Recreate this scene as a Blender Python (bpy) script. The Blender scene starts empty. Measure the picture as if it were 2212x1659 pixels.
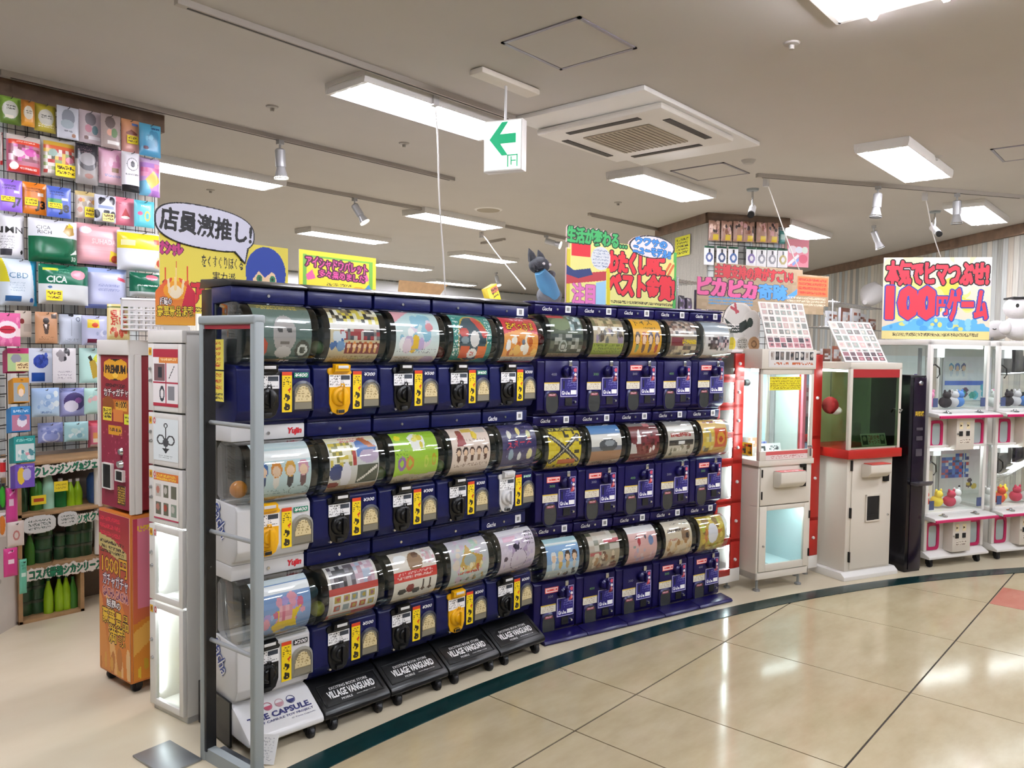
import bpy, bmesh, math, random
import numpy as np
from mathutils import Vector, Matrix

# ------------------------------------------------------------------ camera, world, exposure
SC = bpy.context.scene
CAMH, ZC = 1.52, 3.0
FPX, YAW, PITCH, ROLL = 1693.38, math.radians(41.2283), math.radians(2.4692), math.radians(.8077)
_F = Vector((math.cos(YAW)*math.cos(PITCH), math.sin(YAW)*math.cos(PITCH), -math.sin(PITCH)))
_R0 = Vector((math.sin(YAW), -math.cos(YAW), 0)); _U0 = _R0.cross(_F)
_R = math.cos(ROLL)*_R0 + math.sin(ROLL)*_U0
_U = -math.sin(ROLL)*_R0 + math.cos(ROLL)*_U0
cam = bpy.data.cameras.new('camera'); cam.sensor_width = 36; cam.lens = 36*FPX/2212
cam.clip_start = .05; cam.clip_end = 200
co = bpy.data.objects.new('camera', cam); SC.collection.objects.link(co)
co.matrix_world = Matrix(((_R.x, _U.x, -_F.x, 0), (_R.y, _U.y, -_F.y, 0), (_R.z, _U.z, -_F.z, CAMH), (0, 0, 0, 1)))
SC.camera = co
W = bpy.data.worlds.new('world'); SC.world = W; W.use_nodes = True
W.node_tree.nodes['Background'].inputs[0].default_value = (1.0, .96, .9, 1)
W.node_tree.nodes['Background'].inputs[1].default_value = .4
TUBE = 95.0
SC.view_settings.view_transform = 'Standard'; SC.view_settings.look = 'None'
SC.view_settings.exposure = -0.14; SC.view_settings.gamma = 1.0
SC.view_settings.use_curve_mapping = False

# ------------------------------------------------------------------ helpers
def at(x, y, X=None, Y=None, Z=None):
    "world point seen at photo pixel (x, y) on a real plane of the room"
    d = _R*((x-1106)/FPX) - _U*((y-829.5)/FPX) + _F
    t = X/d.x if X is not None else Y/d.y if Y is not None else (Z-CAMH)/d.z
    return Vector((0, 0, CAMH)) + d*t

def srgb(h):
    h = h.lstrip('#')
    if len(h) == 3: h = ''.join(c*2 for c in h)
    return np.array([int(h[i:i+2], 16)/255 for i in (0, 2, 4)])
def lin(c):
    c = np.asarray(c, float)
    return np.where(c <= .04045, c/12.92, ((c+.055)/1.055)**2.4)

_MC = {}
def mat(name, col='#888', rough=.5, metal=0., emit=0., noise=0., nscale=20., bump=0., spec=.5, coat=0.):
    if name in _MC: return _MC[name]
    m = bpy.data.materials.new(name); m.use_nodes = True; nt = m.node_tree
    b = nt.nodes['Principled BSDF']; c = (*lin(srgb(col)), 1)
    b.inputs['Base Color'].default_value = c; b.inputs['Roughness'].default_value = rough
    b.inputs['Metallic'].default_value = metal; b.inputs['Specular IOR Level'].default_value = spec
    if coat: b.inputs['Coat Weight'].default_value = coat; b.inputs['Coat Roughness'].default_value = .08
    if emit: b.inputs['Emission Color'].default_value = c; b.inputs['Emission Strength'].default_value = emit
    if noise or bump:
        tc = nt.nodes.new('ShaderNodeTexCoord'); n = nt.nodes.new('ShaderNodeTexNoise')
        n.inputs['Scale'].default_value = nscale; n.inputs['Detail'].default_value = 5
        nt.links.new(tc.outputs['Object'], n.inputs['Vector'])
        if noise:
            r = nt.nodes.new('ShaderNodeValToRGB'); k = lin(srgb(col))
            r.color_ramp.elements[0].color = (*(k*(1-noise)), 1); r.color_ramp.elements[1].color = (*np.minimum(k*(1+noise), 1), 1)
            r.color_ramp.elements[0].position = .3; r.color_ramp.elements[1].position = .7
            nt.links.new(n.outputs['Fac'], r.inputs[0]); nt.links.new(r.outputs[0], b.inputs['Base Color'])
        if bump:
            bp = nt.nodes.new('ShaderNodeBump'); bp.inputs['Strength'].default_value = bump; bp.inputs['Distance'].default_value = .01
            nt.links.new(n.outputs['Fac'], bp.inputs['Height']); nt.links.new(bp.outputs[0], b.inputs['Normal'])
    if emit and emit < 12: m.cycles.emission_sampling = 'NONE'
    _MC[name] = m; return m

def clear(name, tint=(1, 1, 1), rough=.04, base=.06, gl=(1, 1, 1)):
    if name in _MC: return _MC[name]
    m = bpy.data.materials.new(name); m.use_nodes = True; nt = m.node_tree; nt.nodes.clear()
    o = nt.nodes.new('ShaderNodeOutputMaterial'); mx = nt.nodes.new('ShaderNodeMixShader')
    t = nt.nodes.new('ShaderNodeBsdfTransparent'); g = nt.nodes.new('ShaderNodeBsdfGlossy'); f = nt.nodes.new('ShaderNodeLayerWeight'); pw_ = nt.nodes.new('ShaderNodeMath'); pw_.operation = 'POWER'; pw_.inputs[1].default_value = 4.
    f.inputs[0].default_value = .5; nt.links.new(f.outputs['Facing'], pw_.inputs[0]); f = pw_; t.inputs[0].default_value = (*tint, 1); g.inputs['Roughness'].default_value = rough
    g.inputs['Color'].default_value = (*gl, 1)
    a = nt.nodes.new('ShaderNodeMath'); a.operation = 'ADD'; a.inputs[1].default_value = base; a.use_clamp = True
    nt.links.new(f.outputs[0], a.inputs[0]); nt.links.new(a.outputs[0], mx.inputs[0])
    nt.links.new(t.outputs[0], mx.inputs[1]); nt.links.new(g.outputs[0], mx.inputs[2]); nt.links.new(mx.outputs[0], o.inputs[0])
    _MC[name] = m; return m

def printmat(name, rough):
    m = bpy.data.materials.new(name); m.use_nodes = True; nt = m.node_tree; b = nt.nodes['Principled BSDF']
    a = nt.nodes.new('ShaderNodeAttribute'); a.attribute_name = 'ink'; nt.links.new(a.outputs['Color'], b.inputs['Base Color'])
    b.inputs['Roughness'].default_value = rough
    return m
PAPER, FOIL = printmat('printed_paper', .6), printmat('printed_film', .28)

NAVY = mat('navy_plastic', '#0b134c', .34, spec=.35, coat=.08)
NAVY2 = mat('indigo_plastic', '#130d4a', .32, spec=.35, coat=.08)
WHITEP = mat('white_plastic', '#dcdcdc', .32, coat=.2)
BLACKP = mat('black_plastic', '#090a0c', .34)
YELP = mat('yellow_plastic', '#f2b40c', .35)
DARKIN = mat('dark_interior', '#26302f', .5)
GREYIN = mat('grey_interior', '#6d6a64', .6)
CHROME = mat('chrome', '#d0d2d4', .18, 1.)
STEEL = mat('brushed_steel', '#a4a9ac', .38, .75)
GREYM = mat('grey_paint', '#9aa3a5', .42)
CREAM = mat('cream_enamel', '#ddd6c9', .4)
WHITEM = mat('white_enamel', '#e9e7e2', .38)
REDP = mat('red_enamel', '#b5231c', .35)
PINKP = mat('magenta_plastic', '#c3205f', .35)
RUBBER = mat('black_rubber', '#15161a', .55)
WOOD = mat('light_wood', '#b3936a', .55, noise=.25, nscale=14)
CARD = mat('cardboard', '#b08d62', .75, noise=.1, nscale=30)
INKW = mat('white_ink', '#f1f1f1', .5)
INKB = mat('black_ink', '#111', .6)
INKR = mat('red_ink', '#c81f2d', .5)
INKN = mat('navy_ink', '#1f2260', .5)
LED2 = mat('led_strip_soft', '#f4fbff', .5, emit=18.)
LED3 = mat('led_strip_bright', '#e6fbff', .5, emit=55.)
LED = mat('led_strip', '#eafcff', .5, emit=30.)
CLEAR = clear('clear_plastic', (.9, .92, .91), .035, .075)
GLASS = clear('clear_glass', (.96, .98, .97), .02, .03)
GREENGLASS = clear('green_glass', (.5, .62, .48), .03, .05)

def link(o): SC.collection.objects.link(o); return o
def thing(name, label, cat, loc=(0, 0, 0), rotz=0., group=None):
    o = link(bpy.data.objects.new(name, None)); o.location = loc; o.rotation_euler = (0, 0, math.radians(rotz))
    o.empty_display_size = .05
    return tag(o, label, cat, group)
def tag(o, label, cat, group=None, kind=None):
    o['label'] = label; o['category'] = cat
    if group: o['group'] = group
    if kind: o['kind'] = kind
    return o
def struct(o, label, cat): return tag(o, label, cat, kind='structure')
def put(name, me, parent=None, loc=(0, 0, 0), rot=(0, 0, 0), scale=None, label=None):
    o = link(bpy.data.objects.new(name, me)); o.location = loc; o.rotation_euler = rot
    if scale: o.scale = scale
    if parent: o.parent = parent
    if label: o['label'] = label
    return o

class B:
    "collects faces for one mesh"
    def __init__(s): s.v = []; s.f = []; s.m = []; s.mats = []
    def _mi(s, m):
        if m is None: return 0
        if m not in s.mats: s.mats.append(m)
        return s.mats.index(m)
    def add(s, vs, fs, m=None):
        n = len(s.v); s.v += [tuple(p) for p in vs]; k = s._mi(m)
        for f in fs: s.f.append([n+i for i in f]); s.m.append(k)
        return s
    def box(s, a, b, m=None):
        x0, y0, z0 = a; x1, y1, z1 = b
        return s.add([(x0, y0, z0), (x1, y0, z0), (x1, y1, z0), (x0, y1, z0), (x0, y0, z1), (x1, y0, z1), (x1, y1, z1), (x0, y1, z1)],
                     [(0, 3, 2, 1), (4, 5, 6, 7), (0, 1, 5, 4), (1, 2, 6, 5), (2, 3, 7, 6), (3, 0, 4, 7)], m)
    def prism(s, prof, x0, x1, m=None, axis='x'):
        "profile of (a, b) extruded: axis x -> (y, z); axis y -> (x, z); axis z -> (x, y)"
        n = len(prof)
        if axis == 'x': P = [(x0, a, b) for a, b in prof]+[(x1, a, b) for a, b in prof]
        elif axis == 'y': P = [(a, x0, b) for a, b in prof]+[(a, x1, b) for a, b in prof]
        else: P = [(a, b, x0) for a, b in prof]+[(a, b, x1) for a, b in prof]
        return s.add(P, [tuple(range(n))[::-1], tuple(range(n, 2*n))]+[(i, (i+1) % n, n+(i+1) % n, n+i) for i in range(n)], m)
    def tube(s, pts, r, n=8, m=None, caps=True):
        pts = [Vector(p) for p in pts]; rings = []; L = len(pts)
        rr = r if isinstance(r, (list, tuple)) else [r]*L
        for i, p in enumerate(pts):
            d = (pts[min(i+1, L-1)]-pts[max(i-1, 0)]).normalized()
            a = d.cross(Vector((0, 0, 1)) if abs(d.z) < .9 else Vector((1, 0, 0))).normalized(); b = d.cross(a)
            rings.append([p+(a*math.cos(2*math.pi*k/n)+b*math.sin(2*math.pi*k/n))*rr[i] for k in range(n)])
        fs = [(i*n+k, i*n+(k+1) % n, (i+1)*n+(k+1) % n, (i+1)*n+k) for i in range(L-1) for k in range(n)]
        if caps: fs += [tuple(range(n))[::-1], tuple(range((L-1)*n, L*n))]
        return s.add([p for q in rings for p in q], fs, m)
    def lathe(s, prof, n=16, c=(0, 0, 0), m=None, axis='z'):
        "profile of (r, h) turned about an axis through c"
        vs = []
        for r, h in prof:
            for k in range(n):
                a = 2*math.pi*k/n; x, y = r*math.cos(a), r*math.sin(a)
                p = (x, y, h) if axis == 'z' else (x, h, y) if axis == 'y' else (h, x, y)
                vs.append((c[0]+p[0], c[1]+p[1], c[2]+p[2]))
        L = len(prof)
        fs = [(i*n+k, i*n+(k+1) % n, (i+1)*n+(k+1) % n, (i+1)*n+k) for i in range(L-1) for k in range(n)]
        fs += [tuple(range(n))[::-1], tuple(range((L-1)*n, L*n))]
        return s.add(vs, fs, m)
    def ball(s, c, r, n=14, k=8, m=None):
        rx, ry, rz = r if isinstance(r, (tuple, list)) else (r, r, r)
        vs = [(c[0], c[1], c[2]-rz)]
        for i in range(1, k):
            a = -math.pi/2+math.pi*i/k
            vs += [(c[0]+rx*math.cos(a)*math.cos(2*math.pi*j/n), c[1]+ry*math.cos(a)*math.sin(2*math.pi*j/n), c[2]+rz*math.sin(a)) for j in range(n)]
        vs.append((c[0], c[1], c[2]+rz)); fs = []
        for j in range(n):
            fs.append((0, 1+(j+1) % n, 1+j)); t = 1+(k-2)*n; fs.append((len(vs)-1, t+j, t+(j+1) % n))
            for i in range(k-2): q = 1+i*n; fs.append((q+j, q+(j+1) % n, q+n+(j+1) % n, q+n+j))
        return s.add(vs, fs, m)
    def mesh(s, name, m=None, bevel=0., smooth=True, seg=2):
        me = bpy.data.meshes.new(name); me.from_pydata(s.v, [], s.f)
        mats = s.mats or [m]
        if m is not None and not s.mats: mats = [m]
        for k in mats: me.materials.append(k)
        me.polygons.foreach_set('material_index', s.m)
        bm = bmesh.new(); bm.from_mesh(me)
        bmesh.ops.recalc_face_normals(bm, faces=bm.faces)
        if bevel:
            es = [e for e in bm.edges if len(e.link_faces) == 2 and e.calc_face_angle(0) > .35]
            bmesh.ops.bevel(bm, geom=es, offset=bevel, segments=seg, affect='EDGES', profile=.5, clamp_overlap=True)
        bm.to_mesh(me); bm.free()
        if smooth:
            me.polygons.foreach_set('use_smooth', [True]*len(me.polygons)); me.set_sharp_from_angle(angle=math.radians(38))
        me.update(); return me
    def put(s, name, m=None, parent=None, bevel=0., smooth=True, loc=(0, 0, 0), rot=(0, 0, 0), label=None, seg=2):
        return put(name, s.mesh(name, m, bevel, smooth, seg), parent, loc, rot, None, label)

# ---- lettering (flat print and cut mesh letters)
_TS = bpy.data.scenes.new('type_setting'); _TC = {}
def ttri(s, bold=.0, shear=0.):
    k = (s, bold, shear)
    if k in _TC: return _TC[k]
    cu = bpy.data.curves.new('t', 'FONT'); cu.body = s; cu.offset = bold; cu.shear = shear; cu.resolution_u = 2
    cu.space_line = .9; cu.align_x = 'CENTER'
    o = bpy.data.objects.new('t', cu); _TS.collection.objects.link(o); _TS.view_layers[0].update()
    me = bpy.data.meshes.new_from_object(o.evaluated_get(_TS.view_layers[0].depsgraph))
    bpy.data.objects.remove(o); bpy.data.curves.remove(cu)
    me.calc_loop_triangles()
    v = np.array([p.co[:2] for p in me.vertices]).reshape(-1, 2); t = np.array([q.vertices[:] for q in me.loop_triangles]).reshape(-1, 3)
    bpy.data.meshes.remove(me)
    if len(v): v = (v-v.min(0))/np.maximum(v.max(0)-v.min(0), 1e-6)
    _TC[k] = (v, t); return _TC[k]
_LM = {}
def letters(name, s, m, parent, loc, w, h, rot=(0, 0, 0), bold=.02, shear=0.):
    "flat lettering in local x-z plane facing -y, box w x h"
    key = (s, bold, shear, m.name)
    if key not in _LM:
        v, t = ttri(s, bold, shear); me = bpy.data.meshes.new('lettering')
        me.from_pydata([(a, 0, b) for a, b in v], [], t.tolist()); me.materials.append(m); _LM[key] = me
    return put(name, _LM[key], parent, loc, rot, (w, 1, h))

class Pic:
    "a small raster of ink colours, painted by code and printed on a mesh face by face"
    def __init__(s, w, h, c='#fff'):
        s.w, s.h = w, h; s.a = np.ones((h, w, 3))*srgb(c); s.al = np.ones((h, w), bool)
        s.X, s.Y = np.meshgrid((np.arange(w)+.5)/w, (np.arange(h)+.5)/h)
    def ops(s, L):
        for o in L: getattr(s, o[0])(*o[1:])
        return s
    def g(s, c0, c1):
        k = s.Y[..., None]; s.a = srgb(c1)*(1-k)+srgb(c0)*k
    def _in(s, m, c): s.a[m] = srgb(c)
    def r(s, x0, y0, x1, y1, c): s._in((s.X >= x0) & (s.X <= x1) & (s.Y >= y0) & (s.Y <= y1), c)
    def e(s, cx, cy, rx, ry, c): s._in(((s.X-cx)/rx)**2+((s.Y-cy)/ry)**2 <= 1, c)
    def ring(s, cx, cy, rx, ry, c, k=.7):
        d = ((s.X-cx)/rx)**2+((s.Y-cy)/ry)**2; s._in((d <= 1) & (d >= k*k), c)
    def pmask(s, P):
        m = np.zeros_like(s.al); n = len(P)
        for i in range(n):
            (x0, y0), (x1, y1) = P[i], P[(i+1) % n]
            with np.errstate(divide='ignore', invalid='ignore'):
                q = ((y0 > s.Y) != (y1 > s.Y)) & (s.X < (x1-x0)*(s.Y-y0)/(y1-y0+1e-12)+x0)
            m ^= q
        return m
    def p(s, P, c): s._in(s.pmask(P), c)
    def l(s, x0, y0, x1, y1, wd, c):
        dx, dy = x1-x0, y1-y0; L = dx*dx+dy*dy; t = np.clip(((s.X-x0)*dx+(s.Y-y0)*dy)/L, 0, 1)
        s._in((s.X-x0-t*dx)**2+(s.Y-y0-t*dy)**2 <= wd*wd, c)
    def s(s, x0, y0, x1, y1, c, n=3, seed=1, dens=.6):
        rg = np.random.RandomState(seed); hh = (y1-y0)/n
        for i in range(n):
            a = y0+i*hh; m = (s.X >= x0) & (s.X <= x1) & (s.Y >= a+hh*.2) & (s.Y <= a+hh*.82)
            k = rg.rand(s.h, s.w) < dens
            s._in(m & k, c)
    def m(s, x0, y0, x1, y1, nx, ny, pal, seed=1):
        rg = np.random.RandomState(seed); G = rg.randint(0, len(pal), (ny, nx)); P = np.array([srgb(c) for c in pal])
        k = (s.X >= x0) & (s.X <= x1) & (s.Y >= y0) & (s.Y <= y1)
        i = np.clip(((s.Y-y0)/(y1-y0)*ny).astype(int), 0, ny-1); j = np.clip(((s.X-x0)/(x1-x0)*nx).astype(int), 0, nx-1)
        s.a[k] = P[G[i, j]][k]
    def grid(s, x0, y0, x1, y1, nx, ny, pal, seed=1, bg='#eee', fill=.8):
        rg = np.random.RandomState(seed); dx, dy = (x1-x0)/nx, (y1-y0)/ny; s.r(x0, y0, x1, y1, bg)
        for i in range(nx):
            for j in range(ny):
                cx, cy = x0+(i+.5)*dx, y0+(j+.5)*dy; q = fill/2
                s.r(cx-dx*q, cy-dy*q, cx+dx*q, cy+dy*q, pal[rg.randint(len(pal))])
                s.e(cx+dx*rg.uniform(-.1, .1), cy+dy*.05, dx*q*.6, dy*q*.6, pal[rg.randint(len(pal))])
    def blob(s, x0, y0, x1, y1, n, pal, seed=1, rs=(.04, .12)):
        rg = np.random.RandomState(seed)
        for i in range(n):
            r = rg.uniform(*rs); s.e(rg.uniform(x0, x1), rg.uniform(y0, y1), r*rg.uniform(.7, 1.2), r*rg.uniform(.7, 1.3), pal[rg.randint(len(pal))])
    def f(s, x0, y0, x1, y1, n, hair, body, skin='#f2cfae'):
        dx = (x1-x0)/n; H = y1-y0
        for i in range(n):
            cx = x0+(i+.5)*dx; hc = hair[i % len(hair)]; bc = body[i % len(body)]
            s.e(cx, y0+H*.28, dx*.24, H*.3, bc); s.e(cx, y0+H*.7, dx*.4, H*.3, hc); s.e(cx, y0+H*.62, dx*.3, H*.2, skin)
    def tmask(s, t, x0, y0, x1, y1, rot=0., bold=.0, shear=0., bend=0.):
        v, tr = ttri(t, min(bold, .012) if any(ord(c) > 0x2000 for c in t) else bold, shear); m = np.zeros_like(s.al)
        if not len(v): return m
        q = v-.5; q = q*np.array([x1-x0, y1-y0]); q[:, 1] += bend*(v[:, 0]-.5)**2
        ca, sa = math.cos(rot), math.sin(rot); asp = s.w/s.h
        q = np.c_[q[:, 0]*ca-q[:, 1]*sa/asp, q[:, 0]*sa*asp+q[:, 1]*ca]+np.array([(x0+x1)/2, (y0+y1)/2])
        q = q*np.array([s.w, s.h])
        for a, b, c in q[tr]:
            lo = np.maximum(np.floor(np.minimum(np.minimum(a, b), c)).astype(int), 0); hi = np.minimum(np.ceil(np.maximum(np.maximum(a, b), c)).astype(int)+1, [s.w, s.h])
            if (hi <= lo).any(): continue
            xx, yy = np.meshgrid(np.arange(lo[0], hi[0])+.5, np.arange(lo[1], hi[1])+.5)
            d = (b[1]-c[1])*(a[0]-c[0])+(c[0]-b[0])*(a[1]-c[1])
            if abs(d) < 1e-9: continue
            u = ((b[1]-c[1])*(xx-c[0])+(c[0]-b[0])*(yy-c[1]))/d; w = ((c[1]-a[1])*(xx-c[0])+(a[0]-c[0])*(yy-c[1]))/d
            m[lo[1]:hi[1], lo[0]:hi[0]] |= (u >= -.02) & (w >= -.02) & (u+w <= 1.02)
        return m
    def t(s, t, x0, y0, x1, y1, c, out=None, ow=1, rot=0., bold=.02, shear=0., bend=0., fat=0):
        m = s.tmask(t, x0, y0, x1, y1, rot, bold, shear, bend)
        if bold > .05 and not fat: fat = 1
        if fat: m = dil(m, fat)
        if out: s._in(dil(m, ow), out)
        s._in(m, c)
def dil(m, n):
    for i in range(n):
        k = m.copy(); k[1:] |= m[:-1]; k[:-1] |= m[1:]
        if i % 2: m = k.copy()
        k[:, 1:] |= m[:, :-1]; k[:, :-1] |= m[:, 1:]; m = k
    return m

def inkmesh(name, pic, fmap, t, edge='#ddd', m=None, back=None, merge=False):
    """front cells of a raster mapped by fmap(u, v) -> (x, y, z), closed with a back t behind (local +y)."""
    w, h = pic.w, pic.h
    V = []; Fc = []; C = []
    full = pic.al.all()
    if merge and full:
        for j in range(h):
            i = 0
            while i < w:
                k = i+1
                while k < w and (pic.a[j, k] == pic.a[j, i]).all(): k += 1
                n = len(V)
                V += [(i/w, j/h), (k/w, j/h), (k/w, (j+1)/h), (i/w, (j+1)/h)]; Fc.append((n, n+1, n+2, n+3)); C.append(pic.a[j, i]); i = k
        UV = np.array(V); P = np.stack(fmap(UV[:, 0], UV[:, 1]), 1); F = np.array(Fc); C = np.array(C)
    else:
        uu, vv = np.meshgrid(np.arange(w+1)/w, np.arange(h+1)/h); P = np.stack(fmap(uu.ravel(), vv.ravel()), 1)
        j, i = np.nonzero(pic.al); b = j*(w+1)+i; F = np.stack([b, b+1, b+w+2, b+w+1], 1); C = pic.a[j, i]
    ec = srgb(edge); nP = len(P)
    if full and t is not None:
        bc = np.stack(fmap(np.array([0, 1, 1, 0.]), np.array([0, 0, 1, 1.])), 1); bk = bc.copy(); bk[:, 1] = bc[:, 1].max()+t
        P = np.vstack([P, bc, bk]); n = nP
        X = np.array([(n+5, n+4, n+7, n+6), (n, n+4, n+5, n+1), (n+1, n+5, n+6, n+2), (n+2, n+6, n+7, n+3), (n+3, n+7, n+4, n)])
        F = np.vstack([F, X]); C = np.vstack([C, np.repeat(ec[None], 5, 0)])
    elif t is not None:
        bk = P.copy(); bk[:, 1] += t; P = np.vstack([P, bk]); F0 = F; F = np.vstack([F0, F0[:, ::-1]+nP]); C = np.vstack([C, np.repeat(ec[None], len(F0), 0)])
        A = np.pad(pic.al, 1); S = []
        for dj, di, e0, e1 in ((0, -1, w+1, 0), (0, 1, 1, w+2), (-1, 0, 0, 1), (1, 0, w+2, w+1)):
            q = pic.al & ~A[1+dj:1+dj+h, 1+di:1+di+w]; jj, ii = np.nonzero(q); bb = jj*(w+1)+ii
            S.append(np.stack([bb+e0, bb+e0+nP, bb+e1+nP, bb+e1], 1))
        S = np.vstack(S); F = np.vstack([F, S]); C = np.vstack([C, np.repeat(ec[None], len(S), 0)])
    me = bpy.data.meshes.new(name); nf = len(F)
    me.vertices.add(len(P)); me.vertices.foreach_set('co', P.astype(np.float32).ravel())
    me.loops.add(nf*4); me.loops.foreach_set('vertex_index', F.astype(np.int32).ravel())
    me.polygons.add(nf); me.polygons.foreach_set('loop_start', np.arange(0, nf*4, 4, dtype=np.int32))
    me.update(calc_edges=True)
    a = me.color_attributes.new('ink', 'BYTE_COLOR', 'CORNER')
    col = np.ones((nf, 4, 4), np.float32); col[:, :, :3] = lin(C)[:, None, :]
    a.data.foreach_set('color', col.ravel())
    me.materials.append(m or PAPER)
    if fmap.__name__ != 'flat':
        me.polygons.foreach_set('use_smooth', np.r_[np.ones(nf-5, bool), np.zeros(5, bool)] if full and t is not None else np.ones(nf, bool))
    me.validate(); return me
def flatmap(w, h):
    def flat(u, v): return u*w, np.zeros_like(u), v*h
    return flat
def sheet(name, pic, w, h, parent=None, loc=(0, 0, 0), rot=(0, 0, 0), t=.0012, edge='#e8e8e8', m=None, label=None):
    return put(name, inkmesh(name, pic, flatmap(w, h), t, edge, m, merge=True), parent, loc, rot, None, label)
def bagmap(w, h, d, k=4):
    def bag(u, v):
        a = 1-np.abs(2*u-1)**k; b = 1-np.abs(2*v-1)**(k+2)
        return u*w, -d*a*b*(1+.08*np.sin(9*v+4*u)), v*h
    return bag

# ------------------------------------------------------------------ surface materials
def nodes(name):
    m = bpy.data.materials.new(name); m.use_nodes = True; nt = m.node_tree
    return m, nt, nt.nodes['Principled BSDF'], nt.nodes.new, nt.links.new
def ramp(N, stops):
    r = N('ShaderNodeValToRGB'); r.color_ramp.interpolation = 'LINEAR'
    while len(r.color_ramp.elements) < len(stops): r.color_ramp.elements.new(.5)
    for e, (p, c) in zip(r.color_ramp.elements, stops): e.position = p; e.color = (*lin(srgb(c)), 1)
    return r
def stone(name, c0, c1, c2, rough, var=1.):
    m, nt, b, N, L = nodes(name)
    g = N('ShaderNodeNewGeometry'); n1 = N('ShaderNodeTexNoise'); n1.inputs['Scale'].default_value = 2.2; n1.inputs['Detail'].default_value = 8; n1.inputs['Roughness'].default_value = .65
    mp = N('ShaderNodeMapping'); mp.inputs['Scale'].default_value = (1, 2.4, 1); mp.inputs['Rotation'].default_value = (0, 0, .5)
    L(g.outputs['Position'], mp.inputs[0]); L(mp.outputs[0], n1.inputs['Vector'])
    r = ramp(N, [(.3, c0), (.5, c1), (.72, c2)]); L(n1.outputs['Fac'], r.inputs[0]); L(r.outputs[0], b.inputs['Base Color'])
    n2 = N('ShaderNodeTexNoise'); n2.inputs['Scale'].default_value = 3.; n2.inputs['Detail'].default_value = 4; L(g.outputs['Position'], n2.inputs['Vector'])
    mr = N('ShaderNodeMapRange'); mr.inputs['To Min'].default_value = rough*(1-.3*var); mr.inputs['To Max'].default_value = rough*(1+.4*var)
    L(n2.outputs['Fac'], mr.inputs['Value']); L(mr.outputs[0], b.inputs['Roughness'])
    bp = N('ShaderNodeBump'); bp.inputs['Strength'].default_value = .05*var; bp.inputs['Distance'].default_value = .01; L(n2.outputs['Fac'], bp.inputs['Height']); L(bp.outputs[0], b.inputs['Normal'])
    return m
TILE = stone('polished_beige_tile', '#ac9c7b', '#b7a888', '#c0b294', .12)
SHOPF = stone('cream_vinyl_floor', '#d2c5aa', '#d5c9af', '#d8cdb4', .34, .0)
STRIP = mat('dark_green_inlay', '#0c2f30', .22, noise=.15, nscale=6)
PINKT = stone('pink_tile', '#b9705e', '#c07c6b', '#c98a78', .16)
GROUT = mat('dark_grout', '#2a2019', .8)
def planks(name):
    m, nt, b, N, L = nodes(name)
    tc = N('ShaderNodeTexCoord'); sp = N('ShaderNodeSeparateXYZ'); L(tc.outputs['Object'], sp.inputs[0])
    mu = N('ShaderNodeMath'); mu.operation = 'MULTIPLY'; mu.inputs[1].default_value = 11.; L(sp.outputs['X'], mu.inputs[0])
    fl = N('ShaderNodeMath'); fl.operation = 'FLOOR'; L(mu.outputs[0], fl.inputs[0])
    wn = N('ShaderNodeTexWhiteNoise'); wn.noise_dimensions = '1D'; L(fl.outputs[0], wn.inputs['W'])
    r = ramp(N, [(.0, '#9a9c98'), (.25, '#c6c2b4'), (.5, '#b4bfc2'), (.75, '#d8d3c6'), (1., '#a89d8e')]); L(wn.outputs['Value'], r.inputs[0])
    mp = N('ShaderNodeMapping'); mp.inputs['Scale'].default_value = (60, 60, 3); L(tc.outputs['Object'], mp.inputs[0])
    n = N('ShaderNodeTexNoise'); n.inputs['Scale'].default_value = 1.; n.inputs['Detail'].default_value = 3; L(mp.outputs[0], n.inputs['Vector'])
    mx = N('ShaderNodeMixRGB'); mx.blend_type = 'OVERLAY'; mx.inputs[0].default_value = .45; L(r.outputs[0], mx.inputs[1]); L(n.outputs['Fac'], mx.inputs[2])
    fr = N('ShaderNodeMath'); fr.operation = 'FRACT'; L(mu.outputs[0], fr.inputs[0])
    gt = N('ShaderNodeMath'); gt.operation = 'LESS_THAN'; gt.inputs[1].default_value = .05; L(fr.outputs[0], gt.inputs[0])
    m2 = N('ShaderNodeMixRGB'); m2.inputs[2].default_value = (*lin(srgb('#6d675f')), 1); L(gt.outputs[0], m2.inputs[0]); L(mx.outputs[0], m2.inputs[1])
    L(m2.outputs[0], b.inputs['Base Color']); b.inputs['Roughness'].default_value = .6
    return m
PLANK = planks('pale_plank_print')
CEIL = mat('ceiling_paint', '#c4c0ba', .75, noise=.02, nscale=2)
BROWN = mat('brown_beam', '#7a6350', .6, noise=.2, nscale=9)
WALLW = mat('white_wall', '#e4e6e6', .6)

# ------------------------------------------------------------------ room
flo = struct(B().box((-7, -8, -.06), (22, 17, -.004)).put('floor', GROUT), 'beige polished stone floor laid in large square tiles', 'floor')
tme = B().box((.003, .003, -.02), (.865, .895, 0)).mesh('tile', TILE)
half = B().box((.003, .003, -.02), (.45, .895, 0)).mesh('tile', TILE)
for j in range(-7, 2):
    y = 1.824+.9*(j-1)+.002
    put('tile', half, flo, (2.494, y, 0))
    for x in [2.947+.868*i for i in range(11)]+[2.494-.868*i for i in range(1, 9)]: put('tile', tme, flo, (x, y, 0))
a0, a1 = at(2139, 1304, Z=0), at(2166, 1269, Z=0)
B().box((a0.x, .03, -.01), (a1.x, .918, .0015)).put('tile', PINKT, flo, label='pink inlaid tile')
AC, RI, RO = Vector((1.92, -5.74, 0)), 8.056, 8.168
arc = lambda R, a: (AC.x+R*math.cos(math.radians(a)), AC.y+R*math.sin(math.radians(a)))
st = B()
A = [i*1.5 for i in range(10, 115)]
for a, b in zip(A, A[1:]):
    p = [arc(RI, a), arc(RO, a), arc(RO, b), arc(RI, b)]; st.prism(p, -.003, .0035, axis='z')

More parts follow.
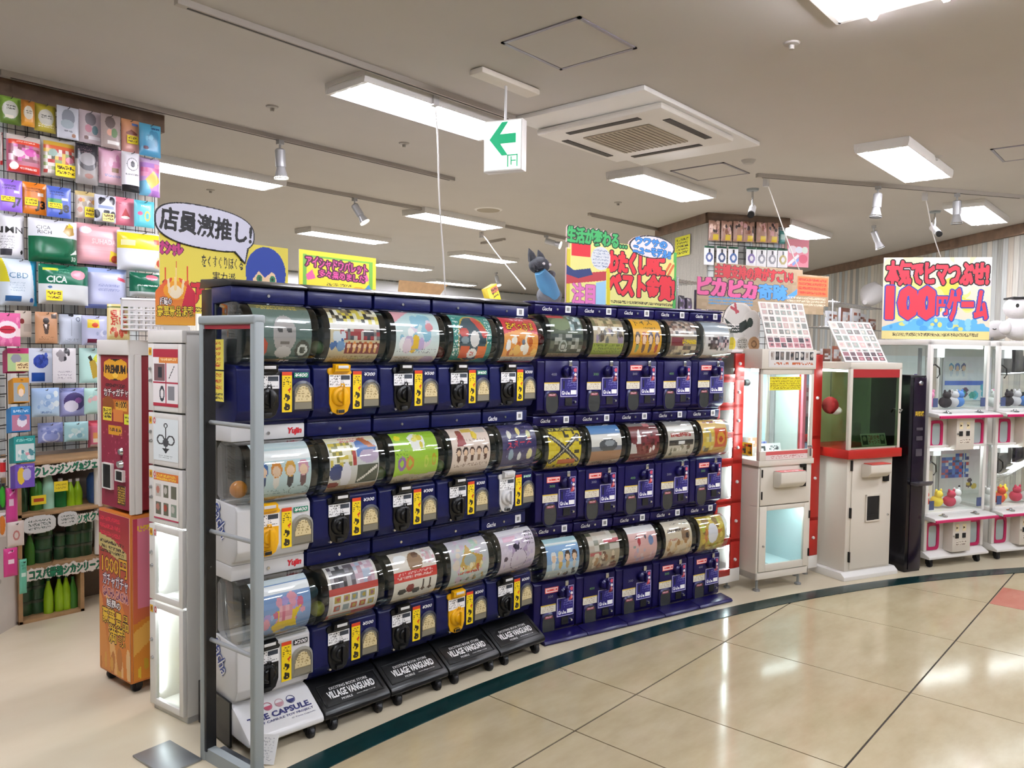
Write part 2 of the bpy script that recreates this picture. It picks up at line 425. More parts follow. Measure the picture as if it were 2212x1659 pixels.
struct(st.put('trim_1', STRIP), 'curved dark green inlay strip running across the floor', 'floor strip')
poly = [arc(RO-.002, a) for a in A]+[(-6.9, arc(RO, 171)[1]), (-6.9, 16.9), (21.9, 16.9), (21.9, arc(RO, 15)[1])]
struct(B().prism(poly, -.003, .003, axis='z').put('floor_shop', SHOPF), 'cream shop floor behind the dark green curved strip', 'floor')
struct(B().box((-7, -8, ZC), (22, 17, ZC+.1)).put('ceiling', CEIL), 'flat greige painted ceiling', 'ceiling')
WL = 5.14
struct(B().box((0, 0, 0), (5.4, .12, ZC)).put('wall_left', PLANK, loc=(-3.06, WL, 0)), 'pale vertical plank wall behind the hanging packs', 'wall')
struct(B().box((0, 0, 0), (21, .12, ZC)).put('wall_back', PLANK, loc=(-3, 13.3, 0)), 'far back wall of pale vertical planks', 'wall')
struct(B().box((2, -.03, 2.55), (20.9, 0, 2.97)).put('trim_2', WALLW, loc=(-3, 13.3, 0)), 'white band along the top of the far wall', 'trim')
struct(B().box((0, 0, 0), (7.2, .12, ZC)).put('wall_right', PLANK, loc=(14.2, 5.42, 0), rot=(0, 0, math.radians(225))), 'slanting pale plank wall behind the claw machines', 'wall')
q0, q1, q2 = at(1530, 460, Z=ZC), at(1430, 495, Z=ZC), at(1698, 472, Z=ZC)
pa = math.atan2(q2.y-q0.y, q2.x-q0.x); pw = (q2-q0).length; pd = (q1-q0).length
struct(B().box((0, 0, 0), (pw, pd, ZC)).put('wall_pillar', PLANK, loc=(q0.x, q0.y, 0), rot=(0, 0, pa)), 'square pillar clad in pale planks under the ceiling', 'pillar')
tr = B().box((-.03, -.03, ZC-.1), (pw+.03, 0, ZC)); tr.box((-.03, -.03, ZC-.1), (0, pd, ZC)); tr.box((pw, 0, ZC-.1), (pw+.03, pd, ZC))
struct(tr.put('trim_3', BROWN, loc=(q0.x, q0.y, 0), rot=(0, 0, pa)), 'brown wooden moulding around the top of the pillar', 'trim')
struct(B().box((-3, WL-.06, ZC-.11), (2.36, WL-.001, ZC-.002)).put('trim_4', BROWN), 'dark brown beam above the hanging packs', 'trim')
struct(B().box((0, 0, ZC-.12), (7.2, .05, ZC-.002)).put('trim_5', BROWN, loc=(14.2-.05*.707, 5.42+.05*.707, 0), rot=(0, 0, math.radians(225))), 'brown wooden moulding along the top of the slanting wall', 'trim')

# ------------------------------------------------------------------ capsule machines, left block
LA, LW, LH = -4.33, .316, .525
LD = Vector((math.cos(math.radians(LA)), math.sin(math.radians(LA)), 0))
LO = Vector((1.804, 2.671, 0))-LW*LD
LZ = (1.22, .695, .17)
def drum(w0, w1, zt, zb, yb, fy, n=14):
    "D-shaped profile of the clear drum (y, z)"
    pts = [(yb, zb+.02), (yb, zt-.03), (yb-.03, zt-.004)]
    for i in range(n+1):
        a = math.pi*(.5-i/n); zc, rz = (zt+zb)/2, (zt-zb)/2
        pts.append((-.004+(fy)*max(math.cos(a), 0)**.8*-1, zc+rz*math.sin(a)))
    pts += [(yb-.03, zb+.002)]
    return pts
def cardmap(x0, x1, zt, zb, fy):
    def bent(u, v):
        a = (v-.5)*math.pi*.82; zc, rz = (zt+zb)/2, (zt-zb)/2
        return x0+u*(x1-x0), -fy*np.cos(a)**.8, zc+rz*np.sin(a)
    return bent
# shared meshes, left type
bl = B(); x0, x1 = .006, LW-.006
bl.prism([(0, .525), (0, .467), (.15, .462), (.15, .236), (-.03, .230), (-.046, .215), (-.05, .06), (-.03, .022), (0, .012), (0, 0), (.17, 0), (.17, .525)], x0, x1)
L_BODY = {k: bl.mesh('body', m, .005) for k, m in (('navy', NAVY), ('white', WHITEP))}
L_BACK = B().box((x0+.004, .168, .0), (x1-.004, .27, .52)).mesh('rear_casing', BLACKP, .004)
L_IN = {k: B().box((x0+.004, .135, .24), (x1-.004, .149, .46)).mesh('interior', m) for k, m in (('navy', DARKIN), ('white', GREYIN))}
L_DRUM = B().prism(drum(0, 0, .466, .232, .13, .112), x0+.004, x1-.004).mesh('drum', CLEAR, .004)
L_RIM = B().prism([(-.05, .236), (-.05, .226), (-.02, .222), (.0, .232)], x0+.02, x1-.02).mesh('drum_lip', CLEAR)
SCREW = B().lathe([(.0, -.003), (.006, -.003), (.0075, 0), (.0075, .004)], 12, axis='y').mesh('screw', CHROME)
LOCK = B().lathe([(.0, -.008), (.006, -.008), (.007, -.004), (.009, 0), (.009, .004)], 12, axis='y').mesh('lock', CHROME)
def dialmesh(m, m2):
    b = B(); b.prism([(.0, .185), (.0, .17), (.008, .16), (.008, .045), (.02, .012), (.045, 0), (.07, 0), (.092, .012), (.104, .045), (.104, .16), (.112, .17), (.095, .19), (.012, .19)], -.006, .004, m, 'y')
    return b.mesh('coin_plate', bevel=.002)
def knobmesh(m):
    b = B(); b.lathe([(.0, -.034), (.02, -.034), (.024, -.03), (.026, -.02), (.036, -.018), (.04, -.012), (.042, 0)], 24, (.056, 0, .075), m, 'y')
    b.box((.05, -.046, .042), (.062, -.03, .108), m); b.tube([(.046, -.02, .112), (.05, -.024, .124), (.062, -.024, .124), (.066, -.02, .112)], .004, 6, m)
    b.box((.04, -.016, .006), (.072, -.004, .022), INKB)
    return b.mesh('dial', bevel=.0015)
PLATE = {k: dialmesh(m, m) for k, m in (('black', BLACKP), ('yellow', YELP), ('white', WHITEP))}
KNOB = {k: knobmesh(m) for k, m in (('black', BLACKP), ('yellow', YELP), ('white', WHITEP))}
pc = Pic(26, 14, '#f4f4f4'); pc.ops([('r', .55, .6, .97, .9, '#39404a'), ('s', .05, .1, .5, .95, '#777', 4, 3, .45), ('s', .55, .1, .95, .55, '#8a8a8a', 3, 5, .4)])
L_LAB = inkmesh('coin_label', pc, flatmap(.1, .05), .001)
pc = Pic(10, 44, '#f6d40c'); pc.ops([('r', 0, .9, 1, 1, '#d9431e'), ('s', .08, .62, .92, .88, '#5a4a10', 5, 4, .4), ('p', [(.55, .55), (.95, .62), (.75, .48)], '#d03a1a'), ('e', .5, .34, .3, .06, '#2b210a'), ('e', .4, .33, .14, .03, '#f6d40c'), ('e', .5, .1, .3, .06, '#2b210a'), ('e', .6, .11, .14, .03, '#f6d40c'), ('l', .3, .42, .75, .37, .05, '#2b210a'), ('l', .3, .18, .75, .14, .05, '#2b210a')])
L_STRIP = inkmesh('instruction_strip', pc, flatmap(.042, .155), .0012, '#c9a800')
def archpts(w, h, n=10): return [(0, 0), (w, 0)]+[(w/2+w/2*math.cos(math.pi*i/n), h-w/2*.9+w/2*.9*math.sin(math.pi*i/n)) for i in range(n+1)]
CHUTE_IN = mat('chute_grey', '#807a68', .5)
b = B(); P_ = archpts(.094, .118); Pi = archpts(.076, .1)
b.add([(x, 0, z) for x, z in P_]+[(x+.009, -.005, z+.007) for x, z in Pi], [(i, (i+1) % 13, 13+(i+1) % 13, 13+i) for i in range(13)])
L_CHF = {k: b.mesh('chute_frame', m) for k, m in (('navy', mat('chute_frame_dark', '#2a2c3a', .4)), ('white', mat('chute_frame_grey', '#8d8a7e', .4)))}
L_CHIN = B().prism([(x+.009, z+.007) for x, z in Pi], -.003, .004, axis='y').mesh('chute_flap', CHUTE_IN)
pc = Pic(16, 14, '#d8c798'); pc.ops([('s', .15, .1, .9, .95, '#a08c5c', 5, 2, .4)])
pc.al = (((pc.X-.5)/.5)**2+((pc.Y)/1.)**2 <= 1.0)
L_CHP = inkmesh('chute_notice', pc, flatmap(.07, .062), .0008, '#d8c798')
PRC = {'¥300': INKW, '¥400': mat('mint_ink', '#bff0d8', .5), '¥200': INKB, '¥500': INKW}
TAGM = {k: B().box((0, 0, 0), (.062, .001, .02)).mesh('price_plate', m) for k, m in (('green', mat('tag_green', '#0f7f5f', .5)), ('black', INKB))}

def lmachine(col, row, pal, card, desc, price='¥300', dial='black', tagc=None, yujin=False, st2=False):
    o = LO+LW*col*LD
    t = thing('capsule_machine', desc, 'capsule machine', (o.x, o.y, LZ[row]), LA, 'capsule machines of the left block')
    put('body', L_BODY[pal], t); put('rear_casing', L_BACK, t); put('interior', L_IN[pal], t)
    cm = Pic(56, 52); cm.ops(card)
    put('poster_card', inkmesh('poster_card', cm, cardmap(.052, LW-.03, .462, .236, .095), None, '#fff', FOIL), t)
    put('drum', L_DRUM, t); put('drum_lip', L_RIM, t)
    put('screw', SCREW, t, (LW*.49, -.001, .493))
    put('lock', LOCK, t, (LW*.27, -.043, .04))
    p = put('coin_plate', PLATE[dial], t, (.066, -.05, .03)); put('dial', KNOB[dial], p); put('coin_label', L_LAB, p, (.004, -.0075, .112))
    B_CAP = L_CAP[dial]; put('coin_slot', B_CAP, p)
    put('instruction_strip', L_STRIP, t, (.184, -.0525, .05))
    f = put('chute_frame', L_CHF[pal], t, (.226, -.0515, .052)); put('chute_flap', L_CHIN, f); put('chute_notice', L_CHP, f, (.012, -.0045, .035))
    if tagc: put('price_plate', TAGM[tagc], t, (.235, -.0515, .182))
    letters('price', price, INKW if tagc else PRC[price], t, (.238, -.0528, .185), .054, .0145, shear=.2)
    if yujin: letters('maker_mark', 'Yujin', INKR, t, (.235, -.001, .478), .062, .032, bold=.06, shear=.2)
    if st2:
        letters('logo', 'Gacha', INKW, t, (.04, -.001, .478), .06, .022, shear=.3)
        B().box((.235, -.002, .474), (.275, 0, .514), INKW).box((.246, -.0026, .484), (.264, -.0021, .504), mat('sticker_blue', '#6a7aa8', .5)).put('sticker', None, t)
    return t
L_CAP = {}
for k, m in (('black', BLACKP), ('yellow', YELP), ('white', WHITEP)):
    q = B(); q.prism([(-.006, .165), (-.026, .176), (-.03, .2), (-.006, .206)], .02, .09, m); q.box((.03, -.032, .186), (.08, -.0295, .2), WHITEP); L_CAP[k] = q.mesh('coin_slot', bevel=.0015)

SKY, BEI = '#a9cdd2', '#c9b793'
F4 = ['#3f6fb0', '#d98a2f', '#d9a23a', '#d89ab0']
LC = {
 (0, 0): [('g', '#6c7f77', '#46615d'), ('r', 0, .88, 1, 1, '#6a6a3f'), ('s', .1, .86, .8, .97, '#c8b45a', 2, 3), ('e', .52, .5, .2, .26, '#a7a2a0'), ('e', .52, .24, .14, .1, '#c3bfbd'), ('e', .44, .55, .05, .03, '#3a3a3a'), ('e', .6, .55, .05, .03, '#3a3a3a'), ('r', .44, .36, .6, .4, '#6a6462'), ('e', .1, .3, .14, .16, '#b4402c'), ('e', .85, .28, .13, .14, '#39443f'), ('ring', .85, .28, .09, .09, '#c9cfc9', .6), ('r', 0, 0, 1, .12, '#4e5a52'), ('r', .02, .03, .5, .11, '#bca988'), ('t', 'FF', .52, .02, .68, .1, '#f2f2f2')],
 (1, 0): [('g', '#d8d0b0', '#c7b58f'), ('m', 0, .68, 1, 1, 14, 5, ['#2a2a28', '#e4dfc4', '#d9c94a', '#8a7b5c', '#f4f0e0'], 4), ('r', 0, .6, 1, .68, '#f5f3ee'), ('m', .2, .45, 1, .6, 12, 3, ['#4a4a52', '#7d7a7a', '#c4bdb4', '#a13a3c'], 2), ('blob', .05, .3, .3, .55, 9, ['#3569a8', '#6d9ac8', '#d8e2ea'], 5, (.04, .09)), ('r', .3, .24, 1, .4, '#7e2b31'), ('f', .32, .25, .98, .42, 6, ['#b65c2e', '#d98b48', '#8a4426'], ['#d99a58', '#e2b06a']), ('r', 0, 0, 1, .22, BEI), ('s', .05, .03, .9, .19, '#9c8a68', 4, 7, .3)],
 (2, 0): [('g', '#bfe0e2', '#eef0ee'), ('p', [(0, 1), (.45, 1), (0, .72)], '#e6a9b4'), ('blob', .1, .35, .95, .85, 16, ['#8fc3d8', '#f6f6f6', '#e8d9ea', '#cfe3ea', '#f2f2f2'], 3, (.06, .14)), ('e', .77, .66, .09, .07, '#d88a94'), ('e', .45, .42, .09, .12, '#f0c32e'), ('e', .4, .33, .07, .08, '#f0c32e'), ('e', .58, .4, .07, .1, '#c9b2dd'), ('blob', .15, .3, .3, .45, 4, ['#c8b6d6', '#e9d5e2'], 8), ('s', .05, .24, .95, .34, '#9aa0a8', 2, 5, .25), ('r', 0, 0, 1, .2, '#e3d9cd'), ('s', .05, .03, .55, .18, '#b9a684', 3, 3, .3), ('e', .8, .11, .16, .09, '#cbb3d0')],
 (3, 0): [('g', '#2f8f86', '#2a7d74'), ('e', .5, .5, .36, .42, '#37505c'), ('ring', .5, .5, .38, .44, '#c6a23e', .93), ('l', .6, .85, .82, .58, .07, '#c6463a'), ('e', .55, .5, .12, .13, '#e4e0dc'), ('e', .28, .6, .12, .08, '#c64a44'), ('e', .3, .48, .1, .06, '#8a9aa0'), ('r', .2, .16, .42, .38, '#d2532c'), ('r', .65, .16, .88, .38, '#dd6a2f'), ('e', .52, .25, .12, .1, '#f0ece6'), ('s', .46, .2, .58, .3, '#c44', 3, 3, .5), ('s', .02, .2, .16, .9, '#e6ece8', 9, 4, .4), ('s', .86, .4, .98, .9, '#e6ece8', 7, 9, .4), ('r', 0, 0, .55, .1, BEI), ('r', .55, 0, 1, .1, '#3a8c86')],
 (4, 0): [('g', '#c8213d', '#d85a52'), ('t', 'おべっさま', .1, .68, .9, .84, '#f4d21f', '#5a1018', 1), ('s', .3, .86, .7, .95, '#f6d8d8', 1, 2), ('p', [(.0, .6), (.5, .7), (1, .6), (1, .2), (0, .2)], '#e79a43'), ('blob', .1, .25, .92, .58, 26, ['#f3ead8', '#d97f2c', '#e8b45a', '#f7f3ea', '#b95a24', '#6c7a8c'], 6, (.04, .09)), ('r', 0, .05, 1, .19, '#c9c3bc'), ('s', .08, .07, .92, .18, '#8a8078', 3, 4, .3), ('r', 0, 0, 1, .045, '#b3202f')],
 (0, 1): [('g', '#cfe6ea', '#bcd6d8'), ('r', 0, .86, 1, 1, '#dff0f2'), ('r', 0, .68, 1, .82, '#f6fafa'), ('f', .02, .3, .98, .66, 4, F4, ['#40557a', '#e9e4dc', '#3a3a44', '#6d4a52']), ('s', .05, .18, .6, .28, '#8aa6aa', 2, 3, .3), ('ring', .8, .22, .18, .08, '#8fa4a4', .9), ('r', 0, 0, 1, .13, '#c7b291'), ('s', .05, .02, .6, .12, '#9d8a68', 2, 2, .3)],
 (1, 1): [('g', '#dfe7ee', '#cfc6b6'), ('r', 0, .88, 1, 1, '#efe6c4'), ('s', .25, .86, .8, .98, '#d88', 2, 3), ('m', .02, .5, .5, .86, 8, 7, ['#d8c24a', '#e9dfa8', '#8e8a4a', '#f4efd4'], 2), ('p', [(.55, .85), (.7, .95), (.98, .75), (.9, .6), (.55, .62)], '#5a7fbf'), ('p', [(.62, .92), (.72, .97), (.98, .74), (.8, .76)], '#b8683a'), ('e', .8, .62, .2, .1, '#c9b6cf'), ('r', .46, .5, .54, .72, '#b23a34'), ('e', .14, .42, .14, .12, '#38477c'), ('e', .33, .36, .1, .2, '#e8e4ea'), ('r', .56, .22, .98, .5, '#51584c'), ('l', .6, .26, .95, .46, .02, '#e8e4da'), ('r', 0, 0, 1, .2, '#b59c7c'), ('e', .1, .22, .12, .05, '#8a3430'), ('s', .4, .03, .95, .17, '#7d6a50', 3, 3, .3)],
 (2, 1): [('g', '#9ecb33', '#a8d13a'), ('e', .12, .86, .07, .06, '#f2e22c'), ('p', [(.34, .86), (.5, .95), (.72, .88), (.7, .66), (.42, .62)], '#f4f4ee'), ('blob', .42, .68, .66, .86, 6, ['#e2d23a', '#54504a', '#f2ea7a'], 4, (.03, .06)), ('ring', .16, .44, .09, .11, '#9a6cb0', .5), ('ring', .34, .44, .09, .11, '#d98a3a', .5), ('ring', .72, .44, .05, .1, '#c9d85a', .5), ('ring', .9, .46, .05, .1, '#c9a62a', .5), ('s', .04, .5, .3, .66, '#6f9a28', 3, 3, .3), ('p', [(0, .0), (1, .0), (1, .26), (.6, .22), (.3, .27), (0, .23)], '#cdbfa4'), ('s', .05, .03, .9, .18, '#a08e6c', 3, 4, .3)],
 (3, 1): [('g', '#e9d4c6', '#ecd9cb'), ('r', .34, .86, .6, .97, '#d9b84a'), ('r', .66, .84, .95, .97, '#c7bfb8'), ('e', .25, .86, .08, .07, '#8a4a34'), ('p', [(.14, .62), (.38, .62), (.32, .84), (.2, .84)], '#9a3a3e'), ('e', .62, .8, .07, .09, '#e8c83a'), ('s', .4, .68, .95, .74, '#b49a8c', 1, 2, .4), ('f', .08, .36, .96, .6, 5, ['#4a3026', '#3a2620', '#5a3a28'], ['#5a3a34', '#8a6a5a']), ('s', .08, .26, .95, .34, '#a88c7c', 1, 5, .4), ('r', 0, 0, 1, .18, '#cdb9a2'), ('s', .05, .02, .95, .16, '#a58f74', 3, 4, .25)],
 (4, 1): [('g', '#3a3766', '#3f3a68'), ('blob', .1, .3, .9, .9, 60, ['#6a66a0', '#524e86', '#8a86b8'], 4, (.008, .015)), ('e', .22, .74, .06, .08, '#e6e2d6'), ('e', .5, .8, .06, .08, '#e8d88a'), ('e', .78, .72, .06, .08, '#d9d8a0'), ('t', 'スヌーズ', .12, .52, .85, .64, '#d23a4a', None, 1, .1), ('e', .25, .38, .07, .1, '#8fa6b8'), ('e', .5, .34, .06, .08, '#e4e4e4'), ('e', .8, .36, .08, .1, '#e2d9a0'), ('r', .05, .03, .45, .14, '#b9a27c'), ('s', .5, .04, .95, .14, '#9a94b4', 2, 3, .4)],
 (0, 2): [('g', '#7fa4d8', '#86a2cc'), ('r', 0, .88, 1, 1, '#dfeef6'), ('r', 0, .74, 1, .86, '#f4f8fc'), ('blob', .05, .2, .95, .7, 26, ['#e9a0b4', '#a9c3e8', '#d86a8a', '#f0d23a', '#b7a2dc'], 3, (.03, .08)), ('p', [(.3, .28), (.42, .36), (.4, .5), (.62, .46), (.82, .52), (.72, .36), (.78, .2), (.55, .24), (.4, .14)], '#f0cb1f'), ('m', .42, .34, .66, .56, 4, 3, ['#e59aa8', '#d8708a', '#f2b8c2'], 5), ('r', 0, 0, 1, .12, '#7f8fb8'), ('s', .05, .02, .9, .14, '#c2a23a', 2, 3, .35)],
 (1, 2): [('g', '#e4e0da', '#d8cfc4'), ('m', .05, .62, .55, .98, 6, 5, ['#4a4a50', '#8a8690', '#c4c0c4', '#6a6268'], 2), ('m', .55, .62, .95, .98, 5, 5, ['#d8b8c8', '#b8c4d8', '#e6dce4', '#c49aa8'], 3), ('r', 0, .52, 1, .62, '#c3463c'), ('grid', .08, .24, .95, .52, 5, 2, ['#b8a24a', '#8a9aa0', '#b85a4a', '#5a4a40', '#9a6a7a'], 4, '#ece8e2', .7), ('r', .0, .12, 1, .22, '#c8584c'), ('r', 0, 0, 1, .12, '#d2c3a6'), ('r', .05, .13, .5, .19, '#9fb4a8')],
 (2, 2): [('g', '#efe6da', '#ece4d8'), ('e', .2, .85, .14, .08, '#fdfdfd'), ('e', .52, .76, .17, .18, '#9a7858'), ('e', .56, .88, .08, .06, '#6a4a36'), ('m', .72, .7, .98, .96, 5, 5, ['#f4eef0', '#e2b4bc', '#d8d0cc'], 3), ('r', 0, .48, 1, .64, '#d9352f'), ('s', .08, .5, .9, .62, '#f7c9c2', 2, 3, .5), ('e', .2, .32, .1, .05, '#3a3a3c'), ('e', .38, .36, .09, .07, '#8a2a2c'), ('e', .52, .3, .09, .05, '#3c3c40'), ('l', .68, .28, .68, .46, .012, '#4a3a34'), ('l', .84, .28, .84, .46, .012, '#4a3a34'), ('p', [(.62, .28), (.74, .28), (.68, .36)], '#6a4a3a'), ('p', [(.78, .28), (.9, .28), (.84, .36)], '#6a4a3a'), ('r', 0, 0, 1, .16, '#c9b795'), ('s', .5, .03, .95, .14, '#8a7a60', 2, 3, .3)],
 (3, 2): [('g', '#cfc8d4', '#c2d4c8'), ('blob', .05, .2, .95, .95, 40, ['#b8d4c0', '#d4bcd0', '#cfd8d8', '#e2d2c2'], 6, (.03, .08)), ('p', [(.22, .5), (.36, .7), (.46, .86), (.56, .7), (.84, .62), (.8, .46), (.5, .4)], '#caa24a'), ('e', .5, .58, .16, .1, '#a9b4ac'), ('blob', .25, .4, .8, .5, 12, ['#e2c88a', '#b8552c', '#f0e2b4'], 2, (.03, .05)), ('s', .2, .36, .75, .42, '#c0402c', 1, 3, .7), ('blob', .15, .2, .9, .3, 10, ['#7a6a4a', '#9aa08a', '#c0a05a'], 3, (.02, .04)), ('r', 0, 0, 1, .14, BEI), ('s', .05, .02, .9, .12, '#9c8a68', 3, 4, .25)],
 (4, 2): [('g', '#dcd0de', '#d8cbdc'), ('r', 0, .86, 1, 1, '#efeaf0'), ('r', .1, .74, .6, .82, '#e9b8d0'), ('blob', .05, .2, .95, .8, 24, ['#d0bcd6', '#c8b8d8', '#e4d6e6'], 4, (.03, .07)), ('p', [(.34, .62), (.42, .7), (.48, .64), (.56, .7), (.52, .56), (.4, .54)], '#3c3448'), ('e', .14, .44, .06, .04, '#4a3a50'), ('ring', .52, .38, .24, .2, '#6a5a78', .94), ('p', [(.3, .5), (.34, .64), (.42, .55)], '#b49cc0'), ('p', [(.62, .55), (.78, .64), (.76, .5)], '#b49cc0'), ('s', .75, .6, .97, .9, '#55505c', 4, 3, .4), ('r', 0, 0, 1, .12, '#b7a3b0'), ('s', .05, .02, .95, .12, '#8a7484', 2, 3, .3)],
}
LDESC = {
 (0, 0): 'navy capsule machine with grey stone bust poster, leftmost of the top row',
 (1, 0): 'navy capsule machine with crowded comic poster and yellow coin dial, top row',
 (2, 0): 'navy capsule machine with pastel blue and pink poster, top row middle',
 (3, 0): 'navy capsule machine with teal poster and gold-ringed dark circle, top row',
 (4, 0): 'navy capsule machine with red poster of orange creatures, top row',
 (0, 1): 'white capsule machine with pale aqua poster of four small figures',
 (1, 1): 'navy capsule machine with ghost and sea creature collage poster, middle row',
 (2, 1): 'navy capsule machine with lime green poster, middle row',
 (3, 1): 'navy capsule machine with pale pink poster of five dark-haired heads',
 (4, 1): 'navy capsule machine with dark violet poster and white coin dial, middle row',
 (0, 2): 'white capsule machine with blue, pink and yellow poster, lowest of its stack',
 (1, 2): 'navy capsule machine with photo collage and red band poster, lower row',
 (2, 2): 'navy capsule machine with cream poster and broad red band, lower row',
 (3, 2): 'navy capsule machine with mint and lilac poster and yellow coin dial, lower row',
 (4, 2): 'navy capsule machine with lilac poster of a dark pointed outline, lower row',
}
for (c, r), card in LC.items():
    wt = c == 0 and r > 0
    price = {(0, 0): '¥400', (0, 1): '¥400', (0, 2): '¥200', (2, 0): '¥500', (3, 0): '¥400', (4, 1): '¥400', (1, 2): '¥500'}.get((c, r), '¥300')
    dial = 'yellow' if (c, r) in ((1, 0), (3, 2), (0, 1)) else 'white' if (c, r) == (4, 1) else 'black'
    tagc = 'green' if (c, r) in ((0, 0), (0, 1), (3, 0)) else 'black' if (c, r) == (0, 2) else None
    t = lmachine(c, r, 'white' if wt else 'navy', card, LDESC[(c, r)], price, dial, tagc, wt, c == 4 and r > 0)
    if r == 0:
        B().prism([(-.012, .525), (-.016, .535), (.05, .552), (.26, .56), (.27, .525)], .002, LW-.002).put('lid', BLACKP, t, .004)
    if (c, r) == (4, 0): B().box((.225, -.002, .474), (.275, 0, .51), INKW).box((.24, -.0026, .48), (.262, -.0021, .504), mat('sticker_blue')).put('sticker', None, t)
    if wt:
        letters('side_logo', 'Gacha', mat('logo_blue', '#1f3f9a', .4), t, (.0035, .165, .205), .15, .07, (0, math.radians(55), math.radians(-90)), .07, .1)
        letters('side_logo', 'Gacha', INKW, t, (.0030, .165, .205), .15, .07, (0, math.radians(55), math.radians(-90)), .0, .1)
# yellow notices stuck on the side of the first stack
pc = Pic(56, 40, '#efe05a'); pc.ops([('s', .2, .1, .85, .95, '#c44c22', 5, 3, .45), ('r', .25, .1, .8, .14, '#c83a1c'), ('s', .3, .2, .6, .5, '#3a2a10', 2, 5, .5)])
tag(sheet('notice', pc, .165, .113, None, (1.482, 2.865, 1.432), (0, 0, math.radians(-90+LA))), 'yellow handwritten notice on the navy side panel, upper one', 'notice', 'yellow side notices')
pc = Pic(56, 40, '#efe05a'); pc.ops([('s', .15, .35, .9, .95, '#c44c22', 3, 8, .45), ('r', .2, .66, .7, .7, '#c83a1c'), ('r', .2, .42, .7, .46, '#c83a1c'), ('s', .05, .05, .95, .3, '#222', 2, 5, .6)])
tag(sheet('notice', pc, .165, .113, None, (1.482, 2.865, 1.314), (0, 0, math.radians(-90+LA))), 'yellow handwritten notice on the navy side panel, lower one', 'notice', 'yellow side notices')

# ---- wheeled bases
def caster(t, x, y, z, r=.024, name='caster'):
    b = B(); b.lathe([(0, -.012), (r*.85, -.012), (r, -.008), (r, .008), (r*.85, .012), (0, .012)], 16, (x, y, r), RUBBER, 'x')
    b.box((x-.018, y-.012, r), (x+.018, y+.02, z), BLACKP); b.put(name, None, t)
bb = [(0, .168), (-.03, .158), (-.148, .085), (-.155, .07), (-.15, .055), (.0, .055), (.26, .055), (.26, .168)]
BASE = {k: B().prism(bb, .002, LW-.002).mesh('deck', m, .008) for k, m in (('b', BLACKP), ('w', WHITEP))}
slope = math.atan2(.073, .118)
for c in range(5):
    o = LO+LW*c*LD; wt = c == 0
    t = thing('wheeled_base', ['white wheeled base printed with three capsules under the white machines', 'black wheeled base with white lettering beside the white base', 'second black lettered wheeled base from the white base', 'third black lettered wheeled base from the white base', 'black lettered wheeled base beside the indigo machines'][c], 'machine base', (o.x, o.y, 0), LA, 'wheeled bases of the left block')
    put('deck', BASE['w' if wt else 'b'], t)
    for x in (.05, LW-.05): caster(t, x, -.125, .06); caster(t, x, .22, .06)
    rx = -(math.pi/2-slope)
    def ondeck(s, u0, v0, w, h, m, bold=.02):    # u across, v up the slope
        y = -.144+v0*math.cos(slope); z = .0865+v0*math.sin(slope)
        letters('lettering', s, m, t, (u0, y-.0011, z+.0018), w, h, (rx, 0, 0), bold)
    if wt:
        b = B().box((-.006, -.012, .012), (.003, .27, .182), BLACKP); b.put('side_plate', None, t)
        put('lock', LOCK, t, (-.007, .13, .14), (0, 0, math.radians(-90)))
        ondeck('TIME CAPSULE.', .03, .055, .26, .026, INKN, .04); ondeck('ADULT CAPSULE TOY PROJECT', .03, .036, .26, .012, INKN, .02); ondeck('© Time Capsule', .19, .022, .1, .007, INKN, 0)
        for k, cm in enumerate(('#b04a62', '#b88a92', '#22265e')):
            q = B(); m2 = mat('badge%d' % k, cm, .5); R_ = .018
            ring = [(R_*math.cos(a), R_*math.sin(a)) for a in [i*math.pi/12 for i in range(24)]]; inn = [(x*.85, y*.85) for x, y in ring]
            q.add([(x, 0, y) for x, y in ring+inn], [(i, (i+1) % 24, 24+(i+1) % 24, 24+i) for i in range(24)], m2)
            q.add([(x*.8, 0, y*.8) for x, y in [(R_*math.cos(a), min(R_*math.sin(a), .002)) for a in [i*math.pi/12 for i in range(24)]]], [tuple(range(24))], m2)
            v0 = .107; q.put('capsule_badge', None, t, loc=(.125+k*.048, -.144+v0*math.cos(slope)-.0011, .0865+v0*math.sin(slope)+.0018), rot=(rx, 0, 0))
    else:
        ondeck('EXCITING BOOK STORE', .07, .088, .18, .012, INKW, .0)
        ondeck('VILLAGE VANGUARD', .05, .048, .22, .034, INKW, .03)
        ondeck('MOBILE', .1, .03, .05, .01, INKW, .0); ondeck('www.village-v.co.jp', .17, .032, .09, .006, INKW, 0)
        f = B()
        for k in range(4):
            pass
        yy = lambda v: (-.144+v*math.cos(slope), .0865+v*math.sin(slope))
        e = .004
        for (u0, v0, u1, v1) in ((.02, .016, LW-.02, .02), (.02, .115, LW-.02, .119), (.02, .016, .024, .119), (LW-.024, .016, LW-.02, .119)):
            (ya, za), (yb, zb) = yy(v0), yy(v1); ny, nz = -math.sin(slope)*.003, math.cos(slope)*.003
            f.add([(u0, ya, za), (u1, ya, za), (u1, yb, zb), (u0, yb, zb), (u0, ya+ny, za+nz), (u1, ya+ny, za+nz), (u1, yb+ny, zb+nz), (u0, yb+ny, zb+nz)], [(0, 3, 2, 1), (4, 5, 6, 7), (0, 1, 5, 4), (1, 2, 6, 5), (2, 3, 7, 6), (3, 0, 4, 7)])
        f.put('deck_rim', BLACKP, t)

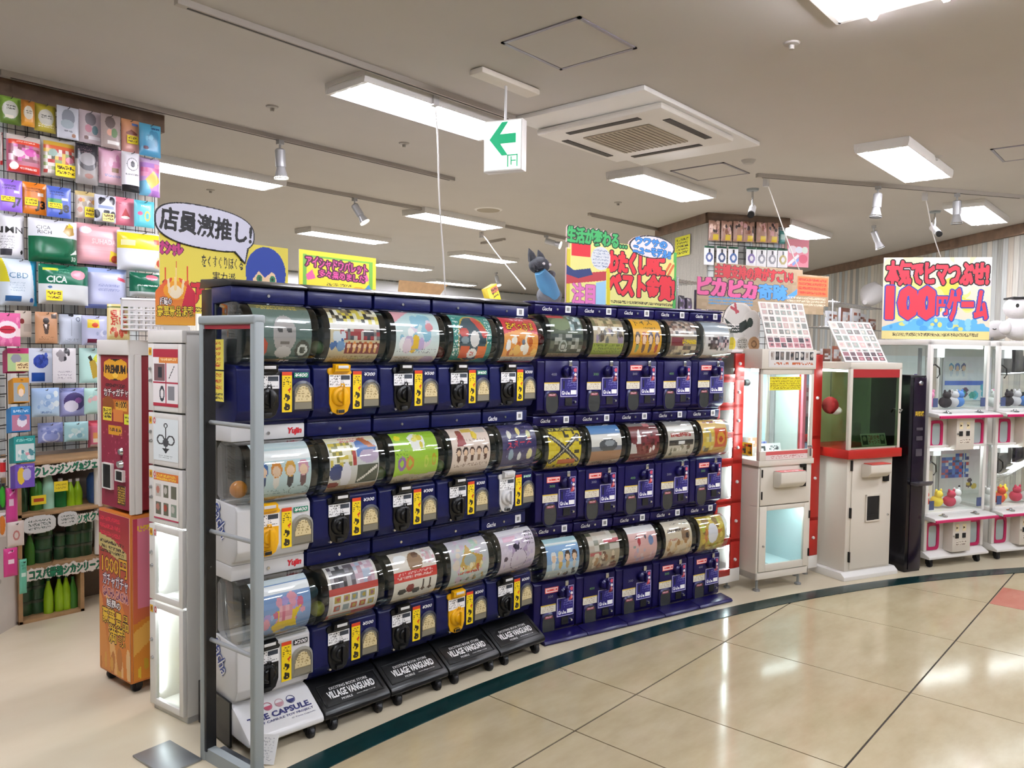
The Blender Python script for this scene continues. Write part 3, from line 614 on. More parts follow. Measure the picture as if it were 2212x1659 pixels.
# ------------------------------------------------------------------ capsule machines, right block (indigo)
RA, RW, RH = -15.67, .2817, .589
RD = Vector((math.cos(math.radians(RA)), math.sin(math.radians(RA)), 0))
ROo = Vector((3.409, 2.532, 0))-RW*RD
RZ = (1.1775, .5885, 0.)
x0, x1 = .004, RW-.004
b = B().prism([(0, .588), (-.006, .58), (0, .534), (.15, .53), (.15, .305), (-.02, .3), (-.036, .286), (-.036, .036), (-.02, .022), (0, .012), (0, .001), (.3, .001), (.3, .588)], x0, x1)
R_BODY = b.mesh('body', NAVY2, .006)
R_IN = B().box((x0+.004, .135, .31), (x1-.004, .149, .525)).mesh('interior', DARKIN)
R_DRUM = B().prism(drum(0, 0, .534, .302, .13, .108), x0+.004, x1-.004).mesh('drum', CLEAR, .004)
R_PAN = B().box((.05, -.043, .05), (RW-.012, -.036, .29)).mesh('front_panel', NAVY2, .003)
R_KNOB = B().lathe([(0, -.036), (.02, -.034), (.026, -.026), (.03, -.022), (.032, 0)], 22, (.185, -.042, .235), axis='y').box((.179, -.092, .21), (.191, -.07, .26)).mesh('dial', NAVY2, .002)
R_SLOT = B().box((.2, -.05, .262), (.222, -.04, .292)).mesh('coin_slot', CHROME, .003)
pc = Pic(14, 30, '#1c1668'); pc.ops([('r', 0, 0, 1, 1, '#b8b4d8'), ('r', .08, .03, .92, .97, '#3a2462'), ('e', .62, .78, .26, .12, '#d8506a'), ('e', .66, .5, .2, .09, '#f4f0f0'), ('p', [(.1, .05), (.8, .1), (.6, .45)], '#d04a4a'), ('e', .7, .25, .18, .08, '#eaa0a0'), ('e', .3, .6, .15, .07, '#4a6ac0')])
R_FIG = inkmesh('figure_strip', pc, flatmap(.038, .085), .001)
pc = Pic(30, 26, '#241c74'); pc.ops([('r', 0, 0, 1, .05, '#c8c4e8'), ('r', 0, .95, 1, 1, '#c8c4e8'), ('r', 0, 0, .04, 1, '#c8c4e8'), ('r', .96, 0, 1, 1, '#c8c4e8'), ('r', .14, .42, .24, .85, '#0a0830'), ('s', .4, .42, .9, .9, '#6a66b0', 4, 4, .5), ('t', 'Gacha', .08, .1, .55, .32, '#fff'), ('r', .6, .1, .92, .34, '#fff')])
R_BOX = inkmesh('instruction_panel', pc, flatmap(.112, .1), .001)
pc = Pic(26, 14, '#e2dccb'); pc.ops([('r', 0, .86, 1, 1, '#d8b83a'), ('s', .1, .1, .9, .8, '#b09c86', 3, 5, .35)])
R_LAB = inkmesh('notice_label', pc, flatmap(.098, .042), .001)
pc = Pic(22, 9, '#e0433a'); pc.ops([('r', .06, .12, .94, .88, '#f2d6d0'), ('s', .12, .2, .9, .8, '#d8342c', 1, 3, .75)])
R_RED = inkmesh('red_sticker', pc, flatmap(.088, .03), .001)
def ov(w, h, n=20, k=2.8):
    return [(w/2*(1+math.copysign(abs(math.cos(a))**(2/k), math.cos(a))), h/2*(1+math.copysign(abs(math.sin(a))**(2/k), math.sin(a)))) for a in [2*math.pi*i/n for i in range(n)]]
CHG = mat('smoky_flap', '#3d3f3e', .2)
q = B(); Po = ov(.098, .13); Pin = ov(.082, .112)
q.add([(x, 0, z) for x, z in Po]+[(x+.008, -.007, z+.009) for x, z in Pin], [(i, (i+1) % 20, 20+(i+1) % 20, 20+i) for i in range(20)], NAVY2)
R_CHF = q.mesh('chute_frame')
q = B().prism([(x+.008, z+.009) for x, z in Pin], -.005, 0, axis='y'); R_CHI = q.mesh('chute_flap', CHG)
pc = Pic(16, 6, '#8a3a4a'); pc.ops([('s', .1, .1, .9, .9, '#d8b8b8', 1, 3, .6)]); R_CHN = inkmesh('chute_notice', pc, flatmap(.05, .014), .0006)
R_SQ = B().box((0, -.004, 0), (.045, 0, .04)).mesh('return_slot', INKB)
STK = B().box((0, -.002, 0), (.036, 0, .036), INKW).box((.008, -.0026, .008), (.028, -.0021, .028), mat('sticker_blue')).mesh('sticker')
CARDS_R = {
 (0, 0): ([('g', '#5c6a4c', '#3c4640'), ('r', 0, .9, .5, 1, '#b8283a'), ('e', .35, .75, .3, .14, '#7c8a6a'), ('m', .6, .6, .95, .95, 5, 5, ['#9ab4b8', '#4a5a5a', '#d8e0e0', '#6a7a7a'], 3), ('m', .02, .2, .98, .55, 9, 5, ['#2c3430', '#5a6054', '#8a8e84', '#3f4a46', '#b4b6ae'], 5), ('ring', .4, .32, .12, .12, '#a8b0a8', .7), ('r', 0, 0, 1, .16, '#b8a684'), ('s', .05, .02, .9, .14, '#8a7a5c', 2, 2, .3)], 'indigo capsule machine with dark military green poster, top row'),
 (1, 0): ([('g', '#a8987c', '#c0b494'), ('m', 0, .72, 1, 1, 10, 4, ['#8a7a5a', '#c4b48a', '#6a6a4a', '#b49a7a'], 3), ('r', 0, .64, 1, .71, '#f6f4ee'), ('blob', .05, .42, .95, .64, 18, ['#5a4a3a', '#9a8aa0', '#c8b8a0', '#6a6a6a', '#d8ccb4'], 4, (.05, .09)), ('r', 0, .14, 1, .4, '#8fa03a'), ('s', .05, .18, .95, .38, '#5c6a24', 3, 4, .4), ('r', 0, 0, 1, .14, BEI)], 'indigo capsule machine with animal poster and olive lower band, top row'),
 (2, 0): ([('g', '#e6a91e', '#e2a41c'), ('t', 'トイズ', .12, .78, .75, .95, '#3a2a10', None, 1, .06), ('s', .4, .68, .8, .74, '#8a6a1a', 1, 3), ('f', .04, .2, .96, .64, 4, ['#4a3428', '#b85a24', '#3c3350', '#5a4a6a'], ['#8a9a5a', '#6a4a3a', '#5a4a4a', '#a83a2c']), ('r', 0, 0, 1, .14, '#c79a3a'), ('s', .05, .02, .9, .12, '#8a6a1a', 2, 3, .3)], 'indigo capsule machine with amber poster of four big-headed figures'),
 (3, 0): ([('g', '#8a7a6c', '#a89478'), ('m', 0, .6, 1, 1, 10, 6, ['#5a4a44', '#c8b8a8', '#8a6a5a', '#3a3434', '#b0a09a'], 6), ('r', 0, .56, 1, .61, '#f2efe8'), ('r', .05, .36, .5, .54, '#7c2a36'), ('s', .45, .38, .98, .52, '#e2c22a', 1, 3, .75), ('m', 0, .16, 1, .36, 10, 3, ['#6a5a52', '#9a8a78', '#4a4a4a', '#c4b494'], 2), ('r', 0, 0, 1, .16, BEI)], 'indigo capsule machine with maroon crowd poster and yellow title'),
 (4, 0): ([('g', '#8f9fae', '#d9d4d0'), ('r', 0, .62, 1, .68, '#fbfbfb'), ('r', 0, .16, 1, .62, '#ddd8d4'), ('m', .12, .3, .5, .56, 4, 4, ['#3a3234', '#6a5a5c', '#d4ccc8'], 3), ('m', .5, .28, .95, .58, 6, 5, ['#d8b8bc', '#9a9aa4', '#e8e2e0', '#5a5058'], 5), ('r', 0, 0, 1, .16, '#bda98a'), ('s', .05, .02, .95, .14, '#8c7a60', 2, 3, .3)], 'indigo capsule machine with pale grey-blue poster, right end of top row'),
 (0, 1): ([('g', '#dcc41a', '#d8c01a'), ('r', 0, .88, 1, 1, '#4a4636'), ('s', .1, .88, .9, .99, '#d8cc6a', 1, 3), ('m', 0, .1, 1, .86, 14, 10, ['#dcc41a', '#e2cc2a', '#d0b414', '#3c3826', '#dcc41a', '#e8d440'], 3), ('l', .08, .26, .92, .76, .05, '#2a2830'), ('l', .08, .76, .92, .26, .05, '#2a2830'), ('l', .08, .26, .92, .76, .012, '#b8b4a0'), ('l', .08, .76, .92, .26, .012, '#b8b4a0'), ('r', .3, .2, .85, .3, '#c8602a'), ('s', .02, .02, .98, .16, '#4a4420', 3, 3, .4)], 'indigo capsule machine with yellow poster crossed by black tape'),
 (1, 1): ([('g', '#6a9ad0', '#8a6a50'), ('r', 0, .5, 1, .74, '#e8e4dc'), ('r', 0, .76, 1, 1, '#5f90c8'), ('e', .55, .52, .3, .12, '#4a4e52'), ('e', .6, .56, .16, .06, '#9aa0a4'), ('r', 0, .2, 1, .42, '#a87a5a'), ('r', 0, 0, 1, .2, '#b8a48c'), ('s', .1, .05, .9, .18, '#6a5444', 2, 3, .4)], 'indigo capsule machine with blue sky and dark car poster'),
 (2, 1): ([('g', '#6a2028', '#7c262c'), ('r', 0, .9, 1, 1, '#8a8480'), ('r', .55, .86, .75, .98, '#d88a8a'), ('p', [(.2, .5), (.36, .5), (.32, .8), (.24, .74)], '#efeaea'), ('m', .4, .4, .98, .7, 8, 5, ['#6a2028', '#4a1418', '#8a3038', '#7c262c'], 3), ('e', .8, .4, .05, .05, '#e8e0e0'), ('e', .7, .36, .04, .05, '#e8e0e0'), ('p', [(0, .3), (.25, .3), (.15, .5), (0, .52)], '#cfc8c4'), ('r', 0, 0, 1, .12, '#9a5a44'), ('s', .05, .02, .95, .2, '#c89a84', 2, 3, .25)], 'indigo capsule machine with dark red poster and white bird shape'),
 (3, 1): ([('g', '#c4beb4', '#cfc6b4'), ('r', 0, .84, 1, 1, '#9a9894'), ('r', 0, .72, 1, .83, '#f4f2ee'), ('s', .1, .56, .9, .7, '#a83a34', 1, 3, .7), ('r', .05, .42, .95, .53, '#3a3634'), ('r', .4, .44, .62, .51, '#f0f0f0'), ('blob', .08, .2, .92, .38, 14, ['#5a5a4a', '#a8a48a', '#8a8470', '#e0dcd0'], 4, (.03, .06)), ('r', 0, 0, 1, .16, '#c2b494'), ('s', .05, .02, .9, .14, '#8a7a5c', 2, 3, .3)], 'indigo capsule machine with grey poster, red title and dark strip'),
 (4, 1): ([('g', '#dcb460', '#d8a23c'), ('s', .15, .84, .9, .96, '#8a3a5a', 1, 3, .7), ('m', .04, .24, .46, .74, 4, 5, ['#e2c84a', '#d8b84a', '#b0a890', '#e8d88a'], 3), ('r', .5, .3, .96, .72, '#d2542c'), ('e', .74, .5, .16, .14, '#e8a83a'), ('e', .74, .48, .08, .07, '#c8442c'), ('r', .12, .2, .3, .3, '#5a4a34'), ('r', 0, 0, 1, .12, '#b87a4c'), ('s', .4, .02, .95, .12, '#a03a2c', 1, 3, .6)], 'indigo capsule machine with orange and yellow poster, right end of middle row'),
 (0, 2): ([('g', '#bfe4ea', '#a8c4e4'), ('r', 0, .82, 1, .88, '#f8fcfc'), ('r', 0, .45, 1, .8, '#8ab4e2'), ('f', .1, .34, .96, .68, 4, ['#f4f4f4', '#e8d89a', '#4a3424', '#5a3a28'], ['#f2f2f2', '#d8b05a', '#c8a878', '#d8d0c8']), ('r', 0, 0, 1, .32, '#ccd4d0'), ('blob', .1, .16, .9, .28, 8, ['#8a7a5a', '#f2f2ee', '#5a5a54'], 3, (.04, .06)), ('s', .05, .02, .9, .12, '#a09884', 2, 3, .3)], 'indigo capsule machine with sky blue poster of four small figures, bottom row'),
 (1, 2): ([('g', '#b4a894', '#a8967a'), ('m', 0, .56, 1, 1, 6, 4, ['#d8d0c4', '#6a6a54', '#c8b8a8', '#8a8a7a', '#e2d8cc'], 3), ('r', .5, .7, 1, .78, '#c23a4a'), ('r', .02, .48, .4, .54, '#b85a5a'), ('blob', .05, .22, .95, .5, 26, ['#8a5a3c', '#d8c4a8', '#b0845a', '#6a4a3a', '#e0d0b8'], 5, (.04, .07)), ('r', 0, 0, 1, .16, BEI)], 'indigo capsule machine with brown animal photo collage poster'),
 (2, 2): ([('g', '#e6b4b0', '#e2b2ac'), ('r', 0, .8, 1, 1, '#f6f2f2'), ('e', .36, .62, .05, .09, '#b8323c'), ('e', .3, .7, .06, .03, '#5a3a44'), ('e', .78, .62, .09, .1, '#7a8fb8'), ('e', .6, .7, .04, .04, '#4a4450'), ('e', .2, .52, .05, .03, '#8a9a94'), ('blob', .25, .2, .9, .44, 12, ['#d8a8b0', '#c4b4c8', '#d89a9a', '#e8c8c8'], 5, (.03, .07)), ('r', 0, 0, 1, .12, '#cba48e'), ('s', .05, .02, .9, .1, '#a07a66', 2, 3, .3)], 'indigo capsule machine with soft pink poster of two small birds'),
 (3, 2): ([('g', '#e4dac8', '#d2b890'), ('s', .25, .84, .9, .94, '#8a8478', 1, 3, .4), ('s', .08, .68, .7, .78, '#3a2c24', 1, 3, .7), ('e', .76, .62, .16, .14, '#9a7a5a'), ('e', .82, .6, .06, .06, '#3a2c28'), ('blob', .1, .18, .95, .48, 28, ['#c8a070', '#e8d0a8', '#a87848', '#d8b88a'], 5, (.04, .07)), ('s', .1, .5, .5, .58, '#c06a5a', 1, 4, .6), ('r', 0, 0, 1, .12, BEI)], 'indigo capsule machine with cream poster of brown dog figures'),
 (4, 2): ([('g', '#c4a83a', '#b8a23c'), ('blob', .05, .15, .95, .9, 40, ['#d8b83a', '#b8c04a', '#c87a3a', '#e2cc5a', '#8a6a2a'], 5, (.04, .1)), ('e', .52, .55, .2, .22, '#e8e8f0'), ('r', 0, 0, 1, .12, '#b4a05c'), ('s', .05, .02, .9, .12, '#6a5a24', 2, 3, .3)], 'indigo capsule machine with mustard poster and big white round shape'),
}
for (c, r), (card, desc) in CARDS_R.items():
    o = ROo+RW*c*RD
    t = thing('capsule_machine', desc, 'capsule machine', (o.x, o.y, RZ[r]), RA, 'indigo capsule machines of the right block')
    put('body', R_BODY, t); put('interior', R_IN, t)
    cm = Pic(46, 46); cm.ops(card)
    put('poster_card', inkmesh('poster_card', cm, cardmap(.046, RW-.024, .53, .306, .092), None, '#fff', FOIL), t)
    put('drum', R_DRUM, t)
    letters('logo', 'Gacha', INKW, t, (.05, -.0075, .552), .062, .02, bold=.01, shear=.35)
    put('screw', SCREW, t, (.15, -.005, .561)); put('sticker', STK, t, (.2, -.006, .546))
    p = put('front_panel', R_PAN, t); put('dial', R_KNOB, p); put('coin_slot', R_SLOT, p)
    put('figure_strip', R_FIG, p, (.222, -.0445, .175)); put('instruction_panel', R_BOX, p, (.15, -.0445, .1))
    put('return_slot', R_SQ, p, (.18, -.043, .055)); put('lock', LOCK, p, (.245, -.044, .072))
    put('notice_label', R_LAB, t, (.044, -.0445, .135))
    f = put('chute_frame', R_CHF, t, (.044, -.0435, .006)); put('chute_flap', R_CHI, f); put('chute_notice', R_CHN, f, (.024, -.0065, .098))
    if (c, r) in ((2, 0), (4, 0), (0, 1), (1, 1), (4, 1), (0, 2), (3, 2), (4, 2)): put('red_sticker', R_RED, t, (.07, -.0445, .238))
    letters('price', '300' if (c+r) % 3 else '400', mat('lcd_green', '#5f8a5a', .5) if (c+r) % 2 else mat('lcd_grey', '#7a7a8a', .5), t, (.088, -.0445, .212), .036, .014)
    if c == 0:
        letters('side_logo', 'Gacha', INKW, t, (.0025, .13, .175), .1, .04, (0, math.radians(62), math.radians(-90)), .02, .1)
    if r == 0: B().prism([(-.012, .588), (-.012, .596), (.03, .603), (.29, .606), (.3, .588)], .001, RW-.001).put('lid', NAVY2, t, .003)
for c in range(5):
    o = ROo+RW*c*RD
    q = B().prism([(-.052, .001), (-.145, .001), (-.15, .01), (-.14, .022), (-.052, .034)], .002, RW-.002).put('foot_plate', NAVY2, None, .003, loc=(o.x, o.y, .003), rot=(0, 0, math.radians(RA)))
    tag(q, ['indigo sloped foot plate at the left end of the indigo machines', 'second indigo foot plate from the black wheeled bases', 'middle one of the five indigo foot plates', 'fourth indigo foot plate, second from the red locker', 'indigo foot plate at the right end beside the red locker'][c], 'foot plate', 'indigo foot plates')

# capsules seen through the clear drums
def capsule(M, p, c, label, r=.03):
    m = mat('capsule_'+c, c, .3); o = B().ball((0, 0, 0), r, 16, 10, m).put('toy_capsule', None, None, loc=M @ Vector(p))
    tag(o, label, 'capsule', 'toy capsules in the drums')
def LM(c, r): o = LO+LW*c*LD; return Matrix.Translation((o.x, o.y, LZ[r])) @ Matrix.Rotation(math.radians(LA), 4, 'Z')
def RM(c, r): o = ROo+RW*c*RD; return Matrix.Translation((o.x, o.y, RZ[r])) @ Matrix.Rotation(math.radians(RA), 4, 'Z')
capsule(LM(0, 1), (.045, .02, .285), '#d98a1f', 'orange toy capsule in the drum of the upper white machine', .033)
capsule(LM(1, 2), (.043, -.018, .292), '#a9b04a', 'olive yellow toy capsule in the photo collage machine', .031)
capsule(LM(1, 2), (.043, .03, .35), '#5a8aa0', 'dim blue toy capsule in the photo collage machine', .028)
capsule(LM(3, 1), (.043, -.005, .29), '#5c8a4a', 'green toy capsule in the pale pink poster machine', .03)
capsule(LM(2, 1), (.043, .01, .285), '#4f7a32', 'dark green toy capsule in the lime poster machine', .03)
capsule(LM(1, 0), (.043, -.01, .3), '#6f8f6a', 'grey green toy capsule in the comic poster machine', .028)
capsule(LM(3, 0), (.043, .0, .285), '#8a3a34', 'dull red toy capsule in the teal poster machine', .028)
capsule(RM(0, 0), (.04, .01, .4), '#9a2430', 'dark red toy capsule in the military poster machine', .032)
capsule(RM(0, 1), (.04, .01, .385), '#7f8a2c', 'olive green toy capsule in the yellow tape poster machine', .032)

# ------------------------------------------------------------------ left wall: packs on hooks
def atp(x, y, P, ang):
    "point seen at a pixel on the upright plane through P that runs in direction ang (degrees)"
    a = math.radians(ang); n = Vector((-math.sin(a), math.cos(a), 0)); d = _R*((x-1106)/FPX)-_U*((y-829.5)/FPX)+_F
    return Vector((0, 0, CAMH))+d*(n.dot(Vector((P[0], P[1], 0)))/n.dot(d))
WIRE = mat('dark_wire', '#2f2d2b', .4, .4); WIREW = mat('white_wire', '#d9d9d6', .4); HOOK = mat('hook_wire', '#55524e', .35, .7)
def gridpanel(w, h, step, r, m, name='wires'):
    b = B(); n = int(w/step+.5); k = int(h/step+.5)
    for i in range(n+1): b.tube([(i*w/n, 0, 0), (i*w/n, 0, h)], r, 4, caps=False)
    for j in range(k+1): b.tube([(0, r*1.6, j*h/k), (w, r*1.6, j*h/k)], r, 4, caps=False)
    return b.mesh(name, m, smooth=False)
g = put('wire_grid', gridpanel(3.2, 2.3, .06, .0022, WIRE), None, (-.9, WL-.045, .55)); tag(g, 'black wire grid fixed on the plank wall behind the packs', 'wire grid'); g['kind'] = 'stuff'
_YT = '#f0d822'
def cardpic(seed=1, c=_YT, ink='#4a2a10'):
    p = Pic(22, 14, c); p.ops([('s', .08, .1, .92, .9, ink, 2, seed, .5)]); return p
def pack(label, box, base, ops, d=.016, card=None, Y=4.97, name='hanging_pack', cat='pack', wall=WL-.04, hook=True, group='packs hung on the left wall', m=None, k=4):
    x0, y0, x1, y1 = box; xm, ym = (x0+x1)/2, (y0+y1)/2
    p0, p1 = at(x0, ym, Y=Y), at(x1, ym, Y=Y); zt, zb = at(xm, y0, Y=Y).z, at(xm, y1, Y=Y).z
    w, h = p1.x-p0.x, zt-zb
    pc = Pic(max(12, int((x1-x0)*.95)), max(12, int((y1-y0)*.95)), base); pc.ops(ops)
    t = put(name, inkmesh(name, pc, bagmap(w, h, d, k), .004, base, m or FOIL), None, (p0.x, Y, zb)); tag(t, label, cat, group)
    if hook and wall > Y+.02:
        B().tube([(w/2, wall-Y, h-.012), (w/2, -d-.02, h-.012), (w/2, -d-.026, h-.004)], .0022, 5).put('hook', HOOK, t)
    if card:
        a, b_, c_, e_ = card[:4]; pc = cardpic(int(x0)+3, card[4] if len(card) > 4 else _YT, card[5] if len(card) > 5 else '#4a2a10')
        sheet('price_card', pc, (c_-a)*w, (e_-b_)*h, t, (a*w, -d-.006, b_*h), edge='#d8c020')
    return t
K = '#222'
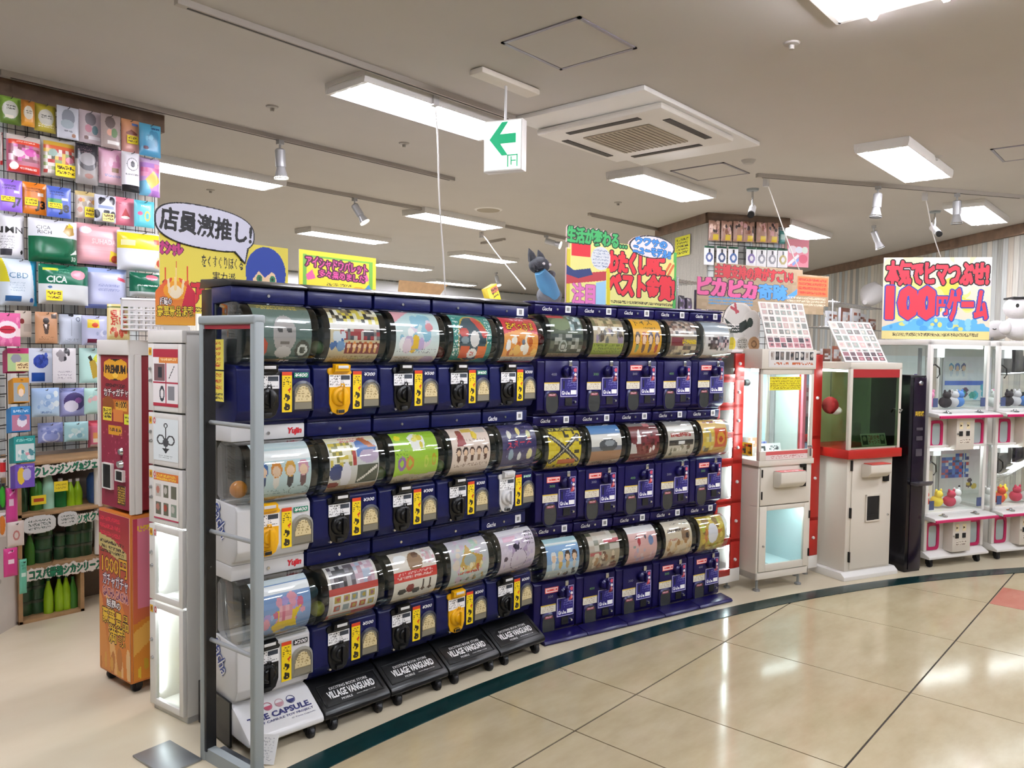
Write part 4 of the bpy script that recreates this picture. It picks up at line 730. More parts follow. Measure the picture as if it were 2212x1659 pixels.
PK = [
 ('green snack pouch, leftmost of the top row of packs', (0, 209, 45, 268), '#7ea23a', [('g', '#8fb84a', '#5f7a34'), ('e', .45, .5, .38, .32, '#c9cbbf'), ('s', .25, .5, .7, .68, '#3a3a30', 2, 3), ('r', .2, .2, .6, .3, '#e8e2d0')], .02),
 ('orange pouch between green and olive pouches, top row', (46, 217, 75, 273), '#d08a2e', [('g', '#a86a2c', '#d99a34'), ('e', .45, .5, .34, .26, '#c2b9a2'), ('s', .25, .45, .7, .6, '#3a3a30', 2, 4)], .02),
 ('olive gold pouch with grey oval, top row', (74, 226, 120, 285), '#b8a23a', [('g', '#a89a30', '#c8b84a'), ('e', .5, .5, .36, .3, '#c4c2b4'), ('s', .25, .45, .75, .6, '#3a3a30', 2, 5), ('s', .15, .12, .9, .28, '#efe6c8', 2, 3, .5)], .022),
 ('pale grey card pack with dark dome picture, top row', (123, 231, 170, 300), '#b9bcc4', [('e', .5, .66, .3, .26, '#7f848e'), ('e', .45, .45, .3, .14, '#9aa6ae'), ('s', .3, .2, .7, .28, '#55555c', 1, 3), ('e', .75, .12, .1, .06, '#8a5a3a')], .008),
 ('pink grey card pack with pink blob, top row', (171, 240, 218, 310), '#c9b9bd', [('e', .5, .74, .26, .2, '#7a747a'), ('e', .4, .45, .16, .12, '#c98a98'), ('e', .7, .42, .14, .14, '#6a8a90'), ('r', .4, .12, .95, .22, '#e8e4e6'), ('e', .3, .16, .1, .06, '#6a4a44')], .008),
 ('brown card pack with green and pink picture, top row', (218, 248, 260, 320), '#9d8c86', [('e', .45, .76, .26, .18, '#5f504c'), ('e', .42, .46, .14, .1, '#d8a08a'), ('e', .66, .46, .16, .14, '#5a7a4a'), ('r', .3, .12, .95, .22, '#e2dcd8')], .008),
 ('orange pink pack with yellow card, top row', (262, 259, 301, 332), '#d9a18e', [('g', '#e0a070', '#d49a94'), ('r', .55, .82, .9, .9, '#6a86c8'), ('p', [(.2, .6), (.5, .7), (.85, .6), (.8, .55), (.25, .55)], '#8a4a3a')], .014, (.25, .28, .85, .52)),
 ('sky blue pack at the right end of the top row', (301, 269, 347, 338), '#4f9cc0', [('g', '#58a8c8', '#4690b8'), ('s', .5, .82, .9, .9, '#1c3a6a', 1, 3, .8), ('blob', .2, .4, .8, .65, 10, ['#3c84a8', '#6ab4d0'], 4, (.06, .14)), ('e', .25, .24, .12, .06, '#6a4a5a')], .02),
 ('red edged pouch cut by the left edge, second row', (0, 286, 6, 356), '#c8beb8', [('r', 0, .0, 1, .12, '#b8282c'), ('r', .6, 0, 1, 1, '#b04a4a')], .01),
 ('clear pouch of magenta sweets with red label, second row', (14, 294, 87, 375), '#a85a70', [('r', 0, .86, 1, 1, '#c8bcb4'), ('r', .05, .74, .95, .86, '#d0442c'), ('s', .25, .77, .8, .84, '#f0c0b0', 1, 3), ('m', .05, .3, .95, .74, 8, 5, ['#7a3a4a', '#c05a9a', '#d8b4c4', '#8a4a5a', '#b07a8a'], 3), ('e', .65, .55, .18, .1, '#c43a9a'), ('e', .3, .5, .16, .1, '#d8c4cc'), ('r', .05, .03, .95, .2, '#c8352a'), ('e', .18, .16, .12, .1, '#f0e8e4'), ('s', .35, .08, .85, .16, '#f2d8d0', 1, 5)], .03),
 ('clear pouch of mixed sweets with yellow card, second row', (88, 300, 163, 384), '#b8b4ac', [('r', .05, .78, .95, .88, '#c8a23a'), ('r', .05, .7, .95, .78, '#d0643a'), ('m', .05, .08, .95, .7, 9, 7, ['#8a9a5a', '#c8c0b4', '#b84a44', '#d8b44a', '#5a5a4a', '#e8e4da'], 4), ('e', .3, .6, .12, .09, '#9ab4a8'), ('e', .78, .46, .12, .08, '#d88a9a')], .03, (.35, .02, .95, .34)),
 ('black and grey pack with arched dark picture, second row', (163, 312, 211, 398), '#8e8986', [('r', 0, .6, 1, 1, '#26242a'), ('s', .1, .62, .7, .95, '#8a6a74', 5, 3, .2), ('e', .5, .55, .42, .22, '#3a363a'), ('e', .5, .62, .36, .16, '#8a8688'), ('e', .55, .2, .2, .06, '#8a5a4c')], .02),
 ('pink card pack with small pink flowers, second row', (213, 322, 264, 398), '#dfa9c0', [('g', '#e2b0c8', '#d8b4bc'), ('blob', .2, .45, .8, .75, 7, ['#c878a0', '#eac8d8', '#d08ab0'], 3, (.06, .12)), ('r', .5, .34, .8, .46, '#8a6a4c'), ('s', .2, .18, .9, .28, '#7a8ab8', 1, 3, .5)], .02),
 ('white slim pack with round emblem and black base, second row', (263, 329, 301, 415), '#eceaf0', [('r', 0, 0, 1, .16, '#1c1a20'), ('ring', .5, .68, .32, .16, '#6a6a70', .9), ('e', .5, .68, .12, .08, '#3a3a40'), ('s', .15, .4, .9, .46, '#6a6a70', 1, 3)], .03),
 ('pink, yellow and blue pack at the end of the second row', (300, 342, 345, 424), '#c99ad6', [('r', 0, .86, 1, 1, '#d8b8dc'), ('m', .05, .5, .95, .85, 3, 3, ['#d878a8', '#b888d0', '#e89ac0'], 3), ('p', [(.2, .4), (.6, .66), (.95, .4), (.5, .18)], '#e4c04a'), ('p', [(0, .35), (.25, .4), (.5, .1), (.4, .0), (0, .0)], '#7ac0e0'), ('r', .55, 0, 1, .14, '#b07ac8')], .03),
 ('purple card pack lettered J7, third row', (0, 388, 48, 457), '#8a63c8', [('s', .1, .68, .7, .84, '#4a3478', 2, 3, .6), ('r', .6, .58, .85, .66, '#e8e4f0'), ('t', 'J7', .5, .12, .95, .46, '#1c1430', None, 1, 0, .05)], .01, (0, .3, .62, .46)),
 ('orange card pack lettered J3, third row', (49, 395, 100, 463), '#d97a22', [('s', .1, .68, .8, .84, '#8a4410', 2, 4, .6), ('r', .6, .58, .85, .68, '#f0e0d0'), ('t', 'J3', .5, .1, .95, .44, '#1c1410', None, 1, 0, .05)], .01, (.05, .26, .6, .5)),
 ('blue card pack lettered J8, third row', (101, 404, 153, 470), '#4b62b8', [('s', .1, .7, .7, .86, '#24306a', 2, 5, .6), ('r', .02, .3, .6, .6, '#2f8a4a'), ('r', .6, .56, .85, .64, '#dce0f0'), ('t', 'J8', .46, .1, .92, .44, '#10142a', None, 1, 0, .05)], .01, (.02, .28, .6, .46)),
 ('beige pack with small round motifs and yellow card, third row', (162, 414, 206, 472), '#c9bfb4', [('r', 0, .84, 1, 1, '#c8b47a'), ('blob', .1, .5, .9, .8, 8, ['#e8e2d8', '#a89a8a', '#c87a5a', '#d8a04a'], 3, (.06, .12)), ('e', .2, .3, .12, .1, '#b88a7a')], .018, (.4, .04, .98, .42)),
 ('black and white cow patterned pack, third row', (204, 422, 250, 480), '#c8ccd8', [('blob', .05, .1, .95, .95, 7, ['#1c1c22', '#e8e8ee', '#22222a'], 5, (.12, .2)), ('p', [(.15, .55), (.5, .85), (.9, .6), (.85, .45), (.15, .42)], '#dfe3ee'), ('r', .15, .5, .85, .6, '#8a9ac0')], .018, (.3, .02, .85, .32, '#e6dc8a')),
 ('rose pink pack with watermelon slice, third row', (247, 427, 290, 487), '#dd7a8e', [('p', [(.3, .3), (.75, .3), (.52, .62)], '#b8202e'), ('e', .52, .28, .22, .05, '#e8e0d8'), ('s', .2, .72, .6, .78, '#a83a54', 1, 3)], .014),
 ('aqua pack with small banana picture, third row', (290, 434, 333, 491), '#5cc0cf', [('ring', .6, .42, .14, .2, '#d8c05a', .6), ('e', .25, .5, .12, .07, '#d85a8a'), ('s', .3, .74, .7, .82, '#d8f0f4', 1, 3)], .016),
 ('white pouch printed NMN at the left edge', (0, 463, 52, 558), '#dedfe3', [('t', 'NMN', -.25, .56, .85, .7, K, None, 1, 0, .01), ('s', .0, .2, .5, .5, '#8a8a90', 5, 3, .35), ('r', 0, .06, .4, .2, '#3a3a42'), ('e', .82, .14, .06, .05, K)], .04),
 ('white and dark green pouch printed CICA RICH', (61, 475, 166, 568), '#d9dce2', [('r', 0, 0, 1, .58, '#0f5a3c'), ('t', 'CICA', .12, .74, .38, .82, '#3a3a3e', None, 1, 0, .0), ('t', 'RICH', .14, .64, .4, .72, '#3a3a3e', None, 1, 0, .0), ('p', [(.64, .72), (.74, .9), (.88, .86), (.9, .68), (.76, .62)], '#a8863a'), ('p', [(.74, .82), (.8, .95), (.9, .86)], '#d8c83a'), ('p', [(.8, .2), (.95, .34), (.98, .24)], '#dfe8e2'), ('t', '30', .84, .06, .95, .16, '#c8d8cc')], .05),
 ('pale pink pouch printed SUHADA with price sticker', (162, 485, 259, 572), '#e2a9ae', [('m', 0, .2, 1, .9, 1, 9, ['#e2a9ae', '#e8b4b8', '#dfa2a8'], 3), ('t', 'SUHADA', .3, .5, .85, .62, '#f0d0d0', None, 1, 0, .02), ('e', .18, .82, .12, .09, '#e8dcea'), ('p', [(.7, .1), (.95, .04), (.98, .28), (.72, .36)], '#e8c83a'), ('e', .84, .16, .1, .09, '#b84a2a')], .045),
 ('yellow and white pouch at the end of the fourth row', (253, 502, 355, 586), '#d9dfe6', [('r', 0, .55, 1, .95, '#e2d42a'), ('r', .05, .62, .3, .76, '#f0ecb0'), ('r', .7, .7, .9, .82, '#d85a3a'), ('p', [(.72, .1), (.92, .06), (.95, .28), (.78, .38)], '#e8d8b0'), ('e', .84, .22, .08, .1, '#b84a2a')], .05),
 ('white and turquoise pouch printed CBD, fifth row', (0, 560, 79, 660), '#ccd8e2', [('p', [(.78, 1), (1, 1), (1, 0), (.9, 0)], '#1fa4cc'), ('t', 'CBD', .18, .58, .68, .7, '#4a7a9a', None, 1, 0, .0), ('s', .2, .3, .6, .5, '#9ab0c0', 4, 3, .35), ('r', .1, .08, .5, .2, '#2c5a8a'), ('e', .8, .12, .06, .05, '#1f5aa0'), ('p', [(0, .5), (.2, .5), (.05, 1), (0, 1)], '#c8c02a')], .05),
 ('green and white pouch printed CICA with yellow card', (83, 573, 190, 658), '#d3d8d8', [('r', 0, .5, 1, 1, '#11644a'), ('t', 'CICA', .12, .54, .5, .7, '#e8f0ec', None, 1, 0, .02), ('r', .06, .84, .34, .9, '#c8d43a'), ('e', .74, .76, .16, .12, '#d88a9a'), ('s', .3, .78, .55, .9, '#5a9a80', 2, 3, .4), ('e', .18, .42, .04, .03, '#2a5a8a')], .05, (.08, .08, .4, .34)),
 ('lavender grey pouch with red mark, fifth row', (184, 580, 273, 667), '#b9bfdc', [('r', 0, .88, 1, 1, '#9ab0e0'), ('s', .25, .4, .75, .62, '#8a92c0', 2, 3, .5), ('p', [(.7, .72), (.95, .66), (.95, .74), (.72, .8)], '#c8405a'), ('r', 0, 0, 1, .1, '#7a8ad0')], .045),
 ('dark green pouch behind the white basket', (280, 590, 355, 642), '#0f5f45', [('s', .15, .4, .7, .52, '#e0ece6', 1, 3, .6), ('e', .55, .8, .18, .12, '#c86a7a'), ('r', 0, 0, 1, .2, '#c4cccc')], .045),
 ('beige card pack with dark red dot, sixth row', (32, 671, 68, 728), '#c3b5a6', [('e', .4, .6, .14, .1, '#6a1f1c'), ('r', .5, .2, .95, .5, '#b0a294')], .008),
 ('tan brown card pack with dark figure, sixth row', (76, 674, 124, 742), '#b88a66', [('e', .45, .72, .14, .1, '#2a2422'), ('p', [(.3, .62), (.6, .62), (.54, .3), (.4, .3)], '#4a3c34'), ('p', [(.36, .6), (.46, .46), (.5, .62)], '#e8e0d8'), ('r', .7, .8, .95, .94, '#3a2c24'), ('s', .15, .12, .8, .22, '#7a5a40', 2, 3, .35)], .014),
 ('bluish white card pack with faint outline, sixth row', (128, 679, 177, 744), '#c4cddb', [('ring', .8, .84, .1, .08, '#6a7484', .6), ('l', .5, .8, .5, .3, .03, '#a4aebc'), ('s', .2, .08, .8, .2, '#8a94a4', 2, 3, .35), ('r', .4, .93, .6, 1, '#2a2e38')], .014),
 ('lavender pack with yellow sticker and wine red mark, sixth row', (177, 682, 234, 746), '#b7bcd6', [('r', .14, .58, .58, .86, '#e0c83a'), ('e', .42, .68, .12, .08, '#c84a2a'), ('blob', .5, .34, .8, .56, 4, ['#d4d8e8', '#9aa2c0'], 3, (.06, .1)), ('r', .14, .08, .5, .22, '#5a1830')], .03),
 ('white card pack with blue flower, seventh row', (62, 752, 113, 827), '#cdd6e4', [('e', .5, .62, .32, .2, '#31479c'), ('blob', .25, .45, .75, .8, 12, ['#3c52a8', '#24387c', '#4a62b8'], 3, (.05, .09)), ('r', .1, .04, .66, .3, '#1f4a94')], .006),
 ('white card pack with black ink blots, seventh row', (114, 752, 164, 827), '#d7d5d7', [('blob', .1, .5, .75, .95, 8, ['#1c1a1e', '#8a868a', '#26242a'], 6, (.06, .13)), ('s', .2, .1, .8, .36, '#9a96a0', 3, 3, .4)], .006),
 ('mint card pack with gold bottle and yellow sticker, seventh row', (171, 752, 226, 827), '#b9e0d6', [('p', [(.36, .62), (.58, .68), (.8, .2), (.5, .12)], '#b0963a'), ('p', [(.3, .74), (.42, .8), (.5, .66), (.4, .62)], '#2a2a24'), ('p', [(.5, .7), (.8, .94), (1, .7), (.72, .54)], '#cfd83a'), ('e', .76, .74, .1, .08, '#4a8a3a')], .012),
 ('pale blue film pack, eighth row', (68, 838, 128, 900), '#a9c3e0', [('g', '#9ab8e0', '#b4cfe0'), ('blob', .2, .2, .9, .8, 12, ['#c4d8ea', '#8fb0d8', '#d8e4e8'], 3, (.06, .14)), ('s', .3, .1, .7, .2, '#6a84b0', 1, 3)], .014),
 ('lavender film pack with dark purple shape, eighth row', (129, 838, 184, 899), '#a3a8d8', [('e', .55, .52, .42, .32, '#4c4474'), ('e', .42, .36, .28, .2, '#e2e0ee'), ('e', .7, .56, .14, .1, '#8a5a9a'), ('r', 0, .84, 1, 1, '#8c96d0')], .014),
 ('mint film pack with pastel print, eighth row', (182, 838, 226, 894), '#b4dcd2', [('blob', .1, .2, .9, .8, 12, ['#d8ecd8', '#e8d8c8', '#a8d0c8', '#e0b8b8'], 4, (.08, .16))], .014),
 ('periwinkle film pack with white outline print, ninth row', (82, 913, 136, 956), '#93a0d4', [('ring', .5, .3, .36, .3, '#d0d8f0', .8), ('blob', .1, .5, .9, .9, 8, ['#b0bce4', '#7c8cc8'], 3, (.05, .1))], .012),
 ('aqua film pack with grey print, ninth row', (139, 911, 191, 953), '#9fccd0', [('blob', .2, .2, .8, .7, 9, ['#d4e4e4', '#7aa8b4', '#c0dcd8'], 5, (.06, .14))], .012),
 ('pink red pouch with orange label, ninth row', (190, 908, 225, 966), '#d8738a', [('r', 0, .82, 1, 1, '#d04a5c'), ('r', .2, .22, 1, .56, '#e0a060'), ('r', .2, .2, 1, .34, '#eadcc0'), ('r', .1, 0, .9, .12, '#e8dce0')], .03),
]
for i, q in enumerate(PK):
    lab, bx, base, ops, d = q[:5]; pack(lab, bx, base, ops, d, q[5] if len(q) > 5 else None, Y=4.985-.055*(i % 2))
# near stacks of boxes and packs hung on the leaning end panel
NEAR = [
 ('magenta stack of card packs with green picture', (16, 752, 62, 802), '#b82a6a', [('r', .0, .0, 1, .78, '#a8c48a'), ('e', .4, .55, .24, .2, '#8a8a9a'), ('r', .4, .05, 1, .4, '#e0d09a'), ('s', .45, .1, .95, .34, '#6a3a1a', 2, 3)]),
 ('amber stack of card packs with grey picture', (28, 816, 63, 869), '#c98a1e', [('r', .05, .05, .95, .8, '#9aa6ac'), ('e', .5, .5, .24, .26, '#d8a43a'), ('e', .5, .4, .16, .16, '#f0d8c0')]),
 ('blue stack of card packs with pink print', (24, 878, 66, 932), '#2f84c4', [('r', .05, .05, .95, .66, '#b87a94'), ('e', .55, .38, .26, .2, '#e8e4f0'), ('e', .6, .55, .2, .12, '#5a7ab8'), ('s', .1, .74, .9, .9, '#c8e0f4', 1, 3)]),
 ('teal stack of card packs with pale print', (30, 942, 76, 998), '#1f8f8c', [('r', .08, .08, .95, .7, '#c8dcdc'), ('blob', .2, .15, .85, .6, 10, ['#d89aa8', '#8ac4c4', '#e8ecec', '#4a8a94'], 3, (.07, .14)), ('s', .1, .78, .9, .92, '#8ad0cc', 1, 3)]),
 ('purple pack with yellow figures under the teal stack', (33, 1002, 75, 1053), '#6a4fb0', [('e', .3, .5, .2, .36, '#d8b83a'), ('e', .6, .55, .22, .26, '#b8b8dc'), ('s', .2, .8, .9, .92, '#c0b4e8', 1, 3)]),
]
for lab, bx, base, ops in NEAR:
    x0, y0, x1, y1 = bx; Y = 4.42; p0, p1 = at(x0, (y0+y1)/2, Y=Y), at(x1, (y0+y1)/2, Y=Y); zt, zb = at((x0+x1)/2, y0, Y=Y).z, at((x0+x1)/2, y1, Y=Y).z
    pc = Pic(26, 30, base); pc.ops(ops); w, h = p1.x-p0.x, zt-zb
    t = thing('card_pack_stack', lab, 'pack stack', (p0.x, Y, zb), 0, 'stacks of card packs by the end panel')
    put('front_pack', inkmesh('front_pack', pc, flatmap(w, h), .003, base), t)
    m = mat('pack_'+base, base, .4)
    for k in range(1, 7): B().box((0, .006+(k-1)*.012, -.002*k), (w, .006+(k-1)*.012+.009, h-.003*k)).put('pack', m, t)
    B().tube([(w/2, -.03, h-.01), (w/2, .12, h-.01)], .002, 5).put('hook', HOOK, t)
N2 = [
 ('pink pack with white price square, upper of two', (13, 1054, 38, 1128), '#c2408a', [('r', .2, .48, .6, .68, '#e0c8d8'), ('l', .3, .8, .7, .9, .03, '#e8a8d0')]),
 ('small cream card with faint red drawing', (16, 1126, 52, 1180), '#cfc5be', [('ring', .5, .45, .2, .2, '#b87a74', .6)]),
 ('magenta pack with white price square, lower of two', (8, 1184, 38, 1245), '#c23a80', [('r', .3, .45, .7, .62, '#e8d4e0'), ('l', .3, .85, .7, .9, .03, '#e8a8d0')]),
 ('mint green slim pack beside the bottle shelf', (42, 1208, 58, 1282), '#5fae94', [('r', .2, .5, .8, .62, '#c8e4d8'), ('s', .2, .7, .8, .95, '#2f7a62', 3, 3)]),
 ('red and white pack at the left picture edge', (0, 990, 13, 1032), '#d8ccc8', [('r', 0, .3, 1, .8, '#c8282c')]),
 ('green and black pack at the left picture edge', (0, 1044, 12, 1102), '#2a2a2c', [('e', .4, .5, .5, .4, '#2f9a2c')]),
 ('orange bottle picture pack at the left picture edge', (0, 1108, 13, 1160), '#d8d0cc', [('e', .3, .5, .5, .4, '#c8742a')]),
]
for lab, bx, base, ops in N2: pack(lab, bx, base, ops, .01, None, Y=4.52, wall=4.6, group='packs by the end panel')
q = pack('pink scalloped card with red lips at the left edge', (-14, 676, 44, 748), '#d8649a', [('blob', .0, .0, 1, 1, 40, ['#d8649a', '#e888b4'], 3, (.05, .09)), ('e', .5, .5, .42, .26, '#f0e4ea'), ('e', .5, .5, .3, .12, '#b82a44'), ('l', .25, .5, .75, .5, .015, '#7a1424'), ('r', .8, .3, 1, .55, '#f0d8dc')], .008, None, Y=4.4, wall=4.5, group='packs by the end panel')
e0 = at(38, 1350, Z=0); ea = math.degrees(math.atan2(.068, .074))
t = thing('end_panel', 'white leaning end panel with hooks at the left edge', 'display panel', (e0.x-.75*math.cos(math.radians(ea)), e0.y-.75*math.sin(math.radians(ea)), 0), ea)
B().box((0, 0, 0), (.75, .025, .66)).put('board', mat('panel_grey_white', '#cfcac4', .5, noise=.06, nscale=5), t); B().box((.7, -.012, .66), (.75, .02, 1.62)).put('upright', WHITEM, t)
B().lathe([(0, -.002), (.012, -.002), (.014, 0), (0, 0)], 14, (.6, -.001, .28), axis='y').put('round_mark', mat('mark_grey', '#a8a29c', .5), t)
put('wires', gridpanel(.7, .9, .08, .003, WIRE), t, (.0, .01, .68))

# ---- bottle shelf
SH0, SH1, SHY = 1.39, 2.02, 4.72
SHELFW = mat('shelf_wood', '#a5845c', .6, noise=.2, nscale=12); SHELFB = mat('shelf_back', '#6f665c', .7)
t = thing('bottle_shelf', 'low wooden shelf of green bottles and jars under the packs', 'shelf', (SH0, SHY, 0))
zz = [0.02, .30, .60, .88]; wd = [.33, .62, .62, .62]
B().box((0, .26, 0), (.62, .275, .9)).put('back_board', SHELFB, t)
for k, z in enumerate(zz):
    B().box((0, 0, z-.02), (wd[k], .26, z)).put('shelf_board', SHELFW, t, .002)
B().box((0, .0, 0), (.02, .26, .9)).put('side_board', SHELFW, t); B().box((.31, .0, 0), (.33, .26, .28)).put('side_board', SHELFW, t)
B().tube([(.42, .03, .31), (.42, .03, .87)], .022, 12).put('post', WHITEM, t)
GR = [clear('bottle_green%d' % i, c, .06, .1) for i, c in enumerate([(.25, .5, .2), (.5, .75, .15), (.2, .38, .22), (.6, .85, .7)])]
GRS = [mat('bottle_solid%d' % i, c, .18) for i, c in enumerate(['#3c7a2c', '#8fb81c', '#2f5236', '#a8dcc0', '#1f6b34'])]
def bottle(x, y, z, r, h, m, cap, label, fat=False):
    t = thing('bottle', label, 'bottle', (x, y, z), 0, 'green bottles on the low shelf')
    pr = [(0, 0), (r, 0), (r, h*.45), (r*.85, h*.6), (r*.4, h*.82), (r*.32, h*.9), (0, h*.9)] if not fat else [(0, 0), (r, 0), (r, h*.72), (r*.7, h*.82), (r*.5, h*.88), (0, h*.88)]
    B().lathe(pr, 14).put('glass', m, t); B().lathe([(0, h*.9), (r*.38, h*.9), (r*.38, h), (0, h)], 10).put('cap', cap, t)
def jar(x, y, z, r, h, m, label):
    t = thing('jar', label, 'jar', (x, y, z), 0, 'dark green jars on the low shelf')
    B().lathe([(0, 0), (r, 0), (r, h*.8), (0, h*.8)], 18).put('glass', m, t); B().lathe([(0, h*.8), (r*1.03, h*.8), (r*1.03, h), (0, h)], 18).put('lid', mat('jar_lid', '#3a4a38', .4), t)
bs = [(46, 36, .2, 2, False), (78, 34, .2, 0, True), (104, 40, .25, 3, False), (131, 30, .16, 4, False), (152, 26, .15, 1, False), (168, 26, .15, 1, False)]
nm = ['dark olive bottle at the left of the upper shelf', 'squat dark green bottle behind the yellow tag', 'tall pale mint bottle on the upper shelf', 'deep green cone bottle beside the mint bottle', 'lime green cone bottle, left of two on the upper shelf', 'lime green cone bottle beside the white post']
for (px, wpx, h, c, fat), n in zip(bs, nm):
    p = at(px, 1115, Y=SHY+.1); bottle(p.x, SHY+.1, .60, .032 if c != 1 else .026, h, GRS[c], WHITEM, n, fat)
k = 0
for px, n in ((62, 1), (92, 3), (128, 2), (158, 3), (180, 3)):
    p = at(px, 1220, Y=SHY+.12)
    if px == 62: bottle(p.x, SHY+.1, .30, .026, .18, GRS[0], WHITEM, 'short green bottle left of the jar stacks'); continue
    for i in range(n):
        jar(p.x+.004*i, SHY+.12, .30+i*.075, .046 if px != 128 else .03, .073, GRS[2], 'dark green round jar, %s of the %s stack on the middle shelf' % (('bottom', 'second', 'top')[i], {92: 'left', 128: 'narrow', 158: 'right', 180: 'far right'}[px]))
for px, n in ((52, 3), (80, 3)):
    p = at(px, 1335, Y=SHY+.12)
    for i in range(n): jar(p.x, SHY+.13, .02+i*.078, .046, .076, GRS[2], 'dark green round jar, %s of the %s stack on the bottom shelf' % (('bottom', 'second', 'top')[i], {52: 'left', 80: 'right'}[px]))
for k, px in enumerate((105, 128, 143, 158)):
    p = at(px, 1325, Y=SHY+.06); bottle(p.x, SHY+.06, .02, .025, .2-.02*(k == 3), GRS[1 if k < 3 else 0], GRS[4], ['lime bottle nearest the jars on the bottom shelf', 'second lime bottle on the bottom shelf', 'third lime bottle on the bottom shelf', 'darker green bottle at the end of the bottom shelf'][k])
def ragged(w, h, ops, seed=1, wc=90, hc=20):
    pc = Pic(wc, hc, '#d9d4cc'); pc.ops(ops); rg = np.random.RandomState(seed)
    top = 1-np.abs(np.convolve(rg.rand(wc+4), np.ones(5)/5, 'valid'))*.35+.05; bot = np.abs(np.convolve(rg.rand(wc+4), np.ones(5)/5, 'valid'))*.3
    pc.al = (pc.Y < top[None]) & (pc.Y > bot[None]); return pc
def banner(px0, py0, px1, py1, h, text, label, seed, Y=SHY-.015):
    a, b_ = at(px0, py0, Y=Y), at(px1, py1, Y=Y); w = b_.x-a.x
    pc = ragged(w, h, [('t', text, .03, .2, .97, .84, '#0f7a52', '#083a2a', 1, 0, .03)], seed, 130, 26)
    o = put('shelf_banner', inkmesh('shelf_banner', pc, flatmap(w, h), .003, '#d9d4cc'), None, (a.x, Y, a.z), (0, -math.atan2(b_.z-a.z, w), 0)); tag(o, label, 'banner', 'ragged shelf banners')
banner(70, 1037, 232, 1012, .075, 'クレンジング&ジェル', 'ragged white banner with green lettering above the upper bottles', 2)
banner(58, 1262, 225, 1232, .085, 'コスパ最強シカシリーズ', 'ragged white banner with green lettering above the bottom shelf', 3)
banner(165, 1136, 225, 1124, .07, 'ツボクサ', 'short ragged banner with green lettering beside the post', 4)
for i, (bx, lab) in enumerate([((50, 1118, 121, 1157), 'wide cloud shaped note card on the shelf edge'), ((125, 1108, 168, 1140), 'round cloud shaped note card on the shelf edge')]):
    Y = SHY-.018; p0, p1 = at(bx[0], bx[3], Y=Y), at(bx[2], bx[3], Y=Y); h = at(bx[0], bx[1], Y=Y).z-p0.z
    pc = Pic(44, 26, '#cfd2cf'); pc.ops([('s', .15, .2, .85, .8, '#4a5a54', 3, 3+i, .45)]); pc.al = ((pc.X-.5)/.5)**2+((pc.Y-.5)/.5)**4 <= 1
    tag(put('note_card', inkmesh('note_card', pc, flatmap(p1.x-p0.x, h), .003, '#bbb'), None, p0), lab, 'note card', 'note cards on the bottle shelf')
for i, (bx, lab) in enumerate([((68, 1072, 100, 1092), 'yellow price card in front of the squat bottle'), ((117, 1041, 147, 1063), 'plain yellow card hanging above the cone bottles')]):
    Y = SHY-.02; p0, p1 = at(bx[0], bx[3], Y=Y), at(bx[2], bx[3], Y=Y); h = at(bx[0], bx[1], Y=Y).z-p0.z
    pc = Pic(26, 16, '#dcc822'); pc.ops([('r', .15, .3, .85, .7, '#a83a1c') if i == 0 else ('s', .1, .2, .9, .8, '#a8941a', 2, 3)])
    o = tag(sheet('price_card', pc, p1.x-p0.x, h, None, p0), lab, 'price card', 'yellow price cards')
    B().tube([((p1.x-p0.x)/2, .001, h*.5), ((p1.x-p0.x)/2, .03, h*.5+.0)], .0015, 4).put('clip', HOOK, o)
o = B().lathe([(0, 0), (.05, .0), (.06, .02), (.06, .14), (.045, .17), (0, .17)], 18).put('blue_tub', mat('tub_blue', '#3c5f9a', .4), None, loc=(at(212, 1065, Y=SHY+.1).x, SHY+.1, .6)); tag(o, 'blue tub behind the white shelf post', 'tub')

# ---- red premium vending machine facing left
def face(w, h): return Pic(int(w*230), int(h*230))
RV = thing('vending_machine', 'tall red and gold premium capsule vending machine on casters', 'vending machine', (1.414, 3.714, 0), -86.6)
RW_, RDp = .3, .42
B().box((.012, .012, .8), (RW_-.012, RDp, 1.475)).put('upper_body', mat('deep_red', '#8a1f2a', .4), RV, .004)
fr = B().box((0, 0, 1.475), (RW_, RDp, 1.54)); fr.box((0, 0, .79), (.014, .02, 1.48)); fr.box((RW_-.014, 0, .79), (RW_, .02, 1.48)); fr.box((RW_-.02, .02, .79), (RW_+.004, .05, 1.48)); fr.put('frame', WHITEM, RV, .003)
pc = Pic(52, 96, '#8c1f2c'); pc.ops([('e', .5, .83, .42, .13, '#2a1610'), ('p', [(.12, .92), (.3, .96), (.5, .93), (.7, .96), (.88, .92), (.9, .74), (.7, .7), (.5, .72), (.3, .7), (.1, .74)], '#e0a422'), ('t', 'PREMIUM', .16, .78, .84, .88, '#2a1408', None, 1, 0, .04), ('e', .5, .76, .1, .03, '#f4c84a'), ('s', .15, .6, .85, .67, '#3a0c14', 1, 3, .7), ('t', 'ガチャガチャ', .1, .5, .92, .6, '#f6f0ec', '#20080c', 1, .02, .04), ('r', .05, .3, .95, .47, '#b8641c'), ('e', .25, .4, .2, .1, '#8a4a12'), ('r', .5, .33, .88, .45, '#e0a83a'), ('t', '¥1000', .5, .37, .88, .45, '#2a1408'), ('r', .06, .2, .36, .36, '#e6d23a'), ('s', .08, .22, .34, .35, '#241a08', 3, 3, .6), ('r', .42, .2, .75, .34, '#d8823c'), ('r', .78, .18, .98, .3, '#dce03a'), ('s', .8, .2, .96, .28, '#6a6a10', 2, 4)])
